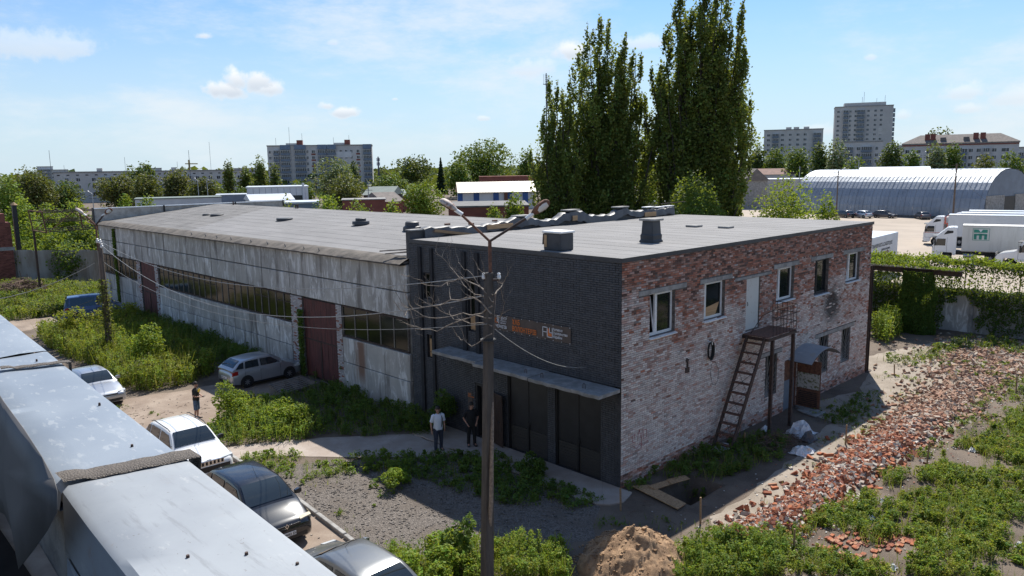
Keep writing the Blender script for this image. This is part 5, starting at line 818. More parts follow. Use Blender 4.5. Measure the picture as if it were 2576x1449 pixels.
def tree(label, u, vt, wpx, D, pal='green', base=0., squash=1.0, trunk=.28, name='broadleaf_tree', dens=1., seed=0, group=None, vb=None, K=None, lf=None):
    p = AD(u, vt, D); r = np.random.default_rng(1000 + seed + int(u)); H = p[2] - base; rx = wpx * D / FPX / 2; cz0 = base + (H * trunk if vb is None else AD(u, vb, D)[2] - base); cz0 = min(cz0, p[2] - rx * .8)
    rzv = (p[2] - cz0) / 2; cz = cz0 + rzv; K = K or int(14 + 8 * r.random()); t = thing(name, label, 'tree', (p[0], p[1], base), group=group); s = lf or max(.16, D * .0036)
    th = r.random(K) * 2 * math.pi; ph = np.arccos(1 - 2 * (np.arange(K) + .5) / K); rad = .42 + .22 * r.random(K); lc = np.stack([np.cos(th) * np.sin(ph) * rad * rx, np.sin(th) * np.sin(ph) * rad * rx, np.cos(ph) * rad * 1.12 * rzv], 1); lr = (.40 + .2 * r.random(K)); lc = np.vstack([lc, [[0, 0, 0]]]); lr = np.append(lr, .55)
    area = math.pi * rx * rzv; n = int(min(26000, dens * 5.2 * area / (s * s * .32))); li = r.integers(0, K + 1, n); dv = r.normal(size=(n, 3)); dv /= np.linalg.norm(dv, axis=1)[:, None]; rr = (.62 + .42 * r.random(n) ** .6)
    P = lc[li] + dv * (rr * lr[li])[:, None] * np.array([rx, rx, rzv]); P += r.normal(size=(n, 3)) * s * .5; P += np.array([p[0], p[1], cz]); lobv = (.75 + .5 * r.random(K + 1))[li]
    leaf_mesh('crown', P, s, lcol(pal, n, r, .3, lobv), MATS['leaf' if D < 100 else 'leaf_dense'], t, seed=seed); m = MB(); tr = max(.1, rx * .07)
    m.tube([(p[0], p[1], base), (p[0] + .03 * rx, p[1], cz0), (p[0], p[1] + .05 * rx, cz + rzv * .3)], [tr, tr * .8, tr * .3], 7)
    for k in range(5): q = lc[k % K]; m.tube([(p[0], p[1], cz0 - .1 * H * (k % 2)), (p[0] + q[0] * .6, p[1] + q[1] * .6, cz + q[2] * .5 - rzv * .25), (p[0] + q[0] * 1.2, p[1] + q[1] * 1.2, cz + q[2])], [tr * .6, tr * .35, tr * .12], 5)
    m.build('trunk', MATS['bark'], t, smooth=True, fix=False); return t
def poplar(label, u, vt, wpx, D, spires, seed, lf=.24, pal='poplar', dens=1.0, cut=None):
    """columnar poplar: bundle of steep limbs, each with its own narrow plume of leaves; spires = (du px, vtop px, width px)"""
    base = AD(u, 500, D); bx, by = base[0], base[1]; r = np.random.default_rng(seed); t = thing('poplar_tree', label, 'tree', (bx, by, 0)); rt = np.array([RC[0, 0], RC[1, 0]]); fw = np.array([-rt[1], rt[0]]); pp = D / FPX; m = MB(); PP = []; LB = []
    tr = .42 if wpx > 130 else .3; allsp = []
    for (du, v, w) in spires:
        allsp.append((du, v, w, r.uniform(-.35, .35) * wpx * pp * .5))
        for _ in range(3): allsp.append((du + r.uniform(-.8, .8) * w, v + r.uniform(25, 150), w * r.uniform(.7, 1.2), r.uniform(-.5, .5) * wpx * pp * .5))
    for (du, v, w, dy) in allsp:
        top = AD(u, v, D)[2]; ox = rt * du * pp + fw * dy; z0 = r.uniform(.10, .22) * top; pts = []; n = 9
        for k in range(n + 1): f = k / n; e = f ** .55; pts.append((bx + ox[0] * e + .12 * math.sin(k * 2 + du), by + ox[1] * e, z0 + (top - z0) * f))
        m.tube(pts, [tr * .38 * (1 - f / n) + .02 for f in range(n + 1)], 5, False); ww = w * pp * .5; L_ = top - z0; cnt = int(dens * 13 * L_ * ww * 2 / (lf * lf) * .30); f = r.random(cnt) ** .8; pr = np.interp(f, [0, .10, .45, .82, .95, 1], [.5, .95, 1.0, .85, .55, .25]); e = f ** .55
        nc = max(5, int(L_ * 1.5)); cf_ = np.sort(r.random(nc)); ci = np.argmin(np.abs(f[:, None] - cf_[None]) , 1); coff = r.normal(size=(nc, 2)) * .62; kk = r.normal(size=(cnt, 3)); kk[:, :2] = kk[:, :2] * .30 + coff[ci]; ff = f + (cf_[ci] - f) * .22
        P = np.stack([bx + ox[0] * e + kk[:, 0] * ww * pr, by + ox[1] * e + kk[:, 1] * ww * pr, z0 + L_ * ff + kk[:, 2] * .4], 1); PP.append(P); LB.append((.7 + .6 * r.random(nc))[ci])
    m.tube([(bx, by, 0), (bx, by, 4), (bx + .1, by, 12)], [tr, tr * .85, tr * .45], 9); m.build('trunk', MATS['bark'], t, smooth=True, fix=False)
    P = np.vstack(PP); lb = np.concatenate(LB); leaf_mesh('crown', P, lf, lcol(pal, len(P), r, .28, lb), MATS['leaf_poplar'], t, up=.1, aspect=.8, seed=seed); return t
poplar('smallest left poplar of the trio, thin and ragged', 1398, 215, 95, 66, [(-18, 215, 40), (8, 222, 40), (-30, 300, 38), (35, 290, 36), (10, 330, 50), (-40, 400, 40), (30, 410, 46)], 5, .22)
poplar('middle poplar of the trio with several ragged spires', 1525, 66, 190, 70, [(-20, 66, 46), (8, 72, 44), (45, 105, 46), (-70, 150, 46), (-90, 180, 36), (75, 160, 42), (20, 180, 60), (95, 260, 36), (-40, 240, 60), (-100, 330, 40), (60, 330, 60), (100, 380, 40), (-60, 430, 70), (50, 450, 70)], 6, .23)
poplar('tallest right-hand poplar, dense and reaching above the picture', 1754, -45, 240, 70, [(0, -45, 62), (-60, -25, 52), (48, -30, 56), (-95, 110, 46), (-118, 180, 36), (88, 40, 46), (-25, 60, 70), (40, 100, 74), (100, 150, 48), (-75, 210, 60), (106, 260, 38), (-104, 330, 40), (20, 260, 80), (104, 380, 34), (-50, 400, 70), (60, 420, 70), (-98, 450, 34), (5, 480, 80)], 8, .24)
T = tree
T('bright young tree growing between the two tall poplars', 1636, 318, 70, 84, 'bright', seed=1, trunk=.1); T('dark spreading elm at the foot of the tallest poplar', 1765, 452, 200, 56, 'shade', seed=2, trunk=.1, dens=1.1); T('sunlit bright green maple behind the brick roof, right of the poplars', 1975, 462, 185, 60, 'bright', seed=3, trunk=.08, K=24, dens=.9); T('smaller sunlit tree beside the maple near the yard', 2080, 480, 62, 62, 'bright', seed=4, trunk=.1)
T('small round shrub-like tree in front of the warehouse right end', 1294, 485, 52, 92, 'acacia', seed=5, trunk=.05, name='small_tree'); T('low green shrub left of the small round tree', 1245, 518, 50, 90, 'green', seed=6, trunk=.05, name='small_tree'); T('broad bright green tree in the middle distance left of the warehouse', 1064, 451, 118, 125, 'bright', seed=7, trunk=.05, K=22)
T('big silvery willow in front of the nine-storey block', 838, 402, 116, 200, 'pale', seed=8, trunk=.1); T('yellowish autumn-tinted tree in front of the willow', 866, 443, 92, 170, 'olive', seed=9, trunk=.08); T('narrow dark poplar against the right end of the nine-storey block', 892, 399, 32, 230, 'dark', seed=10, trunk=.05); T('pale leafy bush behind the hall roof, centre left', 820, 485, 84, 90, 'acacia', seed=11, trunk=.02, name='leafy_bush'); T('low dark green hedge bush behind the hall roof', 905, 508, 90, 85, 'green', seed=12, trunk=.02, name='leafy_bush'); T('small bush beside the brick outbuilding', 985, 505, 50, 90, 'acacia', seed=13, trunk=.02, name='leafy_bush'); T('spindly yellow sapling at the end of the far parapet', 722, 487, 26, 78, 'yellow', seed=14, trunk=.1, dens=.35, name='sapling')
T('round dark tree left of the spruce', 1035, 395, 112, 300, 'dark', seed=15); T('low dark tree below the phone mast', 985, 438, 88, 260, 'green', seed=16, trunk=.1); T('large rounded dark tree group right of the spruce', 1215, 359, 180, 300, 'green', seed=17, trunk=.1, K=26); T('medium tree in front of the large rounded one', 1150, 405, 70, 280, 'green', seed=18, trunk=.1); T('dark tree just left of the poplar trio', 1326, 378, 52, 290, 'green', seed=19, trunk=.1); T('pale tree by the phone mast', 962, 418, 40, 340, 'pale', seed=20, trunk=.1)
for (u, vt, w, D, pl, lab) in ((72, 425, 92, 180, 'olive', 'large olive-green linden at far left'), (158, 455, 76, 190, 'dark', 'dark round tree in front of the long block, left end'), (290, 438, 84, 210, 'blossom', 'blossoming olive linden in front of the long block'), (352, 412, 66, 230, 'dark', 'tall drooping dark tree rising over the long block'), (368, 441, 58, 200, 'olive', 'olive linden right of the drooping tree'), (446, 424, 70, 215, 'blossom', 'tall olive linden in front of the long block balconies'), (510, 448, 62, 210, 'olive', 'low olive linden right of the balconies'), (575, 406, 32, 250, 'poplar', 'slim poplar left of the nine-storey block, leftmost of four'), (616, 418, 36, 255, 'poplar', 'slim shorter poplar, second of four by the nine-storey block'), (648, 398, 36, 250, 'poplar', 'slim poplar, tallest of four by the nine-storey block'), (688, 414, 30, 250, 'poplar', 'slim poplar overlapping the left end of the nine-storey block'), (545, 470, 50, 215, 'green', 'rounded green tree below the slim poplars'), (605, 470, 40, 215, 'green', 'small green tree under the second slim poplar'), (760, 455, 50, 220, 'green', 'small tree in front of the nine-storey block lower floors')):
    T(lab, u, vt, w * (1.0 if 'poplar' in lab else 1.25), D, pl, seed=int(u), trunk=.04, dens=1.3)
for (u, vt, w, D, pl, lab) in ((18, 440, 76, 105, 'acacia', 'tall bright acacia at the left picture edge'), (50, 498, 90, 92, 'acacia', 'bright acacia behind the brick wall end'), (118, 512, 84, 96, 'bright', 'yellow-green acacia above the gantry, left part'), (178, 508, 80, 96, 'bright', 'yellow-green acacia above the gantry, right part'), (85, 560, 100, 84, 'acacia', 'leafy acacia behind the corrugated fence, left half'), (150, 572, 90, 80, 'green', 'leafy acacia behind the corrugated fence, middle'), (212, 560, 96, 82, 'shade', 'dark acacia next to the hall wall behind the fence'), (232, 535, 70, 100, 'green', 'tall acacia close to the hall end wall'), (60, 600, 110, 80, 'acacia', 'low spreading acacia just behind the corrugated fence, left'), (180, 605, 110, 78, 'green', 'low spreading acacia just behind the corrugated fence, right'), (150, 535, 110, 100, 'acacia', 'broad acacia filling the gap behind the gantry'), (5, 560, 90, 84, 'acacia', 'acacia partly hidden by the brick wall end'), (310, 492, 46, 110, 'bright', 'small bright bush showing over the far parapet, left'), (362, 492, 60, 110, 'bright', 'small bright bush showing over the far parapet, right')):
    T(lab, u, vt, w, D, pl, seed=int(u) + 3, trunk=.02, dens=.9)
for (u, vt, w, D, pl, lab) in ((2012, 364, 66, 260, 'green', 'bushy tree left of the dark birch'), (2065, 350, 46, 250, 'dark', 'dark conical birch left of the tower annexe'), (2108, 352, 46, 240, 'pale', 'pale birch in front of the tower annexe'), (2150, 398, 54, 230, 'green', 'low tree under the tower annexe'), (2252, 350, 60, 270, 'dark', 'dark broad tree between the tower and the hipped roof block'), (2302, 374, 42, 260, 'green', 'round dark tree at the left end of the hipped roof block'), (2355, 360, 52, 250, 'pale', 'tall birch in front of the hipped roof block, left'), (2398, 358, 46, 250, 'green', 'tall birch in front of the hipped roof block, right'), (2470, 395, 62, 240, 'olive', 'low olive tree in front of the hipped roof block'), (2548, 386, 66, 230, 'green', 'bright bushy tree at the right picture edge'), (2372, 320, 70, 380, 'dark', 'big tree rising behind the hipped roof'), (1905, 365, 60, 300, 'dark', 'dark tree right of the tallest poplar on the skyline'), (1955, 372, 60, 290, 'green', 'rounded tree under the pale seven-storey block')):
    T(lab, u, vt, w * 1.12, D, pl, seed=int(u) + 9, trunk=.02)
# spruce
p = AD(1108, 396, 290); sp = thing('spruce_tree', 'dark pointed spruce in the centre background', 'tree', (p[0], p[1], 0)); r = np.random.default_rng(3); n = 5000; f = r.random(n) ** .6; z = p[2] - f * (p[2] - 2); rad = f * 3.1 * (.55 + .45 * ((f * 14) % 1)); th = r.random(n) * 6.283; q = np.sqrt(r.random(n))
leaf_mesh('crown', np.stack([p[0] + np.cos(th) * rad * q, p[1] + np.sin(th) * rad * q, z - rad * q * .25], 1), .6, lcol('pine', n, r), MATS['leaf_dense'], sp); MB().tube([(p[0], p[1], 0), (p[0], p[1], p[2] - .3)], [.3, .04], 6).build('trunk', MATS['bark'], sp)
# far woods on the horizon (one mass)
r = np.random.default_rng(77); PP = []; CC = []
for (D, n, hmax, a0, a1) in ((420, 5000, 10, -2, 95), (600, 6000, 11, -2, 95), (1000, 5000, 13, -5, 100), (1700, 5000, 22, -8, 105)):
    a = np.radians(r.uniform(a0, a1, n)); dd = D * (1 + .12 * r.normal(size=n)); hh = hmax * (.35 + .65 * fbm(a * 40, a * 0 + D, 5)) ** 1.0; PP.append(np.stack([CAM[0] + np.cos(a) * dd, CAM[1] + np.sin(a) * dd, r.random(n) ** .6 * hh], 1)); CC.append(lcol('dark', n, r, .3))
P = np.vstack(PP); dist = np.linalg.norm(P[:, :2] - CAM[:2], axis=1); tag(leaf_mesh('distant_woods', P, dist * .0065 + .8, np.vstack(CC), MATS['leaf_dense'], up=.0, aspect=.9), 'low mass of distant woods and gardens along the horizon', 'woods', kind='stuff')
# ---- ground cover
def PG(*px): return [tuple(G(u, v)[:2]) for u, v in px]
def weeds(name, label, poly, plants, h, rad, leaf, pal, seed, mask=None, n_leaf=26, cat='weeds', hz=None, mscale=.8):
    r = np.random.default_rng(seed); P = np.array(poly); lo, hi = P.min(0), P.max(0); A = (hi - lo).prod(); n = int(A * plants); x = lo[0] + r.random(n) * (hi[0] - lo[0]); y = lo[1] + r.random(n) * (hi[1] - lo[1]); k = inpoly(x, y, poly)
    if mask is not None: k &= fbm(x * mscale, y * mscale, seed) > mask
    x, y = x[k], y[k]; n = len(x); hh = h * (.35 + 1.1 * fbm(x * .9, y * .9, seed + 4) * (.6 + .6 * r.random(n))); nl = np.maximum(5, (n_leaf * (.5 + r.random(n))).astype(int)); i = np.repeat(np.arange(n), nl); N_ = len(i); f = r.random(N_) ** .75; sp = rad * (.4 + .8 * r.random(n))[i] * (1.15 - .6 * f)
    g = r.normal(size=(N_, 2)) * .55; pal = pal if isinstance(pal, (list, tuple)) else [pal]; pc = r.integers(0, len(pal), n); C = np.zeros((N_, 3)); bri = (.75 + .5 * r.random(n))[i]
    for q, nm in enumerate(pal): s = pc[i] == q; C[s] = lcol(nm, s.sum(), r, .25, bri[s])
    gz = ground_z(x, y); pts = np.stack([x[i] + g[:, 0] * sp, y[i] + g[:, 1] * sp, gz[i] + .02 + f * hh[i]], 1)
    # stems and grass blades, some of them dry, thinning out past the leafy cover
    nb = int(A * plants * 2.2); bx = lo[0] - .15 + r.random(nb) * (hi[0] - lo[0] + .3); by = lo[1] - .15 + r.random(nb) * (hi[1] - lo[1] + .3); k = inpoly(bx, by, poly)
    if mask is not None: k &= fbm(bx * mscale, by * mscale, seed) > mask - .06
    k &= vnoise(bx * 1.7, by * 1.7, seed + 9) > .42
    bx, by = bx[k], by[k]; nb = len(bx); bh = h * r.uniform(.5, 1.35, nb); an = r.random(nb) * 6.283; w = np.clip(leaf * .16, .009, .02) * r.uniform(.7, 1.3, nb); dx = np.stack([np.cos(an) * w, np.sin(an) * w, 0 * w], 1); ln = np.stack([r.normal(size=nb) * .22 * bh, r.normal(size=nb) * .22 * bh, bh], 1); b0 = np.stack([bx, by, ground_z(bx, by) + .005], 1)
    BV = np.stack([b0 - dx, b0 + dx, b0 + ln + dx * .25, b0 + ln - dx * .25], 1).reshape(-1, 3); dry = r.random(nb) < .28; BC = np.where(dry[:, None], np.array([[.27, .22, .10]]), lcol(pal[-1], nb, r, .3)) * (.8 + .4 * r.random((nb, 1)))
    return tag(leaf_mesh(name, pts, leaf * (.55 + .9 * (r.random(n) ** 1.5))[i], C, MATS['leaf'], up=.55, aspect=.7, seed=seed, blades=(BV, np.repeat(BC, 4, 0))), label, cat, kind='stuff')
weeds('weeds', 'dense sunlit weeds covering the lower right corner', PG((1700, 1470), (1735, 1390), (1850, 1350), (1960, 1335), (2060, 1240), (2200, 1200), (2330, 1205), (2400, 1130), (2600, 1030), (2640, 1470)), 38, .36, .16, .062, ['acacia', 'bright', 'yellow', 'green'], 61, .43, 60, mscale=.75)
weeds('weeds', 'open weedy ground stretching off to the right', [(2, -13), (12, -9.5), (33, -9.5), (33, -24), (0, -24)], 5, .35, .3, .13, ['green', 'acacia', 'olive'], 60, .40, 34)
weeds('weeds', 'thin weeds between rubble heap and right edge', PG((2180, 1200), (2330, 1090), (2480, 990), (2600, 930), (2600, 1040), (2400, 1140)), 9, .22, .14, .07, ['green', 'olive', 'acacia'], 62, .44, 32)
weeds('nettles', 'tall bright nettle thicket at the bottom beside the lamp post', PG((985, 1470), (985, 1400), (1060, 1400), (1130, 1390), (1250, 1375), (1340, 1372), (1420, 1395), (1440, 1470)), 40, .6, .17, .062, ['bright', 'yellow', 'acacia', 'bright'], 63, None, 80)
weeds('nettles', 'bright weeds right of the sand heap', PG((1690, 1470), (1700, 1395), (1780, 1350), (1900, 1350), (1990, 1400), (1960, 1470)), 40, .5, .16, .062, ['green', 'bright', 'acacia'], 64, .25, 64)
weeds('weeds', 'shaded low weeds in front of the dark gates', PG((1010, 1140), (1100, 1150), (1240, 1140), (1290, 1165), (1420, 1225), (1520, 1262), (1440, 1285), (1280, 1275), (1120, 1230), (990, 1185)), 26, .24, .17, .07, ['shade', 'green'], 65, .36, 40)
weeds('weeds', 'sunlit weeds along the gravel below the concrete path', PG((600, 1150), (720, 1142), (850, 1150), (960, 1142), (1040, 1160), (1030, 1220), (940, 1190), (800, 1205), (700, 1200)), 22, .24, .16, .07, ['green', 'bright', 'acacia'], 66, .42, 38)
weeds('weeds', 'scattered weeds in the gravel near the kerb', PG((720, 1200), (900, 1190), (1010, 1230), (1060, 1270), (960, 1310), (880, 1310), (790, 1270)), 12, .14, .13, .065, ['green', 'acacia', 'bright'], 67, .46, 28); weeds('weeds', 'tufts growing along the broken kerb', [(-8.35, 1.5), (-8.0, 1.5), (-7.7, 12), (-8.1, 12)], 14, .18, .12, .07, ['bright', 'green'], 68, .48, 24)
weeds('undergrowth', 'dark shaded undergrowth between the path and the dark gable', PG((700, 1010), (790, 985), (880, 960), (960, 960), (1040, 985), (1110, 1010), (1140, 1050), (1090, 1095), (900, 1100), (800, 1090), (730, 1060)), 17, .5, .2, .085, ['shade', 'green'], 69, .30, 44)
weeds('undergrowth', 'sunlit bush clump beside the concrete path', PG((520, 1095), (560, 1050), (600, 1020), (690, 1020), (760, 1060), (820, 1095), (760, 1110), (640, 1118), (560, 1125)), 22, .75, .2, .085, ['bright', 'green', 'acacia'], 70, .25, 48)
weeds('undergrowth', 'tall sunlit weeds around the wooden pole', PG((90, 850), (160, 845), (330, 830), (420, 850), (480, 890), (540, 940), (470, 970), (380, 985), (310, 985), (250, 930), (160, 900)), 20, 1.15, .26, .10, ['bright', 'acacia', 'olive', 'yellow'], 71, .15, 56)
weeds('undergrowth', 'dark ivy undergrowth at the foot of the long hall', PG((310, 800), (420, 790), (560, 850), (700, 890), (745, 905), (600, 920), (545, 935), (470, 880), (400, 840)), 13, .85, .26, .10, ['shade', 'green'], 72, .2, 46)
weeds('undergrowth', 'creeping weeds at the wall between the gate and the dark gable', PG((780, 960), (850, 940), (960, 985), (1030, 1000), (1040, 960), (900, 905), (850, 900)), 15, .55, .2, .09, ['shade'], 73, .3, 40)
weeds('meadow', 'sunlit grass and flowers in front of the corrugated fence', PG((-40, 720), (120, 720), (240, 722), (300, 745), (180, 790), (60, 805), (-40, 815)), 10, .85, .3, .13, ['olive', 'bright', 'yellow', 'pale', 'acacia'], 74, .15, 44)
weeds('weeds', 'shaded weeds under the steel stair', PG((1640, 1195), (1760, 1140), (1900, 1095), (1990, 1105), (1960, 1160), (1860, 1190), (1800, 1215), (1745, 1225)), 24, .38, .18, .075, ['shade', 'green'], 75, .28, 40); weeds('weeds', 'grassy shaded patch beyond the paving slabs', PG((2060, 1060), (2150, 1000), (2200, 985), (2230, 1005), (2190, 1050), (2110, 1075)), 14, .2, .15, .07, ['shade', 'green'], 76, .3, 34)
weeds('weeds', 'sparse weeds on the soil between boards and sand heap', PG((1450, 1330), (1560, 1290), (1740, 1320), (1800, 1330), (1700, 1345), (1560, 1330)), 6, .2, .15, .07, ['shade', 'green'], 77, .36, 30); weeds('weeds', 'green tuft at the brick corner beside the boards', PG((1570, 1230), (1640, 1200), (1650, 1215), (1600, 1245)), 20, .35, .14, .07, ['green'], 78, None, 34)
weeds('weeds', 'green shrubs behind the far corner of the brick building', PG((2195, 850), (2245, 770), (2270, 800), (2262, 850), (2230, 870)), 9, 1.6, .4, .12, ['bright', 'acacia'], 79, None, 90); weeds('weeds', 'low weeds at the foot of the ivy wall', PG((2200, 905), (2320, 890), (2420, 850), (2600, 870), (2600, 900), (2420, 880), (2300, 925)), 7, .4, .25, .10, ['shade', 'green'], 80, .3, 34); weeds('weeds', 'patches of weeds around the far rubble', PG((2300, 900), (2500, 890), (2600, 900), (2600, 960), (2450, 1000), (2330, 960)), 5, .25, .2, .09, ['green', 'olive'], 81, .5, 30)
weeds('grass', 'sparse grass tufts on the trodden soil beside the rubble', [(0, -4.2), (3, -3.2), (9, -2.6), (13, -.5), (21, -.6), (21, -3.2), (12, -3.9), (3, -4.5)], 9, .13, .14, .06, ['olive', 'acacia', 'yellow'], 59, .54, 20, 'grass')
weeds('grass', 'scattered tufts along the dirt track edges', [(-8.9, 14.5), (-7.2, 15.6), (-3.2, 18.4), (-3.4, 19.4), (-7.5, 18.0), (-9.0, 23.4), (-9.6, 23)], 8, .12, .13, .06, ['green', 'acacia', 'olive'], 58, .5, 20, 'grass')
def bush(label, u, v, w, h, leaf, pal, seed, n=2600, name='bush'):
    p = G(u, v); r = np.random.default_rng(seed); t = thing(name, label, 'bush', (p[0], p[1], 0)); K = 9; lc = r.normal(size=(K, 3)) * np.array([w * .28, w * .28, h * .2]) + np.array([0, 0, h * .5]); li = r.integers(0, K, n); d = r.normal(size=(n, 3)); d /= np.linalg.norm(d, axis=1)[:, None]
    P = lc[li] + d * (.6 + .4 * r.random((n, 1))) * np.array([w * .24, w * .24, h * .28]); P[:, 2] = np.maximum(P[:, 2], .05); P[:, :2] += p[:2]; leaf_mesh('foliage', P, leaf, lcol(pal, n, r, .28, (.75 + .5 * r.random(K))[li]), MATS['leaf'], t, up=.5, aspect=.7, seed=seed)
    m = MB()
    for k in range(6): m.tube([(p[0], p[1], 0), (p[0] + lc[k][0] * .6, p[1] + lc[k][1] * .6, lc[k][2])], [.03, .012], 5)
    m.build('stem', MATS['bark'], t, fix=False)
bush('bright sunlit elder bush in the weeds right of the wooden pole', 375, 935, 2.6, 2.3, .13, 'bright', 91, 3200); bush('yellow-green box-elder bush left of the wooden pole', 205, 858, 2.6, 2.3, .15, 'yellow', 92, 2600); bush('pale elder bush by the blue van right of the pole', 310, 822, 2.0, 1.8, .15, 'yellow', 93, 1500); bush('small leafy elder bush beside the dirt branch', 590, 1050, 1.7, 1.7, .11, 'bright', 94, 2600); bush('dark shaded bush at the foot of the dark gable', 1115, 1085, 1.5, 1.6, .10, 'shade', 95, 2600); bush('dark shaded bush beside the tall red gate', 900, 965, 1.5, 1.3, .10, 'shade', 96, 2200); bush('shaded shrub growing in front of the black gates', 1345, 1190, 1.0, .7, .085, 'shade', 97, 1500)
bush('sunlit weed clump in the gravel right of the dark minivan', 990, 1225, 1.1, .6, .08, 'bright', 98, 1700); bush('sunlit leafy clump near the concrete path left end', 700, 1075, 2.2, 1.1, .10, 'bright', 99, 3200); bush('tall sunflower-like weed left of the lamp post foot', 1150, 1420, .8, 1.3, .12, 'green', 100, 900); bush('pale broad-leaved weed at the bottom left of the lamp post', 1080, 1455, 1.5, 1.0, .11, 'bright', 101, 2200)
# ivy on the yard wall, curtain under the beam, creeper on poles
def ivy(label, pts_fn, n, leaf, pal, seed, name='ivy'):
    r = np.random.default_rng(seed); P = pts_fn(r, n); return tag(leaf_mesh(name, P, leaf, lcol(pal, len(P), r, .35), MATS['leaf'], up=.0, aspect=.8, seed=seed), label, 'ivy', kind='stuff')
def ivywall(r, n):
    y = r.uniform(-22, 13, n); z = r.random(n) ** .8 * 4.5; k = (fbm(y * .35, z * .3, 8) + .16 * (z > 2.4) + .3 * (y > .6) - .10 * ((y < -.2) & (z < 2.7)) > .43) & ~((y < -.3) & (z > 2.9) & (z < 3.9) & (r.random(n) < .6)); y, z = y[k], z[k]; return np.stack([34.38 - np.abs(r.normal(size=len(y))) * .22 - .25 * (z > 4.0), y, z], 1)
ivy('ivy hanging over the concrete yard wall', ivywall, 52000, .13, 'shade', 201)
def ivytop(r, n): y = r.uniform(-22, 9, n); return np.stack([34.4 + r.normal(size=n) * .35, y, 4.25 + .35 * fbm(y * .8, y * 0, 4) + np.abs(r.normal(size=n)) * .18], 1)
ivy('sunlit vine tops along the crest of the yard fence', ivytop, 14000, .13, 'bright', 202)
def curtain(r, n): t = r.random(n) * 6.283; z = r.random(n) * 4.0; q = .55 + .5 * fbm(t, z * .8, 6); return np.stack([32.3 + np.cos(t) * q * .9, 1.55 + np.sin(t) * q * 1.25, z], 1)
ivy('thick column of ivy hanging from the rusty beam', curtain, 16000, .12, 'shade', 203)
def beamivy(r, n): y = r.uniform(-.9, 6, n); return np.stack([32.3 + r.normal(size=n) * .3, y, 4.25 + np.abs(r.normal(size=n)) * .2 * (y > 1)], 1)
ivy('vine tops trailing along the slate edged beam', beamivy, 2500, .12, 'acacia', 204)
def hallivy(r, n): y = 21.3 + r.normal(size=n) * .12; z = r.random(n) * 3.6; return np.stack([-.06 - r.random(n) * .1, y, z], 1)
ivy('creeper climbing the white brick pier beside the tall red gate', hallivy, 2200, .10, 'shade', 205); ivy('creeper strand hanging on the far hall panels', lambda r, n: np.stack([-.06 - r.random(n) * .1, 51 + r.normal(size=n) * .12, r.random(n) * 6.5], 1), 1800, .12, 'green', 206)
ivy('brown and green creeper wound round the wooden pole', lambda r, n: np.stack([-6.22 + r.normal(size=n) * .16, 33.0 + r.normal(size=n) * .16, .2 + r.random(n) * 4.6], 1), 1800, .11, 'olive', 207)
# ================================================================== VEHICLES
def lerp(a, b, t): return a + (b - a) * t
def wheel(parent, x, y, r, w, side, rim='rim', n=18):
    R_ = []
    for (rr, yy) in ((r * .66, -w / 2), (r * .93, -w / 2), (r, -w / 2 + .035), (r, w / 2 - .035), (r * .93, w / 2), (r * .66, w / 2)): R_.append([(x + rr * math.cos(2 * math.pi * i / n), y + yy, r + rr * math.sin(2 * math.pi * i / n)) for i in range(n)])
    t = MB().loft(R_).build('wheel', MATS['tyre'], parent, smooth=True); o = y + side * (w / 2 + .002); m = MB(); q = lambda rr, a, d: (x + rr * math.cos(a), o - side * d, r + rr * math.sin(a))
    m.add([q(r * .66, 2 * math.pi * i / n, .05) for i in range(n)], [tuple(range(n))]); m.build('rim_well', MATS['plastic_black'], t); m = MB()
    for k in range(7): a = 2 * math.pi * k / 7; m.hexa([q(r * .08, a - .9, .03), q(r * .62, a - .16, .03), q(r * .62, a + .16, .03), q(r * .08, a + .9, .03)], [q(r * .08, a - .9, -.004), q(r * .62, a - .13, .004), q(r * .62, a + .13, .004), q(r * .08, a + .9, -.004)])
    m.loft([[q(r * .60, 2 * math.pi * i / n, .02) for i in range(n)], [q(r * .67, 2 * math.pi * i / n, .004) for i in range(n)], [q(r * .68, 2 * math.pi * i / n, .03) for i in range(n)]], cap=False); m.build('rim', MATS[rim], t); return t
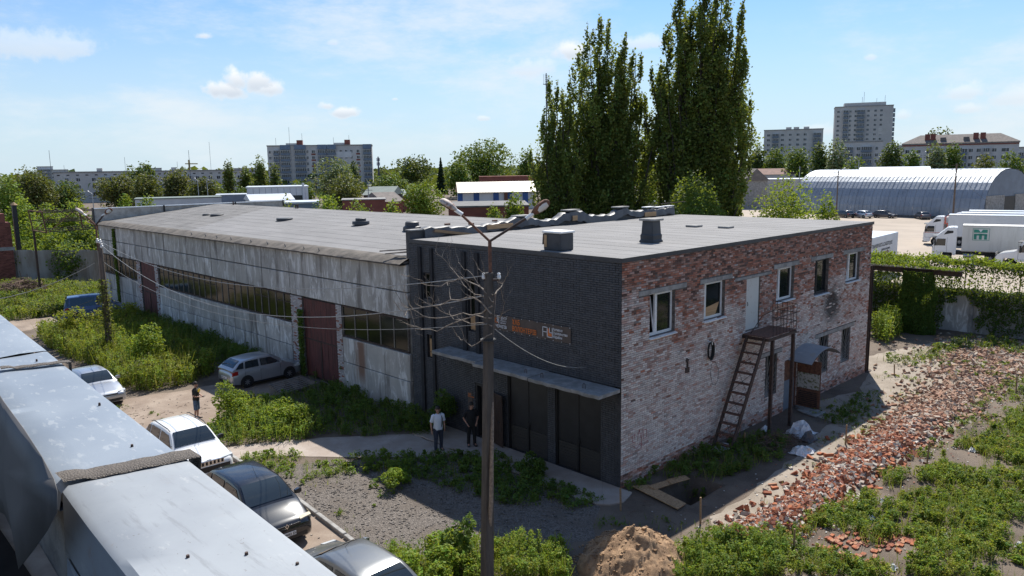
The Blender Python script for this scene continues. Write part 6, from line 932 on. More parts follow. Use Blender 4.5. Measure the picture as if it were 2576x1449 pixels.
def car(label, loc, heading, paint_, L=4.1, W=1.74, H=1.47, hood0=.72, hood1=.98, belt=.98, cowl=.27, rs=.44, re=.82, tl=.985, rw=.31, wb=(.2, .80), lights='lamp_glass', tail='tail_red', plate=None, rplate=None, rails=False, grille='bars', name='parked_car', cat='car', group=None, detail=True, roofm=None, mirror='body', van=False):
    t = thing(name, label, cat, (loc[0], loc[1], .01), heading, group, world=False); P = MATS[paint_]; hw = W / 2; X = lambda f: L / 2 - f * L
    tb = belt - (.02 if not van else 0); S = [(0, .40, hood0 - .14, .76), (.006, .30, hood0 - .10, .83), (.025, .21, hood0 - .035, .91), (.06, .19, hood0 + .01, .955), (.15, .18, lerp(hood0, hood1, .45) + .01, .985), (cowl, .17, hood1, 1.), (.42, .17, belt, 1.), (.6, .17, belt + .01, 1.), (.78, .18, belt + .02, .99), (.90, .19, tb, .965), (.965, .22, tb - .02, .92), (.99, .28, tb - .10, .87), (1., .40, tb - .28, .80)]
    R_ = []
    for f, zb, zt, k in S:
        h = zt - zb; half = [(.80, zb), (.965, zb + .05), (1., zb + .30 * h), (1.0, zb + .60 * h), (.975, zb + .82 * h), (.93, zt - .03), (.84, zt), (.45, zt + .02), (0, zt + .028)]; R_.append([(X(f), hw * k * a, z) for a, z in half] + [(X(f), -hw * k * a, z) for a, z in half[-2::-1]])
    body = MB().loft(R_).build('body', P, t, smooth=True)
    def zr(f):
        if f <= rs: u = (f - cowl) / (rs - cowl); return lerp(hood1 - .01, H - .03, u) + .045 * math.sin(math.pi * u)
        if f <= re: u = (f - rs) / (re - rs); return H - .03 + .045 * math.sin(math.pi * min(1, u * 1.05)) - .03 * u * u
        u = (f - re) / (tl - re); return lerp(H - .06, belt, u) + .05 * math.sin(math.pi * u)
    def hwt(z): u = max(0, min(1, (z - belt) / (H - belt))); return hw * lerp(.925, .735, u ** 1.15)
    FS = [cowl + .002, cowl + .03] + list(np.linspace(cowl + .06, rs, 5)) + list(np.linspace(rs, re, 6))[1:] + list(np.linspace(re, tl, 5))[1:]; R_ = []
    for f in FS:
        z = max(zr(f), belt - .02 if f > .4 else hood1 - .02); zl = min(z, belt - .03) - .03; yb = hw * .925; yt = hwt(z); ed = min(.10, .5 * max(.01, z - belt)); half = [(yb, zl), (lerp(yb, yt, .5), lerp(zl, z - ed * .6, .52)), (yt + .005, z - ed * .6), (yt - .03, z - ed * .2), (yt - .12, z), (yt * .4, z + .012), (0, z + .015)]; R_.append([(X(f), a, zz) for a, zz in half] + [(X(f), -a, zz) for a, zz in half[-2::-1]])
    cab = MB().loft(R_).build('cabin', MATS[roofm] if roofm else P, t, smooth=True)
    def patch(f0, f1, nm, marg):
        Rr = []
        for f in np.linspace(f0, f1, 6): z = zr(f); y = max(.2, hwt(z) - marg); Rr.append([(X(f) + (.004 if f < .5 else -.004), yy, z + .022 + (.0 if abs(yy) > .9 * y else .006)) for yy in np.linspace(-y, y, 7)])
        return MB().loft(Rr, close=False, cap=False).build(nm, MATS['glass_car'], t, smooth=True, fix=True)
    patch(cowl + .022, rs - .008, 'windscreen', .085); patch(re + .012, tl - (.03 if not van else .06), 'rear_window', .14)
    fb = .5 * (rs + re) - .03 if not van else rs + .16
    for s in (1, -1):
        def sp(f, z): u = (z - (belt - .03)) / (H - .06 - (belt - .03)); return (X(f), s * (lerp(hw * .925, hw * .745, max(0, min(1, u))) + .014), z)
        zb, zt2 = belt + .03, H - .125
        for q in ([(cowl + .06, zb), (fb - .012, zb), (fb - .012, zt2 + .02), (rs + .012, zt2)], [(fb + .014, zb), (re - .03, zb), (re - .045, zt2), (fb + .014, zt2 + .02)], [(re - .01, zb + .02), (min(.955, tl - .05), zb + .03), (re + .035, zt2 - .06), (re - .022, zt2 - .01)]):
            m = MB(); a = [sp(f, z) for f, z in q]; m.quad(*a); m.build('side_window', MATS['glass_car'], t)
        if detail:
            mx, mz = X(cowl + .07), belt + .10; MB().loft([[(mx + .05, s * (hw * .97), mz - .06), (mx + .05, s * (hw * .97), mz + .05), (mx - .05, s * (hw * .97), mz + .05), (mx - .05, s * (hw * .97), mz - .06)], [(mx + .06, s * (hw + .10), mz - .07), (mx + .05, s * (hw + .10), mz + .08), (mx - .06, s * (hw + .10), mz + .08), (mx - .07, s * (hw + .10), mz - .07)], [(mx + .02, s * (hw + .19), mz - .05), (mx + .02, s * (hw + .19), mz + .05), (mx - .05, s * (hw + .19), mz + .05), (mx - .05, s * (hw + .19), mz - .05)]]).build('mirror', P if mirror == 'body' else MATS['plastic_black'], t, smooth=True)
            for f in (fb - .03, re - .06): MB().box(X(f) - .09, X(f) + .09, min(s * (hw - .005), s * (hw + .025)), max(s * (hw - .005), s * (hw + .025)), belt - .16, belt - .125).build('door_handle', P, t)
            MB().box(X(.80), X(.2), min(s * (hw - .02), s * (hw + .008)), max(s * (hw - .02), s * (hw + .008)), .19, .27).build('sill', MATS['plastic_black'], t)
            for f in (cowl + .075, fb, re - .02): MB().box(X(f) - .004, X(f) + .004, min(s * (hw - .01), s * (hw + .003)), max(s * (hw - .01), s * (hw + .003)), .32, belt - .06).build('door_gap', MATS['plastic_black'], t)
        for f in wb:
            xx = X(f); m = MB(); n = 16; m.add([(xx + (rw + .055) * math.cos(math.pi * i / n), s * (hw + .004), rw + (rw + .055) * math.sin(math.pi * i / n)) for i in range(n + 1)] + [(xx - (rw + .055), s * (hw + .004), .2), (xx + (rw + .055), s * (hw + .004), .2)], [tuple(range(n + 3))]); m.build('wheel_arch', MATS['plastic_black'], t); wheel(t, xx, s * (hw - .085), rw, .20, s)
        # lamps wrap round the corners
        hz = hood0 - .075; MB().loft([[(X(.012), s * hw * .52, hz - .05), (X(.012), s * hw * .50, hz + .05), (X(.05), s * hw * .52, hz + .09), (X(.05), s * hw * .52, hz - .05)], [(X(.03), s * hw * .93, hz - .06), (X(.03), s * hw * .925, hz + .06), (X(.06), s * hw * .93, hz + .085), (X(.06), s * hw * .93, hz - .05)], [(X(.10), s * hw * .992, hz - .04), (X(.10), s * hw * .985, hz + .07), (X(.12), s * hw * .975, hz + .09), (X(.12), s * hw * .98, hz - .03)]]).build('headlight', MATS[lights], t, smooth=True)
        tz = belt - .15; MB().loft([[(X(.992), s * hw * .60, tz - .09), (X(.985), s * hw * .60, tz + .09), (X(.96), s * hw * .60, tz + .10), (X(.96), s * hw * .60, tz - .09)], [(X(.985), s * hw * .90, tz - .10), (X(.975), s * hw * .895, tz + .12), (X(.95), s * hw * .9, tz + .12), (X(.95), s * hw * .9, tz - .1)], [(X(.93), s * hw * .985, tz - .07), (X(.925), s * hw * .965, tz + .12), (X(.91), s * hw * .95, tz + .12), (X(.91), s * hw * .96, tz - .07)]]).build('tail_light', MATS[tail], t, smooth=True)
        if rails: MB().tube([(X(rs + .02), s * (hwt(H) - .03), H - .01), (X(rs + .06), s * (hwt(H) - .02), H + .045), (X(re - .05), s * (hwt(H) - .02), H + .04), (X(re), s * (hwt(H) - .03), H - .03)], .018, 6).build('roof_rail', MATS['plastic_black'], t)
    gz = hood0 - .16
    if grille == 'slots':
        g = MB().box(X(.0) - .06, X(0) + .006, -hw * .52, hw * .52, gz - .02, gz + .135).build('grille', MATS['chrome'], t)
        for k in range(7): y = -hw * .45 + k * hw * .15; MB().box(X(0) + .005, X(0) + .014, y - .035, y + .035, gz + .0, gz + .115).build('slot', MATS['iron_black'], g)
        MB().box(X(.02), X(0) + .004, -hw * .75, hw * .75, .36, gz - .06).build('bumper', MATS['plastic_black'], t)
    else:
        MB().box(X(.02), X(0) + .006, -hw * .48, hw * .48, gz + .015, gz + .075).build('grille', MATS['plastic_black'], t); MB().box(X(.02), X(0) + .004, -hw * .7, hw * .7, .30, .42).build('bumper_intake', MATS['plastic_black'], t)
    MB().box(X(1) - .004, X(.97), -hw * .7, hw * .7, .28, .42).build('bumper_trim', MATS['plastic_black'], t)
    for txt, xx, sg in ((plate, X(0) + .018, 1), (rplate, X(1) - .018, -1)):
        if txt:
            pz = .47 if sg > 0 else .58; pl = MB().box(xx - .006, xx + .006, -.27, .27, pz - .06, pz + .06).build('number_plate', MATS['plate_white'], t)
            mt = Matrix(((0, 0, sg, xx + sg * .008), (sg, 0, 0, -sg * .24), (0, 1, 0, pz - .038), (0, 0, 0, 1))); text_mesh('plate_text', txt, .105, MATS['ink_black'], pl, mt, .0015)
    if detail:
        MB().tube([(X(rs + .03), 0, H - .01), (X(rs + .10), 0, H + .28)], .005, 4).build('aerial', MATS['plastic_black'], t)
        for y0 in (.05, -.35): MB().tube([(X(cowl + .015), y0, hood1 + .03), (X(cowl + .045), y0 - .25, hood1 + .11), (X(cowl + .06), y0 - .45, hood1 + .14)], .010, 4).build('wiper', MATS['plastic_black'], t)
    return t
HP = math.pi / 2
c1 = car('silver five-door hatchback parked facing the tall red gate', (-2.12, 22.08), .04, 'paint_silver', 3.95, 1.68, 1.46, .72, .98, .97, .25, .43, .84, .985, .305, rplate='CB 5718', mirror='body')
c2_ = car('white off-road car with black slotted grille in the parked row', (-9.62, 12.55), -HP - .02, 'paint_white', 4.42, 1.81, 1.66, .95, 1.12, 1.10, .27, .42, .86, .985, .35, (.19, .79), 'lamp_glass', plate='CB 7870', rails=True, grille='slots', mirror='black')
mt = Matrix(((0, 0, 1, 2.213), (1, 0, 0, -.14), (0, 1, 0, .945), (0, 0, 0, 1))); text_mesh('badge', 'Jeep', .10, MATS['plastic_grey'], c2_, mt, .002)
c3 = car('black minivan with yellowed headlight in the parked row', (-9.97, 6.35), -HP - .03, 'paint_black', 4.28, 1.80, 1.62, .82, 1.08, 1.05, .21, .40, .86, .985, .32, (.19, .80), 'headlamp_aged', plate='CB 0462 EH')
m = MB(); dm = [(0, .085), (.06, 0), (0, -.085), (-.06, 0)]; o_, i_ = [(2.15, y, .72 + z) for y, z in dm], [(2.152, y * .55, .72 + z * .6) for y, z in dm]; m.loft([o_, [(2.165, y, z) for x, y, z in o_], [(2.165, y, z) for x, y, z in i_], i_], cap=False); m.build('badge', MATS['chrome'], c3)
car('dark silver saloon cut off by the bottom edge, bonnet away from camera', (-10.22, .55), HP + .03, 'paint_grey', 4.35, 1.78, 1.45, .70, .96, .95, .26, .43, .80, .93, .31)
car('silver saloon half hidden by the metal parapet', (-9.35, 25.0), -HP + .02, 'paint_silver', 4.5, 1.74, 1.44, .74, .97, .95, .27, .42, .78, .92, .31, mirror='body')
car('blue minivan half hidden behind the yellow-green bushes', (-2.6, 48.3), -.25, 'paint_blue', 4.3, 1.75, 1.85, .85, 1.1, 1.08, .20, .34, .93, .99, .32, name='parked_van', cat='van', van=True)
hv = math.atan2(ax_[1], ax_[0])
for (u0, u1, v, pt, lab, rev) in ((2110, 2142, 548, 'paint_black', 'dark car at the hangar foot, leftmost of the far cars', math.pi * .9), (2140, 2198, 549, 'paint_silver', 'silver saloon at the hangar foot between two dark cars', math.pi * .92), (2198, 2255, 549, 'paint_darkgrey', 'dark grey saloon at the hangar foot, third from left', .15), (2300, 2345, 552, 'paint_darkgrey', 'dark people carrier at the hangar foot beside the trucks', math.pi * .75)):
    a, c = G(u0, v), G(u1, v); car(lab, ((a[0] + c[0]) / 2 + .6, (a[1] + c[1]) / 2 + .4), hv + rev, pt, 4.5, 1.78, 1.5, .78, 1.0, .98, .27, .42, .80, .93, .32, detail=False, lights='lamp_glass')
def truck(label, front, heading, paint_='paint_white', body='metal_white', box_len=13.4, box_h=(1.15, 4.0), rigid=False, bonnet=False, logo=None, name='truck', stripe=None, gap=.5, cabh=3.7):
    """front = ground point under the near (left) front corner; local x forward, y left"""
    ca, sa = math.cos(heading), math.sin(heading); hw = 1.25; cl = 2.25 if not bonnet else 4.6; tot = cl + gap + box_len; cx, cy = front[0] - ca * tot / 2 + sa * hw, front[1] - sa * tot / 2 - ca * hw; t = thing(name, label, 'truck', (cx, cy, .02), heading, 'lorries parked in the yard', world=False); F = tot / 2; P = MATS[paint_]
    if not bonnet: prof = [(F, .42), (F + .02, 1.3), (F - .06, 1.75), (F - .32, 2.75), (F - .55, 2.95), (F - 1.35, cabh), (F - 1.75, cabh + .05), (F - cl, cabh + .05), (F - cl, .75), (F - 1.95, .7), (F - 1.9, 1.02), (F - .85, 1.02), (F - .75, .42)]
    else: prof = [(F, .42), (F + .03, 1.0), (F - .1, 1.35), (F - .5, 1.6), (F - 1.75, 1.85), (F - 2.2, 2.7), (F - 2.6, 3.0), (F - 3.3, cabh), (F - cl, cabh + .05), (F - cl, .8), (F - 1.75, .8), (F - 1.65, 1.1), (F - .75, 1.1), (F - .62, .42)]
    cb = MB().prism(prof, -hw, hw, 'y').build('cab', P, t, bevel=.06, smooth=True)
    wz0, wz1 = (1.8, 2.68); b0, b1 = (F - .08, F - .30) if not bonnet else (F - 1.85, F - 2.18)
    MB().hexa([(b0 - .02, -1.12, wz0), (b0 + .03, -1.12, wz0), (b0 + .03, 1.12, wz0), (b0 - .02, 1.12, wz0)], [(b1 - .02, -1.08, wz1), (b1 + .03, -1.08, wz1), (b1 + .03, 1.08, wz1), (b1 - .02, 1.08, wz1)]).build('windscreen', MATS['glass_car'], cb)
    MB().box(b1 - .15, b1 + .32, -1.15, 1.15, wz1 + .04, wz1 + .1).build('sun_visor', MATS['plastic_black'], cb)
    for s in (1, -1):
        y0, y1 = sorted((s * (hw - .01), s * (hw + .012))); MB().prism([(b0 - .18, 1.75), (b0 - 1.15, 1.75), (b0 - 1.15, 2.5), (b1 - .12, 2.5)], y0, y1, 'y').build('side_window', MATS['glass_car'], cb); MB().box(b1 - .02, b1 + .14, min(s * (hw + .1), s * (hw + .28)), max(s * (hw + .1), s * (hw + .28)), 1.75, 2.45).build('mirror', MATS['plastic_black'], cb)
        MB().box(b0 - 1.3, b0 - .12, min(s * hw, s * (hw + .006)), max(s * hw, s * (hw + .006)), 1.0, 1.03).build('door_gap', MATS['plastic_grey'], cb)
        for dx in (-1.28, -.1): MB().box(b0 + dx - .012, b0 + dx + .012, min(s * hw, s * (hw + .006)), max(s * hw, s * (hw + .006)), 1.0, 2.65).build('door_gap', MATS['plastic_grey'], cb)
        if stripe: MB().box(F - cl + .1, F - .1, min(s * hw, s * (hw + .008)), max(s * hw, s * (hw + .008)), 1.62, 1.68).build('stripe', MATS[stripe], cb)
        MB().prism([(F - 1.0, cabh - .75), (F - 1.9, cabh - .55), (F - 1.9, cabh - .32), (F - 1.35, cabh - .3)], y0, y1, 'y').build('side_vent', MATS['plastic_black'], cb) if not bonnet else None
        MB().box(F - .04, F + .05, min(s * .75, s * 1.15), max(s * .75, s * 1.15), .75, .95).build('headlight', MATS['lamp_glass'], cb)
    MB().box(F - .0, F + .04, -.8, .8, 1.05, 1.6).build('grille', MATS['plastic_grey'], cb); MB().box(F - .5, F + .06, -1.24, 1.24, .38, .60).build('bumper', MATS['plastic_grey'], cb)
    bf = F - cl - gap; z0, z1 = box_h; bx_ = MB().box(bf - box_len, bf, -1.27, 1.27, z0, z1).build('cargo_box', MATS[body], t, bevel=.03)
    for zz in (z0, z1 - .09):
        for s in (1, -1): MB().box(bf - box_len - .01, bf + .01, min(s * 1.265, s * 1.29), max(s * 1.265, s * 1.29), zz, zz + .09).build('edge_rail', MATS['rim'], bx_)
    MB().box(bf - box_len, F - cl + .4, -.5, .5, .72, z0 - .01).build('chassis', MATS['steel_dark'], t); MB().box(bf - .02, bf + .25, -.75, .75, z1 - 1.1, z1 - .35).build('cooling_unit', MATS['far_white'], t) if not rigid else None
    if logo: logo(bx_, bf)
    ax = [F - 1.38 if not bonnet else F - 1.2, F - cl - 1.9] if not rigid else [F - 1.38, bf - 2.7]; ax += [bf - box_len + q for q in ((2.0, 3.3, 4.6) if not rigid else ())]
    for x in ax:
        for s in (1, -1): wheel(t, x, s * 1.08, .50, .32, s, 'plastic_grey' if x < 0 else 'rim')
    for s in (1, -1):
        MB().tube([(F - cl - .1 - (0 if not rigid else .6), s * .95, .72), (F - cl - 1.15 - (0 if not rigid else .6), s * .95, .72)], .3, 12).build('fuel_tank', MATS['rim'], t, smooth=True) if rigid or bonnet else None
        MB().box(bf - box_len + 6, F - cl - 2.6, min(s * 1.2, s * 1.24), max(s * 1.2, s * 1.24), .55, .95).build('side_guard', MATS['rim'], t) if not rigid else None
    return t
TH = math.radians(104)
def mlogo(bx_, bf):
    y = 1.285; x0 = bf - 1.05; m = MB(); m.box(x0 - 1.35, x0, y, y + .006, 2.75, 3.95 - .05) if 0 else None
    fr = MB()
    for a in ((x0 - 1.45, x0 + .1, 2.42, 2.46), (x0 - 1.45, x0 + .1, 3.66, 3.70), (x0 - 1.45, x0 - 1.41, 2.46, 3.66), (x0 + .06, x0 + .1, 2.46, 3.66)): fr.box(a[0], a[1], y, y + .006, a[2], a[3])
    fr.build('emblem_frame', MATS['green_print'], bx_); g = MB(); h0 = 2.52
    for a, c, z0, z1 in ((0, 1.25, .72, 1.05), (.02, .28, 0, .5), (.5, .76, 0, .62), (.97, 1.23, 0, .5), (.02, 1.23, .42, .60)): g.box(x0 - c, x0 - a, y, y + .008, h0 + z0, h0 + z1)
    g.build('emblem', MATS['green_print'], bx_); w_ = MB(); w_.prism([(x0 - .42, h0 + 1.052), (x0 - .82, h0 + 1.052), (x0 - .62, h0 + .78)], y + .0082, y + .011, 'y').build('emblem_notch', MATS['metal_white'], bx_)
F1, F2, F3 = G(2321, 616), G(2343, 657), G(2500, 676); prp = np.array([math.sin(TH), -math.cos(TH)])
b = NB('box_grimy'); c = b.mix(b.math('MULTIPLY', b.ramp(b.noise(.9, 5, .7, (1, 1, .15)), .48, .75), .55), (.60, .59, .55), (.33, .31, .27)); b.fin(c, .6)
truck('white lorry with red stripe and long white trailer, nearest of the far row', F1, TH, logo=None, stripe='paint_red'); truck('white box lorry with green M emblem on its dirty side', F2, TH + .02, 'paint_white', 'box_grimy', 8.2, (1.2, 4.0), True, logo=mlogo); truck('white long-bonnet lorry cut off by the right picture edge', F3, TH - .12, 'paint_white', 'metal_white', 12, bonnet=True)
q1 = F1[:2] + prp * 4.2 - np.array([math.cos(TH), math.sin(TH)]) * 1.2; truck('orange-cab lorry with white trailer behind the red-striped one', q1, TH, 'paint_red', 'metal_white', box_h=(1.15, 4.05)); q2 = F1[:2] + prp * 8.4 - np.array([math.cos(TH), math.sin(TH)]) * 2.0; truck('farthest white lorry of the row behind the orange cab', q2, TH, 'paint_white', 'metal_white', box_h=(1.15, 4.1))
# detached trailer with lettering
P1, P0 = G(2260, 583, 4.0), G(2192.4, 599.3, 4.0); dv = (P1 - P0)[:2]; dv /= np.linalg.norm(dv); TL = 13.0; an = math.atan2(dv[1], dv[0]); nrm = np.array([-dv[1], dv[0]]); cen = P1[:2] - dv * TL / 2 + nrm * 1.27
tr_ = thing('trailer', 'white trailer with printed lettering parked behind the brick building', 'trailer', (*cen, .02), an, world=False); bx_ = MB().box(-TL / 2, TL / 2, -1.27, 1.27, 1.15, 3.98).build('cargo_box', MATS['metal_white'], tr_, bevel=.03)
def TT(x, z): return Matrix(((1, 0, 0, x), (0, 0, -1, -1.278), (0, 1, 0, z), (0, 0, 0, 1)))
text_mesh('lettering', 'TRANSPORTS-LOGISTIQUE', .52, MATS['ink_black'], bx_, TT(TL / 2 - 8.1, 2.95), .006); text_mesh('lettering', 'TEMPERATURE DIRIGEE', .26, MATS['ink_black'], bx_, TT(TL / 2 - 5.2, 2.55), .003)
def band(pts, w, mt, y):
    m = MB()
    for p, q in zip(pts[:-1], pts[1:]): p = Vector((p[0], y, p[1])); q = Vector((q[0], y, q[1])); m.bar(p, q, .012, w, up=(0, 0, 1))
    m.build('stripe', MATS[mt], bx_)
band([(-TL / 2, 1.9), (TL / 2 - 3.0, 2.32), (TL / 2 - 1.6, 1.2)], .26, 'maroon_print', -1.276); band([(-TL / 2, 1.62), (TL / 2 - 3.2, 2.04), (TL / 2 - 2.0, 1.2)], .10, 'ink_black', -1.28)
MB().box(-TL / 2, TL / 2, -.5, .5, .75, 1.14).build('chassis', MATS['steel_dark'], tr_)
for x in (-4.6, -3.3, -2.0):
    for s in (1, -1): wheel(tr_, x, s * 1.08, .5, .32, s)
for s in (1, -1): MB().box(3.2, 3.4, s * .8 - .08, s * .8 + .08, 0, .75).build('support_leg', MATS['steel_dark'], tr_)
# ================================================================== PEOPLE
def skin_body(name, joints, edges, rad, mat, parent):
    me = bpy.data.meshes.new(name + '_cage'); me.from_pydata([tuple(joints[k]) for k in joints], [(list(joints).index(a), list(joints).index(b)) for a, b in edges], []); o = bpy.data.objects.new(name, me); COL.objects.link(o); md = o.modifiers.new('skin', 'SKIN'); md.use_smooth_shade = True; ks = list(joints)
    for i, k in enumerate(ks): q = rad[k]; me.skin_vertices[0].data[i].radius = (q, q) if not isinstance(q, tuple) else q; me.skin_vertices[0].data[i].use_root = (k == 'pelvis')
    o.modifiers.new('sub', 'SUBSURF').levels = 1; dg = bpy.context.evaluated_depsgraph_get(); dg.update(); m2 = bpy.data.meshes.new_from_object(o.evaluated_get(dg)); bpy.data.objects.remove(o); m2.materials.clear(); m2.materials.append(mat); m2.name = name; r = bpy.data.objects.new(name, m2); return link(r, parent)
def person(label, loc, heading, arms, shirt, legs, leglen='long', look=(1, 0, -.1), H=1.78, hair='hair_dark', feet=((.02, .12), (-.02, -.12)), extra=None, sleeve=.62):
    """local x forward, y left. arms: (elbow, wrist) per side"""
    t = thing('person', label, 'person', (loc[0], loc[1], loc[2] if len(loc) > 2 else .01), heading, world=False); k = H / 1.78; V = lambda x, y, z: Vector((x * k, y * k, z * k)); lk = Vector(look).normalized(); J = {}; E_ = []; Rd = {}
    def add(n, p, r, par=None):
        J[n] = p; Rd[n] = r * k
        if par: E_.append((par, n))
    add('pelvis', V(0, 0, .95), .125); add('waist', V(0, 0, 1.10), .12, 'pelvis'); add('chest', V(.01, 0, 1.30), .135, 'waist'); add('neck0', V(0, 0, 1.46), .065, 'chest'); hd = V(.02, 0, 1.66) + lk * .0; add('neck', V(.015, 0, 1.54), .052, 'neck0'); add('jaw', J['neck'] + lk * .045 * k + Vector((0, 0, .055 * k)), .07, 'neck'); add('skull', J['neck'] + lk * .02 * k + Vector((0, 0, .145 * k)), .092, 'jaw'); add('crown', J['neck'] + Vector((-.01, 0, .215 * k)), .055, 'skull')
    for s, sg in (('l', 1), ('r', -1)):
        fx, fy = feet[0 if sg > 0 else 1]; add('hip' + s, V(0, sg * .09, .90), .088, 'pelvis'); add('knee' + s, V(fx * .6 + .02, fy * .95, .49), .058, 'hip' + s); add('calf' + s, V(fx * .8, fy, .36), .055, 'knee' + s); add('ank' + s, V(fx - .02, fy, .085), .04, 'calf' + s); add('toe' + s, V(fx + .14, fy + sg * .03, .035), .034, 'ank' + s)
        el, wr = arms[0 if sg > 0 else 1]; add('sho' + s, V(0, sg * .185, 1.42), .062, 'chest'); add('elb' + s, V(el[0], sg * el[1], el[2]), .040, 'sho' + s); w = V(wr[0], sg * wr[1], wr[2]); e = J['elb' + s]; add('wri' + s, w, .027, 'elb' + s); d = (w - e).normalized(); sd = d.cross(Vector((0, 0, 1))) if abs(d.z) < .9 else Vector((1, 0, 0)); sd.normalize(); pm = w + d * .05 * k; add('palm' + s, pm, .030, 'wri' + s)
        for i, (off, ln) in enumerate(((-.024, .075), (-.008, .088), (.008, .082), (.024, .062))): a = pm + d * .035 * k + sd * off * k; add('f%d%s' % (i, s), a, .0095, 'palm' + s); c = a + d * ln * .55 * k + Vector((0, 0, -.004)); add('g%d%s' % (i, s), c, .0085, 'f%d%s' % (i, s)); add('h%d%s' % (i, s), c + d * ln * .4 * k + lk * .012, .007, 'g%d%s' % (i, s))
        th = pm - sd * .035 * k - d * .01; add('t0' + s, th, .010, 'palm' + s); add('t1' + s, th - sd * .018 * k + d * .035 * k, .009, 't0' + s)
    skin_body('body', J, E_, Rd, MATS['skin'], t)
    # hair cap, eyes, nose, mouth, ears
    c = J['skull']; f = Vector((lk.x, lk.y, 0)).normalized(); sd = Vector((-f.y, f.x, 0)); m = MB(); R_ = []
    for j in range(6):
        ph = math.radians(8 + j * 17); R_.append([c + Vector((0, 0, .022 * k)) + (f * (math.cos(a) * .108 - .018) + sd * math.sin(a) * .098) * math.sin(ph) * k + Vector((0, 0, .118 * k * math.cos(ph) - (.02 * k * (1 - math.cos(a)) if j > 3 else 0))) for a in np.linspace(0, 2 * math.pi, 14, endpoint=False)])
    m.loft(R_).build('hair', MATS[hair], t, smooth=True); m = MB()
    fc = c + f * .098 * k + Vector((0, 0, -.012 * k)); m.hexa([fc + sd * .012 + Vector((0, 0, -.035)), fc - sd * .012 + Vector((0, 0, -.035)), fc - sd * .006 + f * .024 + Vector((0, 0, -.03)), fc + sd * .006 + f * .024 + Vector((0, 0, -.03))], [fc + sd * .005, fc - sd * .005, fc - sd * .004 + f * .006, fc + sd * .004 + f * .006]).build('nose', MATS['skin'], t)
    for s in (1, -1): e = fc + sd * .033 * s + Vector((0, 0, .005)) - f * .006; MB().bar(e - sd * .012, e + sd * .012, .012, .012).build('eye', MATS['hair_dark'], t); er = c + sd * .092 * s * k + Vector((0, 0, -.015)); MB().bar(er - Vector((0, 0, .03)), er + Vector((0, 0, .03)), .014, .035).build('ear', MATS['skin'], t)
    mo = fc + Vector((0, 0, -.058)) - f * .004; MB().bar(mo - sd * .022, mo + sd * .022, .012, .010).build('mouth', M('lip', (.26, .10, .085), None, 9, .6), t)
    # shirt: elliptical rings plus sleeves
    el = lambda z, a, b_, x=0: [V(x + a * math.cos(q), b_ * math.sin(q), z) for q in np.linspace(0, 2 * math.pi, 16, endpoint=False)]
    m = MB().loft([el(.86, .135, .185), el(.95, .15, .19), el(1.08, .145, .178, .005), el(1.22, .148, .19, .01), el(1.34, .142, .205, .005), el(1.42, .118, .215), el(1.465, .085, .16), el(1.50, .066, .075)]); sh = m.build('shirt', MATS[shirt], t, smooth=True)
    for s, sg in (('l', 1), ('r', -1)): a, c_ = J['sho' + s], J['elb' + s]; e = a + (c_ - a) * sleeve * 1.25; MB().tube([a + Vector((0, -sg * .05, .02)), a + Vector((0, sg * .005, .0)), a + (c_ - a) * .45, e], [.078 * k, .083 * k, .073 * k, .074 * k], 10).build('sleeve', MATS[shirt], sh, smooth=True)
    m = MB().loft([el(.80, .125, .17), el(.87, .14, .178), el(.97, .138, .175), el(1.0, .132, .17)]); tr = m.build('trousers', MATS[legs], t, smooth=True)
    for s in 'lr':
        h_, kn, an_ = J['hip' + s], J['knee' + s], J['ank' + s]; pts = [h_ + Vector((0, 0, .03)), h_ + (kn - h_) * .35, kn] + ([kn + (an_ - kn) * .5, an_ + Vector((0, 0, .0))] if leglen == 'long' else [kn + (an_ - kn) * .08]); MB().tube(pts, ([.108 * k, .102 * k, .078 * k, .07 * k, .068 * k] if leglen == 'long' else [.108 * k, .105 * k, .092 * k, .094 * k]), 10).build('trouser_leg', MATS[legs], tr, smooth=True)
        a = J['ank' + s]; b2 = J['toe' + s]; dd = (b2 - a); dd.z = 0; dd.normalize(); sx = Vector((-dd.y, dd.x, 0)); q = lambda x, w, z0, z1: [a + dd * x + sx * w + Vector((0, 0, z1 - a.z)), a + dd * x - sx * w + Vector((0, 0, z1 - a.z)), a + dd * x - sx * w * 1.1 + Vector((0, 0, z0 - a.z)), a + dd * x + sx * w * 1.1 + Vector((0, 0, z0 - a.z))]
        MB().loft([q(-.075, .030, 0, .07), q(-.04, .042, 0, .10), q(.04, .046, 0, .095), q(.12, .050, 0, .06), q(.18, .040, 0, .045), q(.205, .02, .005, .03)]).build('shoe', MATS['shoe'], t, smooth=True)
    if extra: extra(t, J, sh, k)
    return t
pw, pb, psh = G(1104, 1134), G(1187, 1124), G(497, 1053); hdg = lambda p, q: math.atan2(q[1] - p[1], q[0] - p[0])
def strap(t, J, sh, k):
    MB().tube([(.125, .10, 1.0), (.165, .11, 1.2), (.15, .12, 1.36), (.02, .12, 1.475), (-.12, .10, 1.38), (-.165, .05, 1.15), (-.15, -.08, .95)], .016, 6).build('bag_strap', MATS['cloth_black'], sh); MB().box(-.19, -.13, -.2, .02, .78, 1.0).build('shoulder_bag', MATS['cloth_black'], sh, bevel=.02)
person('man in white T-shirt and dark trousers with a shoulder strap, standing on the path', pw, hdg(pw, CAM) + .35, (((-.02, .26, 1.14), (.06, .24, .93)), ((-.03, .28, 1.13), (.02, .27, .86))), 'cloth_white', 'cloth_navy', look=(.9, -.45, .05), feet=((-.06, .13), (.08, -.14)), extra=strap)
person('man all in black with hands in pockets beside the open doorway', (pb[0], pb[1], .05), hdg(pb, CAM) + .25, (((-.07, .30, 1.14), (.06, .20, .96)), ((-.07, .30, 1.14), (.06, .20, .96))), 'cloth_black', 'cloth_black', look=(.8, .55, -.35), H=1.76)
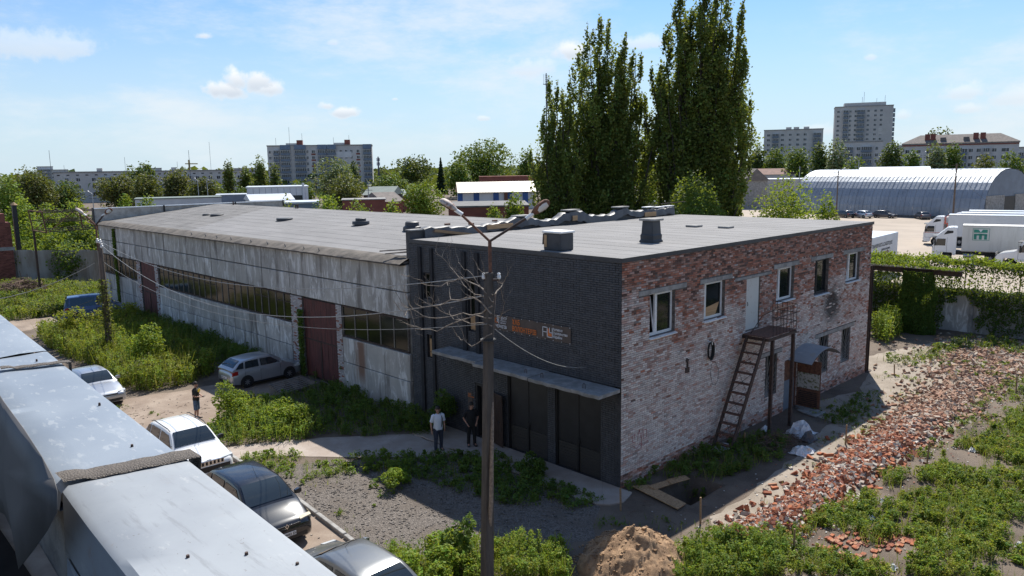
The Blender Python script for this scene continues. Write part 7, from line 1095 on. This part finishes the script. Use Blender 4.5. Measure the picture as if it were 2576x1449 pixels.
def printx(t, J, sh, k):
    MB().box(.158, .168, -.12, .12, 1.24, 1.36).build('print', MATS['yellow_print'], sh); w = (J['wril'] + J['wrir']) / 2; MB().box(w.x + .06, w.x + .19, w.y - .04, w.y + .04, w.z - .0, w.z + .012).build('phone', MATS['plastic_black'], t)
person('man in dark T-shirt with yellow print and denim shorts looking at a phone', psh, hdg(psh, CAM) + 1.15, (((.02, .27, 1.15), (.24, .09, 1.09)), ((.02, .27, 1.15), (.24, .09, 1.09))), 'cloth_olive', 'cloth_denim', 'short', (.75, 0, -.65), 1.68, feet=((.0, .09), (-.04, -.1)), extra=printx)
# ================================================================== POLES, LAMPS, WIRES
PB = np.array([-7.63, -1.67, 0.]); PT = AY(1229, 686, -1.5); PD = float((PT - CAM) @ FWD)
lp = thing('lamp_post', 'tall concrete lamp post with two street lamps in front of the dark gable', 'lamp post', PB); R_ = []
for f in (0, .25, .5, .75, 1): p = PB + (PT - PB) * f; a, c = lerp(.15, .095, f), lerp(.125, .085, f); R_.append([(p[0] + a, p[1] - c, p[2]), (p[0] + a * .8, p[1] + c, p[2]), (p[0] - a * .8, p[1] + c, p[2]), (p[0] - a, p[1] - c, p[2])])
MB().loft(R_).build('pole', MATS['pole_concrete'], lp, bevel=.01); YJ = AD(1232, 607, PD); MB().tube([PT - np.array([0, 0, .9]) + np.array([.1, .02, 0]), PT + np.array([.06, 0, .1]), YJ], .045, 8).build('pipe', MATS['rust'], lp)
def lamp_head(parent, p0, p1, white, up):
    p0 = Vector(p0); p1 = Vector(p1); d = (p1 - p0).normalized(); L_ = (p1 - p0).length; u = Vector(up); u = (u - d * u.dot(d)).normalized(); s = d.cross(u); R_ = []
    for f, w, h in ((0, .045, .045), (.12, .05, .05), (.2, .075, .07), (.35, .13, .10), (.6, .155, .115), (.85, .14, .10), (.96, .09, .07), (1, .03, .03)): c = p0 + d * L_ * f; R_.append([c + s * w * math.cos(a) + u * h * (math.sin(a) if math.sin(a) > 0 else .55 * math.sin(a)) for a in np.linspace(0, 2 * math.pi, 14, endpoint=False)])
    h_ = MB().loft(R_).build('lamp_head', M('lamp_rust', (.24, .13, .09), (.46, .42, .38), 5, .6, lo=.42, hi=.56) if white else MATS['rust'], parent, smooth=True)
    R2 = [[p0 + d * L_ * f + s * w * q - u * (.075 * math.sqrt(max(0, 1 - (q * .9) ** 2)) + .006) for q in np.linspace(-1, 1, 7)] for f, w in ((.38, .06), (.5, .11), (.7, .12), (.86, .09))]; MB().loft(R2, close=False, cap=False).build('lens', MATS['lamp_glass'] if not white else MATS['glass_dirty'], h_, smooth=True)
    MB().tube([p0 - d * .12, p0 + d * .1], .05, 10).build('collar', MATS['white_paint'], h_); return h_
La0, La1, Lb0, Lb1 = AD(1153, 533, PD), AD(1107, 503, PD), AD(1333, 543, PD), AD(1382, 506, PD)
MB().tube([YJ, La0], .032, 8).build('arm', MATS['rust'], lp); MB().tube([YJ, Lb0], .032, 8).build('arm', MATS['rust_dark'], lp); cdir = CAM - YJ; cdir /= np.linalg.norm(cdir); lamp_head(lp, La0, La1, True, (0, 0, 1)); lamp_head(lp, Lb0, Lb1, False, (0 - cdir[0] * .8, -cdir[1] * .8, 1))
INS = [AD(1217, 694, PD), AD(1255, 694, PD)]; MB().bar(INS[0] - np.array([0, 0, .1]), INS[1] - np.array([0, 0, .1]), .05).build('cross_arm', MATS['rust_dark'], lp)
for q in INS: MB().loft([ring(q[0], q[1], q[2] + z, r, 10) for z, r in ((-.08, .03), (-.06, .05), (0, .05), (.02, .035), (.05, .045), (.08, .02))]).build('insulator', MATS['insulator'], lp, smooth=True)
MB().tube([AD(1245, 640, PD), AD(1252, 670, PD), AD(1240, 700, PD), AD(1244, 760, PD), AD(1240, 830, PD)], .010, 5).build('cable', MATS['wire_dark'], lp); MB().loft([ring(*(PB + (PT - PB) * .80 + np.array([0, 0, z]))[:3], .2, 8) for z in (-.02, .02)]).build('clamp', MATS['wire_dark'], lp)
WB = np.array([-6.21, 33.03, 0.]); WT = AY(246, 560, 33.1); wp = thing('utility_pole', 'old leaning wooden pole with two street lamps, creeper at its foot', 'utility pole', WB)
MB().tube([WB, WB + (WT - WB) * .5 + np.array([.02, 0, 0]), WB + (WT - WB) * .87], [.19, .16, .12], 9).build('pole', MATS['pole_wood'], wp, smooth=True); WD = float((WT - CAM) @ FWD); YJ2 = AD(241, 567, WD); MB().tube([WB + (WT - WB) * .8 + np.array([-.12, 0, 0]), YJ2], .05, 7).build('pipe', MATS['rust'], wp)
a0, a1, b0_, b1_ = AD(213, 540, WD), AD(190, 524, WD), AD(261, 540, WD), AD(281, 525, WD); MB().tube([YJ2, a0], .045, 7).build('arm', MATS['rust'], wp); MB().tube([YJ2, b0_], .045, 7).build('arm', MATS['rust_dark'], wp)
def big_lamp(p0, p1, wht, up): lamp_head(wp, p0, p1, wht, up)
big_lamp(a0, a1, True, (0, 0, 1)); big_lamp(b0_, b1_, False, (-cdir[0], -cdir[1], .8)); IN2 = [AD(245, 605, WD), AD(252, 607, WD), AD(256, 618, WD)]
for q in IN2: MB().loft([ring(q[0], q[1], q[2] + z, r, 8) for z, r in ((-.14, .05), (-.1, .09), (0, .09), (.04, .05), (.09, .07), (.13, .03))]).build('insulator', MATS['insulator'], wp, smooth=True)
def wire(label, a, c, sag, r=.012, mat='wire', n=26):
    a, c = np.array(a), np.array(c); pts = [a + (c - a) * k / n - np.array([0, 0, 4 * sag * (k / n) * (1 - k / n)]) for k in range(n + 1)]; tag(MB().tube(pts, r, 5).build('overhead_wire', MATS[mat], smooth=True), label, 'wire')
wire('upper pale wire sagging between the wooden pole and the lamp post', IN2[1], INS[0], 1.25, .014); wire('lower pale wire sagging between the wooden pole and the lamp post', IN2[2], AD(1226, 742, PD), 1.95, .014); wire('thin lowest wire sagging past the red gate', AD(262, 660, WD), AD(1226, 815, PD), 1.4, .008); wire('pale wire from the wooden pole towards the left edge', AD(238, 662, WD), G(-60, 760, 3.2), .4, .02)
wire('thin cable from the lamp post to the dark gable', AD(1245, 828, PD), AX(1480, 922, -.05), .35, .010); wire('thin cable from the wooden pole to the hall wall', AD(262, 655, WD), AX(292, 690, -.05), .2, .014)
def upole(label, u, vt, D, wires=None, arm=False, mat='pole_wood', r=.16):
    p = AD(u, vt, D); t = thing('utility_pole', label, 'utility pole', (p[0], p[1], 0)); MB().tube([(p[0], p[1], 0), p], [r, r * .7], 7).build('pole', MATS[mat], t)
    for dz in (.3, .9): MB().bar((p[0] - .5, p[1] + .5, p[2] - dz), (p[0] + .5, p[1] - .5, p[2] - dz), .08).build('cross_arm', MATS['rust_dark'], t)
    if arm: q = AD(u + arm, vt - 6, D); MB().tube([p, q], .05, 6).build('arm', MATS['rim'], t); MB().bar(q, q + (q - p) * .25, .25, .12).build('lamp_head', MATS['white_paint'], t)
    return p
u1 = upole('dark wooden pole in front of the arched hangar, right of centre', 2407, 411, 118); u2 = upole('thin pole in front of the hangar, left part, with a lamp', 2109, 430, 128, arm=14, r=.13)
wire('thin wire across the hangar between its two poles', u2 - np.array([0, 0, .5]), u1 - np.array([0, 0, .5]), 1.6, .02, 'wire_dark'); wire('thin wire from the dark pole to the hangar end', u1 - np.array([0, 0, .7]), AD(2500, 510, 140), 1.0, .02, 'wire_dark')
for (u, vt, D, a, lab) in ((232, 488, 150, -9, 'curved street lamp among the trees at far left'), (497, 455, 200, -6, 'street lamp in front of the long grey block, left one'), (520, 452, 200, 8, 'street lamp in front of the long grey block, right one'), (926, 465, 130, 3, 'lamp pole in front of the yellowish tree'), (2322, 388, 210, 6, 'street lamp in front of the hipped roof block'), (2161, 404, 200, -8, 'street lamp near the tower annexe'), (2012, 418, 175, 0, 'plain grey lamp pole left of the hangar')): upole(lab, u, vt, D, arm=a, mat='rim', r=.12)
# ================================================================== BARE TREE behind the lamp post
bt = thing('bare_tree', 'leafless branches spreading round the lamp post', 'tree', PB + np.array([.28, .32, 0])); BD = PD + .35; rr = random.Random(5); segs = MB(); trunkp = [PB + np.array([.28, .32, 0]), AD(1236, 1250, BD), AD(1238, 1050, BD), AD(1236, 900, BD), AD(1240, 800, BD), AD(1246, 740, BD)]; MB().tube(trunkp, [.06, .055, .05, .045, .04, .03], 7).build('trunk', MATS['twig'], bt, smooth=True)
tw = MB()
def twig(p, d, L_, r, lev):
    pts = [Vector(p)]; d = Vector(d).normalized(); n = 6
    for k in range(n): d = (d + Vector((rr.uniform(-.22, .22), rr.uniform(-.22, .22), rr.uniform(-.12, .24)))).normalized(); pts.append(pts[-1] + d * L_ / n)
    tw.tube(pts, [r * (1 - .75 * k / n) for k in range(n + 1)], 5 if lev == 0 else 4)
    if lev < 2:
        for k in range(2, n + 1):
            if rr.random() < (.8 if lev == 0 else .5): q = (d + Vector((rr.uniform(-1, 1), rr.uniform(-1, 1), rr.uniform(-.4, .9)))).normalized(); twig(pts[k], q, L_ * rr.uniform(.25, .45), r * .5, lev + 1)
for (P, r0) in (([(1236, 790), (1190, 745), (1120, 760), (1050, 775), (1012, 782)], .026), ([(1238, 770), (1180, 800), (1100, 832), (1030, 818)], .026), ([(1240, 742), (1160, 700), (1090, 722), (1032, 690)], .022), ([(1236, 800), (1165, 790), (1080, 800), (1010, 762)], .022), ([(1246, 740), (1265, 715), (1276, 694)], .02), ([(1238, 840), (1190, 868), (1152, 850), (1146, 838)], .018), ([(1242, 760), (1180, 730), (1130, 668), (1096, 632)], .018), ([(1240, 790), (1262, 800), (1268, 760), (1262, 735)], .015), ([(1238, 760), (1185, 690), (1150, 660)], .016), ([(1238, 820), (1170, 812), (1120, 790), (1075, 760)], .018), ([(1244, 742), (1215, 690), (1195, 660)], .016)):
    q = [AD(u, v, BD + .5 * math.sin(u * .05 + i)) for i, (u, v) in enumerate(P)]; fine = [Vector(q[0])]
    for a, c in zip(q[:-1], q[1:]):
        for k in range(1, 5): fine.append(Vector(a + (c - a) * k / 4) + Vector((rr.uniform(-.03, .03), rr.uniform(-.03, .03), rr.uniform(-.04, .04))))
    n = len(fine); tw.tube(fine, [.85 * r0 * (1 - .7 * k / (n - 1)) for k in range(n)], 5)
    for k in range(3, n):
        if rr.random() < .5: d = (fine[k] - fine[k - 1]).normalized() + Vector((rr.uniform(-.8, .8), rr.uniform(-.8, .8), rr.uniform(-.5, .9))); twig(fine[k], d, rr.uniform(.25, .7), r0 * .4, 1)
tw.build('branches', MATS['twig'], bt, fix=False)
# ================================================================== RUBBLE, SAND, BOARDS, STAKES, LITTER
def lump(r, s): # irregular broken brick: eight jittered corners
    sx, sy, sz = s; return np.array([[(i - .5) * sx, (j - .5) * sy, (k - .5) * sz] for k in (0, 1) for j in (0, 1) for i in (0, 1)]) * (1 + r.uniform(-.16, .16, (8, 3)))
LF = np.array([(0, 2, 3, 1), (4, 5, 7, 6), (0, 1, 5, 4), (1, 3, 7, 5), (3, 2, 6, 7), (2, 0, 4, 6)]); r = np.random.default_rng(55)
rb_ = thing('brick_rubble', 'long heap of broken red bricks beside the brick building', 'rubble', (6, -4.7, 0)); AXP = np.array([(-.4, -4.75), (1.2, -5.15), (3.5, -5.1), (6.3, -5.0), (9, -5.0), (12.4, -4.95), (17, -4.9), (22, -4.7), (27, -4.2), (33, -4.4)]); WID = np.array([.6, .85, .8, .95, 1.05, 1.3, 1.75, 2.5, 3.2, 3.4]); HGT = np.array([.2, .34, .34, .36, .36, .3, .2, .12, .08, .06])
def heap(x): return np.interp(x, AXP[:, 0], AXP[:, 1]), np.interp(x, AXP[:, 0], WID), np.interp(x, AXP[:, 0], HGT)
def hz_(x, o, w, h): return h * np.clip(1 - (o / w) ** 2, 0, 1) * (.75 + .5 * fbm(x * 1.3, o * 1.3, 12))
R_ = []
for x in np.linspace(-.9, 33.6, 120):
    yc, w, h = heap(x); w2 = w * 1.02 * (1 if -.6 < x < 33 else .4); R_.append([(x, yc + w2 * q, float(hz_(np.array([x]), np.array([w2 * q]), w2 * 1.01, h * .82)[0]) + .008) for q in np.linspace(-1, 1, 9)])
MB().loft(R_, close=False, cap=False).build('core', MATS['dirt_pale'], rb_, smooth=True)
N_ = 11500; x = -.6 + 34 * r.random(N_) ** 1.35; yk = r.random(N_); x = x[(fbm(x * .8, yk * 3, 15) > .36) | (x < 10)]; N_ = len(x); yc, w, h = heap(x); o = r.normal(size=N_) * w * (.42 + .45 * r.random(N_) ** 3); o = np.clip(o, -1.9 * w, 1.9 * w); z = hz_(x, o, w, h) + .02 + .02 * r.random(N_); RC_ = np.array([(.34, .115, .05), (.27, .085, .042), (.20, .07, .042), (.33, .165, .095), (.42, .35, .29), (.33, .29, .25), (.46, .42, .37)]); ci = r.choice(7, N_, p=[.22, .18, .13, .15, .14, .12, .06]); gx_ = np.clip((x - 9) / 14, 0, .55); VV = np.zeros((N_, 8, 3)); szs = .22 + .95 * r.random(N_) ** 1.5
for i in range(N_):
    s = (.25 * szs[i], .13 * min(1, szs[i] * 1.4), .085 * min(1.2, szs[i] * 1.4)); a = r.normal(size=3) * np.array([.45, .45, 0]) + np.array([0, 0, r.random() * 6.3]); cx, sx, cy, sy, cz, sz = math.cos(a[0]), math.sin(a[0]), math.cos(a[1]), math.sin(a[1]), math.cos(a[2]), math.sin(a[2]); Rm = np.array([[cz * cy, cz * sy * sx - sz * cx, cz * sy * cx + sz * sx], [sz * cy, sz * sy * sx + cz * cx, sz * sy * cx - cz * sx], [-sy, cy * sx, cy * cx]]); VV[i] = lump(r, s) @ Rm.T + np.array([x[i], yc[i] + o[i], z[i]])
colr = RC_[ci] * r.uniform(.75, 1.2, (N_, 1)); colr = colr * (1 - gx_[:, None]) + np.array([.31, .235, .17]) * gx_[:, None]; dsc = szs / np.linalg.norm(np.stack([x, yc + o], 1) - CAM[:2], axis=1) * (1 + (z > .15)); order = np.argsort(-dsc); near, rest = order[:300], order[300:]
mesh_np('broken_bricks', VV[rest].reshape(-1, 3), (np.arange(len(rest))[:, None, None] * 8 + LF).reshape(-1, 4), MATS['rubble_brick'], rb_, np.repeat(colr[rest], 8, 0))['kind'] = 'stuff'
for i in near: mesh_np('brick', VV[i], LF, MATS['rubble_brick'], rb_, np.repeat(colr[i][None], 8, 0))
for k, (u, v, n, w) in enumerate(((2115, 1395, 70, .55), (2265, 1375, 45, .45), (2205, 1375, 35, .4), (2545, 1130, 60, .7), (2420, 1040, 50, .8))):
    c = G(u, v); r2 = np.random.default_rng(k + 400); X_ = c[0] + r2.normal(size=n) * w; Y_ = c[1] + r2.normal(size=n) * w * .6; gz_ = ground_z(X_, Y_); t = thing('brick_scatter', ['small scatter of brick bits by a stake in the weeds', 'orange brick bits in the weeds right of the stake', 'few brick bits between two weed clumps', 'brick bits near the right edge above the weeds', 'scattered brick bits beside the far end of the heap'][k], 'rubble', (c[0], c[1], 0)); V_ = np.stack([lump(r2, (.16, .1, .06)) + np.array([X_[i], Y_[i], gz_[i] + .02]) for i in range(n)]); mesh_np('broken_bricks', V_.reshape(-1, 3), (np.arange(n)[:, None, None] * 8 + LF).reshape(-1, 4), MATS['rubble_brick'], t, np.repeat(RC_[r2.integers(0, 4, n)], 8, 0))['kind'] = 'stuff'
# sand heap
c = np.array([-3.75, -3.35]); Rs = 1.65; nn_ = 110; gu = np.linspace(-1.25, 1.25, nn_); UX, UY = np.meshgrid(gu, gu, indexing='ij'); rad = np.sqrt(UX ** 2 + UY ** 2) + .22 * (fbm(UX * 2, UY * 2, 71) - .5); hz0 = 1.0 * np.clip(1 - rad, 0, 1) ** .75; hz0 = hz0 * (.8 + .45 * fbm(UX * 4, UY * 4, 72)) + (hz0 > .03) * (.26 * (fbm(UX * 5, UY * 5, 73) - .4) + .07 * (fbm(UX * 13, UY * 13, 74) - .5)); hz0 = np.where(rad < 1, hz0, -.05); iv = np.arange(nn_ * nn_).reshape(nn_, nn_)
sd_ = mesh_np('sand_heap', np.stack([c[0] + UX * Rs, c[1] + UY * Rs * .9, hz0], -1).reshape(-1, 3), np.stack([iv[:-1, :-1], iv[1:, :-1], iv[1:, 1:], iv[:-1, 1:]], -1).reshape(-1, 4), MATS['sand'], smooth=True); tag(sd_, 'heap of dug-up yellow-brown sand in the foreground', 'sand heap')
cl = []; r2 = np.random.default_rng(9)
for i in range(900): a = r2.random() * 6.28; q = r2.random() ** .5 * 1.15; px_, py_ = c[0] + math.cos(a) * q * Rs, c[1] + math.sin(a) * q * Rs * .9; ii, jj = min(nn_ - 1, int((math.cos(a) * q + 1.25) / 2.5 * (nn_ - 1))), min(nn_ - 1, int((math.sin(a) * q + 1.25) / 2.5 * (nn_ - 1))); s = r2.uniform(.015, .055) * (1 if r2.random() < .95 else 2.2); cl.append(lump(r2, (s, s * .9, s * .7)) + np.array([px_, py_, max(0, hz0[ii, jj]) + s * .2]))
cl = np.array(cl); mesh_np('clods', cl.reshape(-1, 3), (np.arange(len(cl))[:, None, None] * 8 + LF).reshape(-1, 4), MATS['sand'], sd_)['kind'] = 'stuff'; sd_.children[0].location = (0, 0, 0)
# boards over the pit
def board(label, A4, th, z=.05): P = [tuple(G(u, v, z)[:2]) for u, v in A4]; tag(MB().prism(P, z - th, z, 'z').build('osb_board', MATS['osb'], bevel=.003), label, 'board')
board('long chipboard plank lying by the pit at the brick corner', [(1589, 1222), (1632, 1219), (1726, 1266), (1705, 1280)], .03, .09); board('shorter chipboard plank bridging the pit, left half', [(1630, 1222), (1685, 1205), (1697, 1215), (1648, 1231)], .022, .115); board('shorter chipboard plank bridging the pit, right half', [(1676, 1206), (1722, 1195), (1736, 1204), (1690, 1217)], .022, .14)
for i, (u, v, h, lab) in enumerate(((1562, 1285, .75, 'wooden stake by the brick corner'), (1762, 1318, .85, 'wooden stake between the pit and the rubble heap'), (2127, 1118, .8, 'wooden stake at the shadow edge near the heap'), (2331, 1178, .95, 'wooden stake right of the rubble heap'), (1872, 1122, .55, 'short wooden stake under the steel stair'), (1996, 1400, .75, 'wooden stake in the weeds at the bottom'), (2250, 945, .6, 'wooden stake beyond the far corner of the building'), (2555, 1000, .9, 'wooden stake near the right edge'))):
    p = G(u, v); z0 = float(ground_z(p[0], p[1])); tag(MB().bar((p[0], p[1], z0 - .05), (p[0] + .03 * math.sin(i * 3), p[1] + .03 * math.cos(i), z0 + h), .05, .045).build('wooden_stake', MATS['board_wood'], bevel=.004), lab, 'stake')
for i, A4 in enumerate(([(2004, 1031), (2030, 1020), (2052, 1028), (2026, 1040)], [(2028, 1041), (2053, 1029), (2078, 1036), (2052, 1049)], [(2000, 1020), (2020, 1013), (2034, 1018), (2012, 1027)])): P = [tuple(G(u, v, .05)[:2]) for u, v in A4]; tag(MB().prism(P, .012, .06, 'z').build('paving_slab', MATS['concrete_pale'], bevel=.006), ['square paving slab in front of the rusty door', 'square paving slab, outermost before the rusty door', 'square paving slab right at the rusty door'][i], 'paving slab')
# heap of brush and plastic under the stair
def crumple(label, u, v, s, h, mat, seed, name='plastic_sheet'):
    p = G(u, v); r2 = np.random.default_rng(seed); n = 9; g = np.linspace(-1, 1, n); UX, UY = np.meshgrid(g, g, indexing='ij'); Z = h * np.clip(1.15 - UX ** 2 - UY ** 2, 0, 1) * r2.uniform(.3, 1.2, (n, n)) + .03 + float(ground_z(p[0], p[1])); V_ = np.stack([p[0] + UX * s + r2.normal(size=(n, n)) * s * .08, p[1] + UY * s * .7 + r2.normal(size=(n, n)) * s * .08, Z], -1).reshape(-1, 3); iv = np.arange(n * n).reshape(n, n); o = mesh_np(name, V_, np.stack([iv[:-1, :-1], iv[1:, :-1], iv[1:, 1:], iv[:-1, 1:]], -1).reshape(-1, 4), MATS[mat]); sm = o.modifiers.new('thickness', 'SOLIDIFY'); sm.thickness = .004; return tag(o, label, 'plastic')
crumple('big crumpled translucent plastic sheet by the stair posts', 2012, 1092, .62, .5, 'plastic_sheet', 1); crumple('torn white plastic scraps lying outward of the sheet', 2018, 1138, .5, .22, 'litter_white', 2); crumple('dark rubbish sack beside the plastic sheet', 2034, 1108, .35, .35, 'plastic_grey', 3); crumple('grey plastic under the lowest stair treads', 1815, 1130, .4, .2, 'plastic_sheet', 4); crumple('small white plastic bag against the wall by the stair post', 1925, 1082, .22, .16, 'litter_white', 5); crumple('white plastic rag caught on the rubble heap', 2092, 1240, .3, .45, 'litter_white', 6)
bh = thing('brush_heap', 'heap of dry cut brush under the landing posts', 'brush', G(1950, 1125)); m = MB(); r3 = random.Random(8); g0 = G(1950, 1125)
for k in range(420): a = r3.uniform(0, 6.28); q = r3.random() ** .5; p = Vector((g0[0] + math.cos(a) * q * 1.5, g0[1] + math.sin(a) * q * .75, .06 + .5 * (1 - q * q) * r3.random())); d = Vector((r3.uniform(-1, 1), r3.uniform(-1, 1), r3.uniform(-.25, .3))).normalized() * r3.uniform(.2, .6); m.tube([p - d * .5, p + Vector((0, 0, .03)), p + d * .5], .007, 3, False)
m.build('twigs', MATS['dry_brush'], bh, fix=False)['kind'] = 'stuff'
g0 = G(50, 745); bh2 = thing('brush_heap', 'brown heap of dry cut branches by the corrugated fence', 'brush', g0); m = MB()
for k in range(700): a = r3.uniform(0, 6.28); q = r3.random() ** .5; p = Vector((g0[0] + math.cos(a) * q * 2.6, g0[1] + math.sin(a) * q * 3.2, .1 + 1.5 * (1 - q * q) * r3.random())); d = Vector((r3.uniform(-1, 1), r3.uniform(-1, 1), r3.uniform(-.3, .4))).normalized() * r3.uniform(.8, 2.0); m.tube([p - d * .5, p + Vector((0, 0, .05)), p + d * .5], .025, 3, False)
m.build('branches', MATS['dry_brush'], bh2, fix=False)['kind'] = 'stuff'
# wooden pallets beside the silver hatchback
pl_ = thing('wooden_pallet', 'grey slatted wooden pallet frame in the weeds behind the silver hatchback', 'pallet', (-2.2, 18.7, 0), .18, world=False)
for k in range(7): MB().box(-.95, .95, -.45 + k * .14, -.36 + k * .14, .27 + .05 * k, .295 + .05 * k).build('slat', MATS['grey_wood'], pl_)
for x in (-.85, 0, .85): MB().hexa([(x - .04, -.45, .0), (x + .04, -.45, .0), (x + .04, .5, .0), (x - .04, .5, .0)], [(x - .04, -.45, .26), (x + .04, -.45, .26), (x + .04, .5, .58), (x - .04, .5, .58)]).build('bearer', MATS['grey_wood'], pl_)
# small litter in the weeds and on the soil: one mass of scraps, larger pieces singly
r4 = np.random.default_rng(31); L_ = []
for (u, v, s, lab) in ((2446, 1142, .16, 'pale plastic canister among the weeds, upper right'), (2215, 1270, .12, 'white scrap in the weeds below the rubble heap'), (2165, 1272, .10, 'small white scrap left of the other one below the heap'), (2245, 1438, .14, 'white scrap at the bottom edge of the weeds'), (2380, 1358, .12, 'white rag low in the right-hand weeds'), (2190, 1322, .14, 'crumpled grey-white foil in the weeds'), (2565, 1375, .14, 'white scrap by the right edge'), (1700, 1265, .08, 'shards of white tile beside the chipboard plank'), (2330, 830, .35, 'white plastic litter at the foot of the ivy wall'), (2470, 960, .2, 'white litter on the far rubble, right'), (2480, 1225, .14, 'white scrap in the weeds right of the soil heap')): crumple(lab, u, v, s, s * .8, 'litter_white', int(u) % 97, 'litter_scrap')
n = 1300; xs = r4.uniform(-2, 26, n); ys = -2.6 - r4.random(n) * 2.4 - r4.random(n) * 4.5 * np.clip(1 - xs / 60, .5, 1) + .6 * r4.normal(size=n); V_ = np.stack([lump(r4, (.05 * r4.uniform(.4, 1.6), .04, .015)) + np.array([xs[i], ys[i], float(ground_z(xs[i], ys[i])) + .02]) for i in range(n)]); tag(mesh_np('small_debris', V_.reshape(-1, 3), (np.arange(n)[:, None, None] * 8 + LF).reshape(-1, 4), MATS['rubble_brick'], None, np.repeat(np.array([(.5, .49, .46), (.3, .27, .23), (.32, .13, .08)])[r4.integers(0, 3, n)], 8, 0)), 'small stones and scraps strewn over the soil', 'debris', kind='stuff')
n = 1500; xs = r4.uniform(-8, -1.8, n); ys = r4.uniform(-1, 9, n); V_ = np.stack([lump(r4, (.06 * r4.uniform(.4, 1.3), .045, .03)) + np.array([xs[i], ys[i], .012]) for i in range(n)]); k = inpoly(xs, ys, [(-8.1, 11), (-4.9, 8.6), (-1.8, 6), (-1.6, -.5), (-6.4, -1.3), (-8.3, 1.5)]); V_ = V_[k]; n = len(V_); tag(mesh_np('loose_gravel', V_.reshape(-1, 3), (np.arange(n)[:, None, None] * 8 + LF).reshape(-1, 4), MATS['rubble_brick'], None, np.repeat(np.array([(.12, .105, .095), (.17, .15, .135), (.08, .07, .062)])[r4.integers(0, 3, n)], 8, 0)), 'loose stones on the gravel patch', 'gravel', kind='stuff')

# twigs and pebbles on the trodden soil and the dirt track
m = MB(); r5 = random.Random(21)
for k in range(170):
    if k < 110: x, y = r5.uniform(-2, 20), r5.uniform(-4.6, -.6)
    else: x, y = r5.uniform(-12, -3), r5.uniform(14, 22)
    if abs(x - 1.6) < 1.1 and abs(y + 1.7) < .9: continue
    a = r5.uniform(0, 6.28); l = r5.uniform(.1, .45); z = float(ground_z(x, y)) + .022; m.tube([(x, y, z), (x + math.cos(a) * l * .5, y + math.sin(a) * l * .5, z + .015), (x + math.cos(a + .4) * l, y + math.sin(a + .4) * l, z)], .007, 4)
tag(m.build('fallen_twigs', MATS['dry_brush'], fix=False), 'dry twigs strewn on the bare soil and track', 'twigs', kind='stuff')
n = 900; xs = r4.uniform(-17, -3, n); ys = r4.uniform(0, 30, n); k = (xs < -8.9) | ((ys > 17.5) & (ys < 23)); xs, ys = xs[k], ys[k]; n = len(xs); V_ = np.stack([lump(r4, (.05 * r4.uniform(.4, 1.5), .04, .025)) + np.array([xs[i], ys[i], .018]) for i in range(n)]); tag(mesh_np('track_pebbles', V_.reshape(-1, 3), (np.arange(n)[:, None, None] * 8 + LF).reshape(-1, 4), MATS['rubble_brick'], None, np.repeat(np.array([(.24, .19, .15), (.34, .29, .24), (.15, .12, .1)])[r4.integers(0, 3, n)], 8, 0)), 'pebbles lying on the dirt track', 'pebbles', kind='stuff')
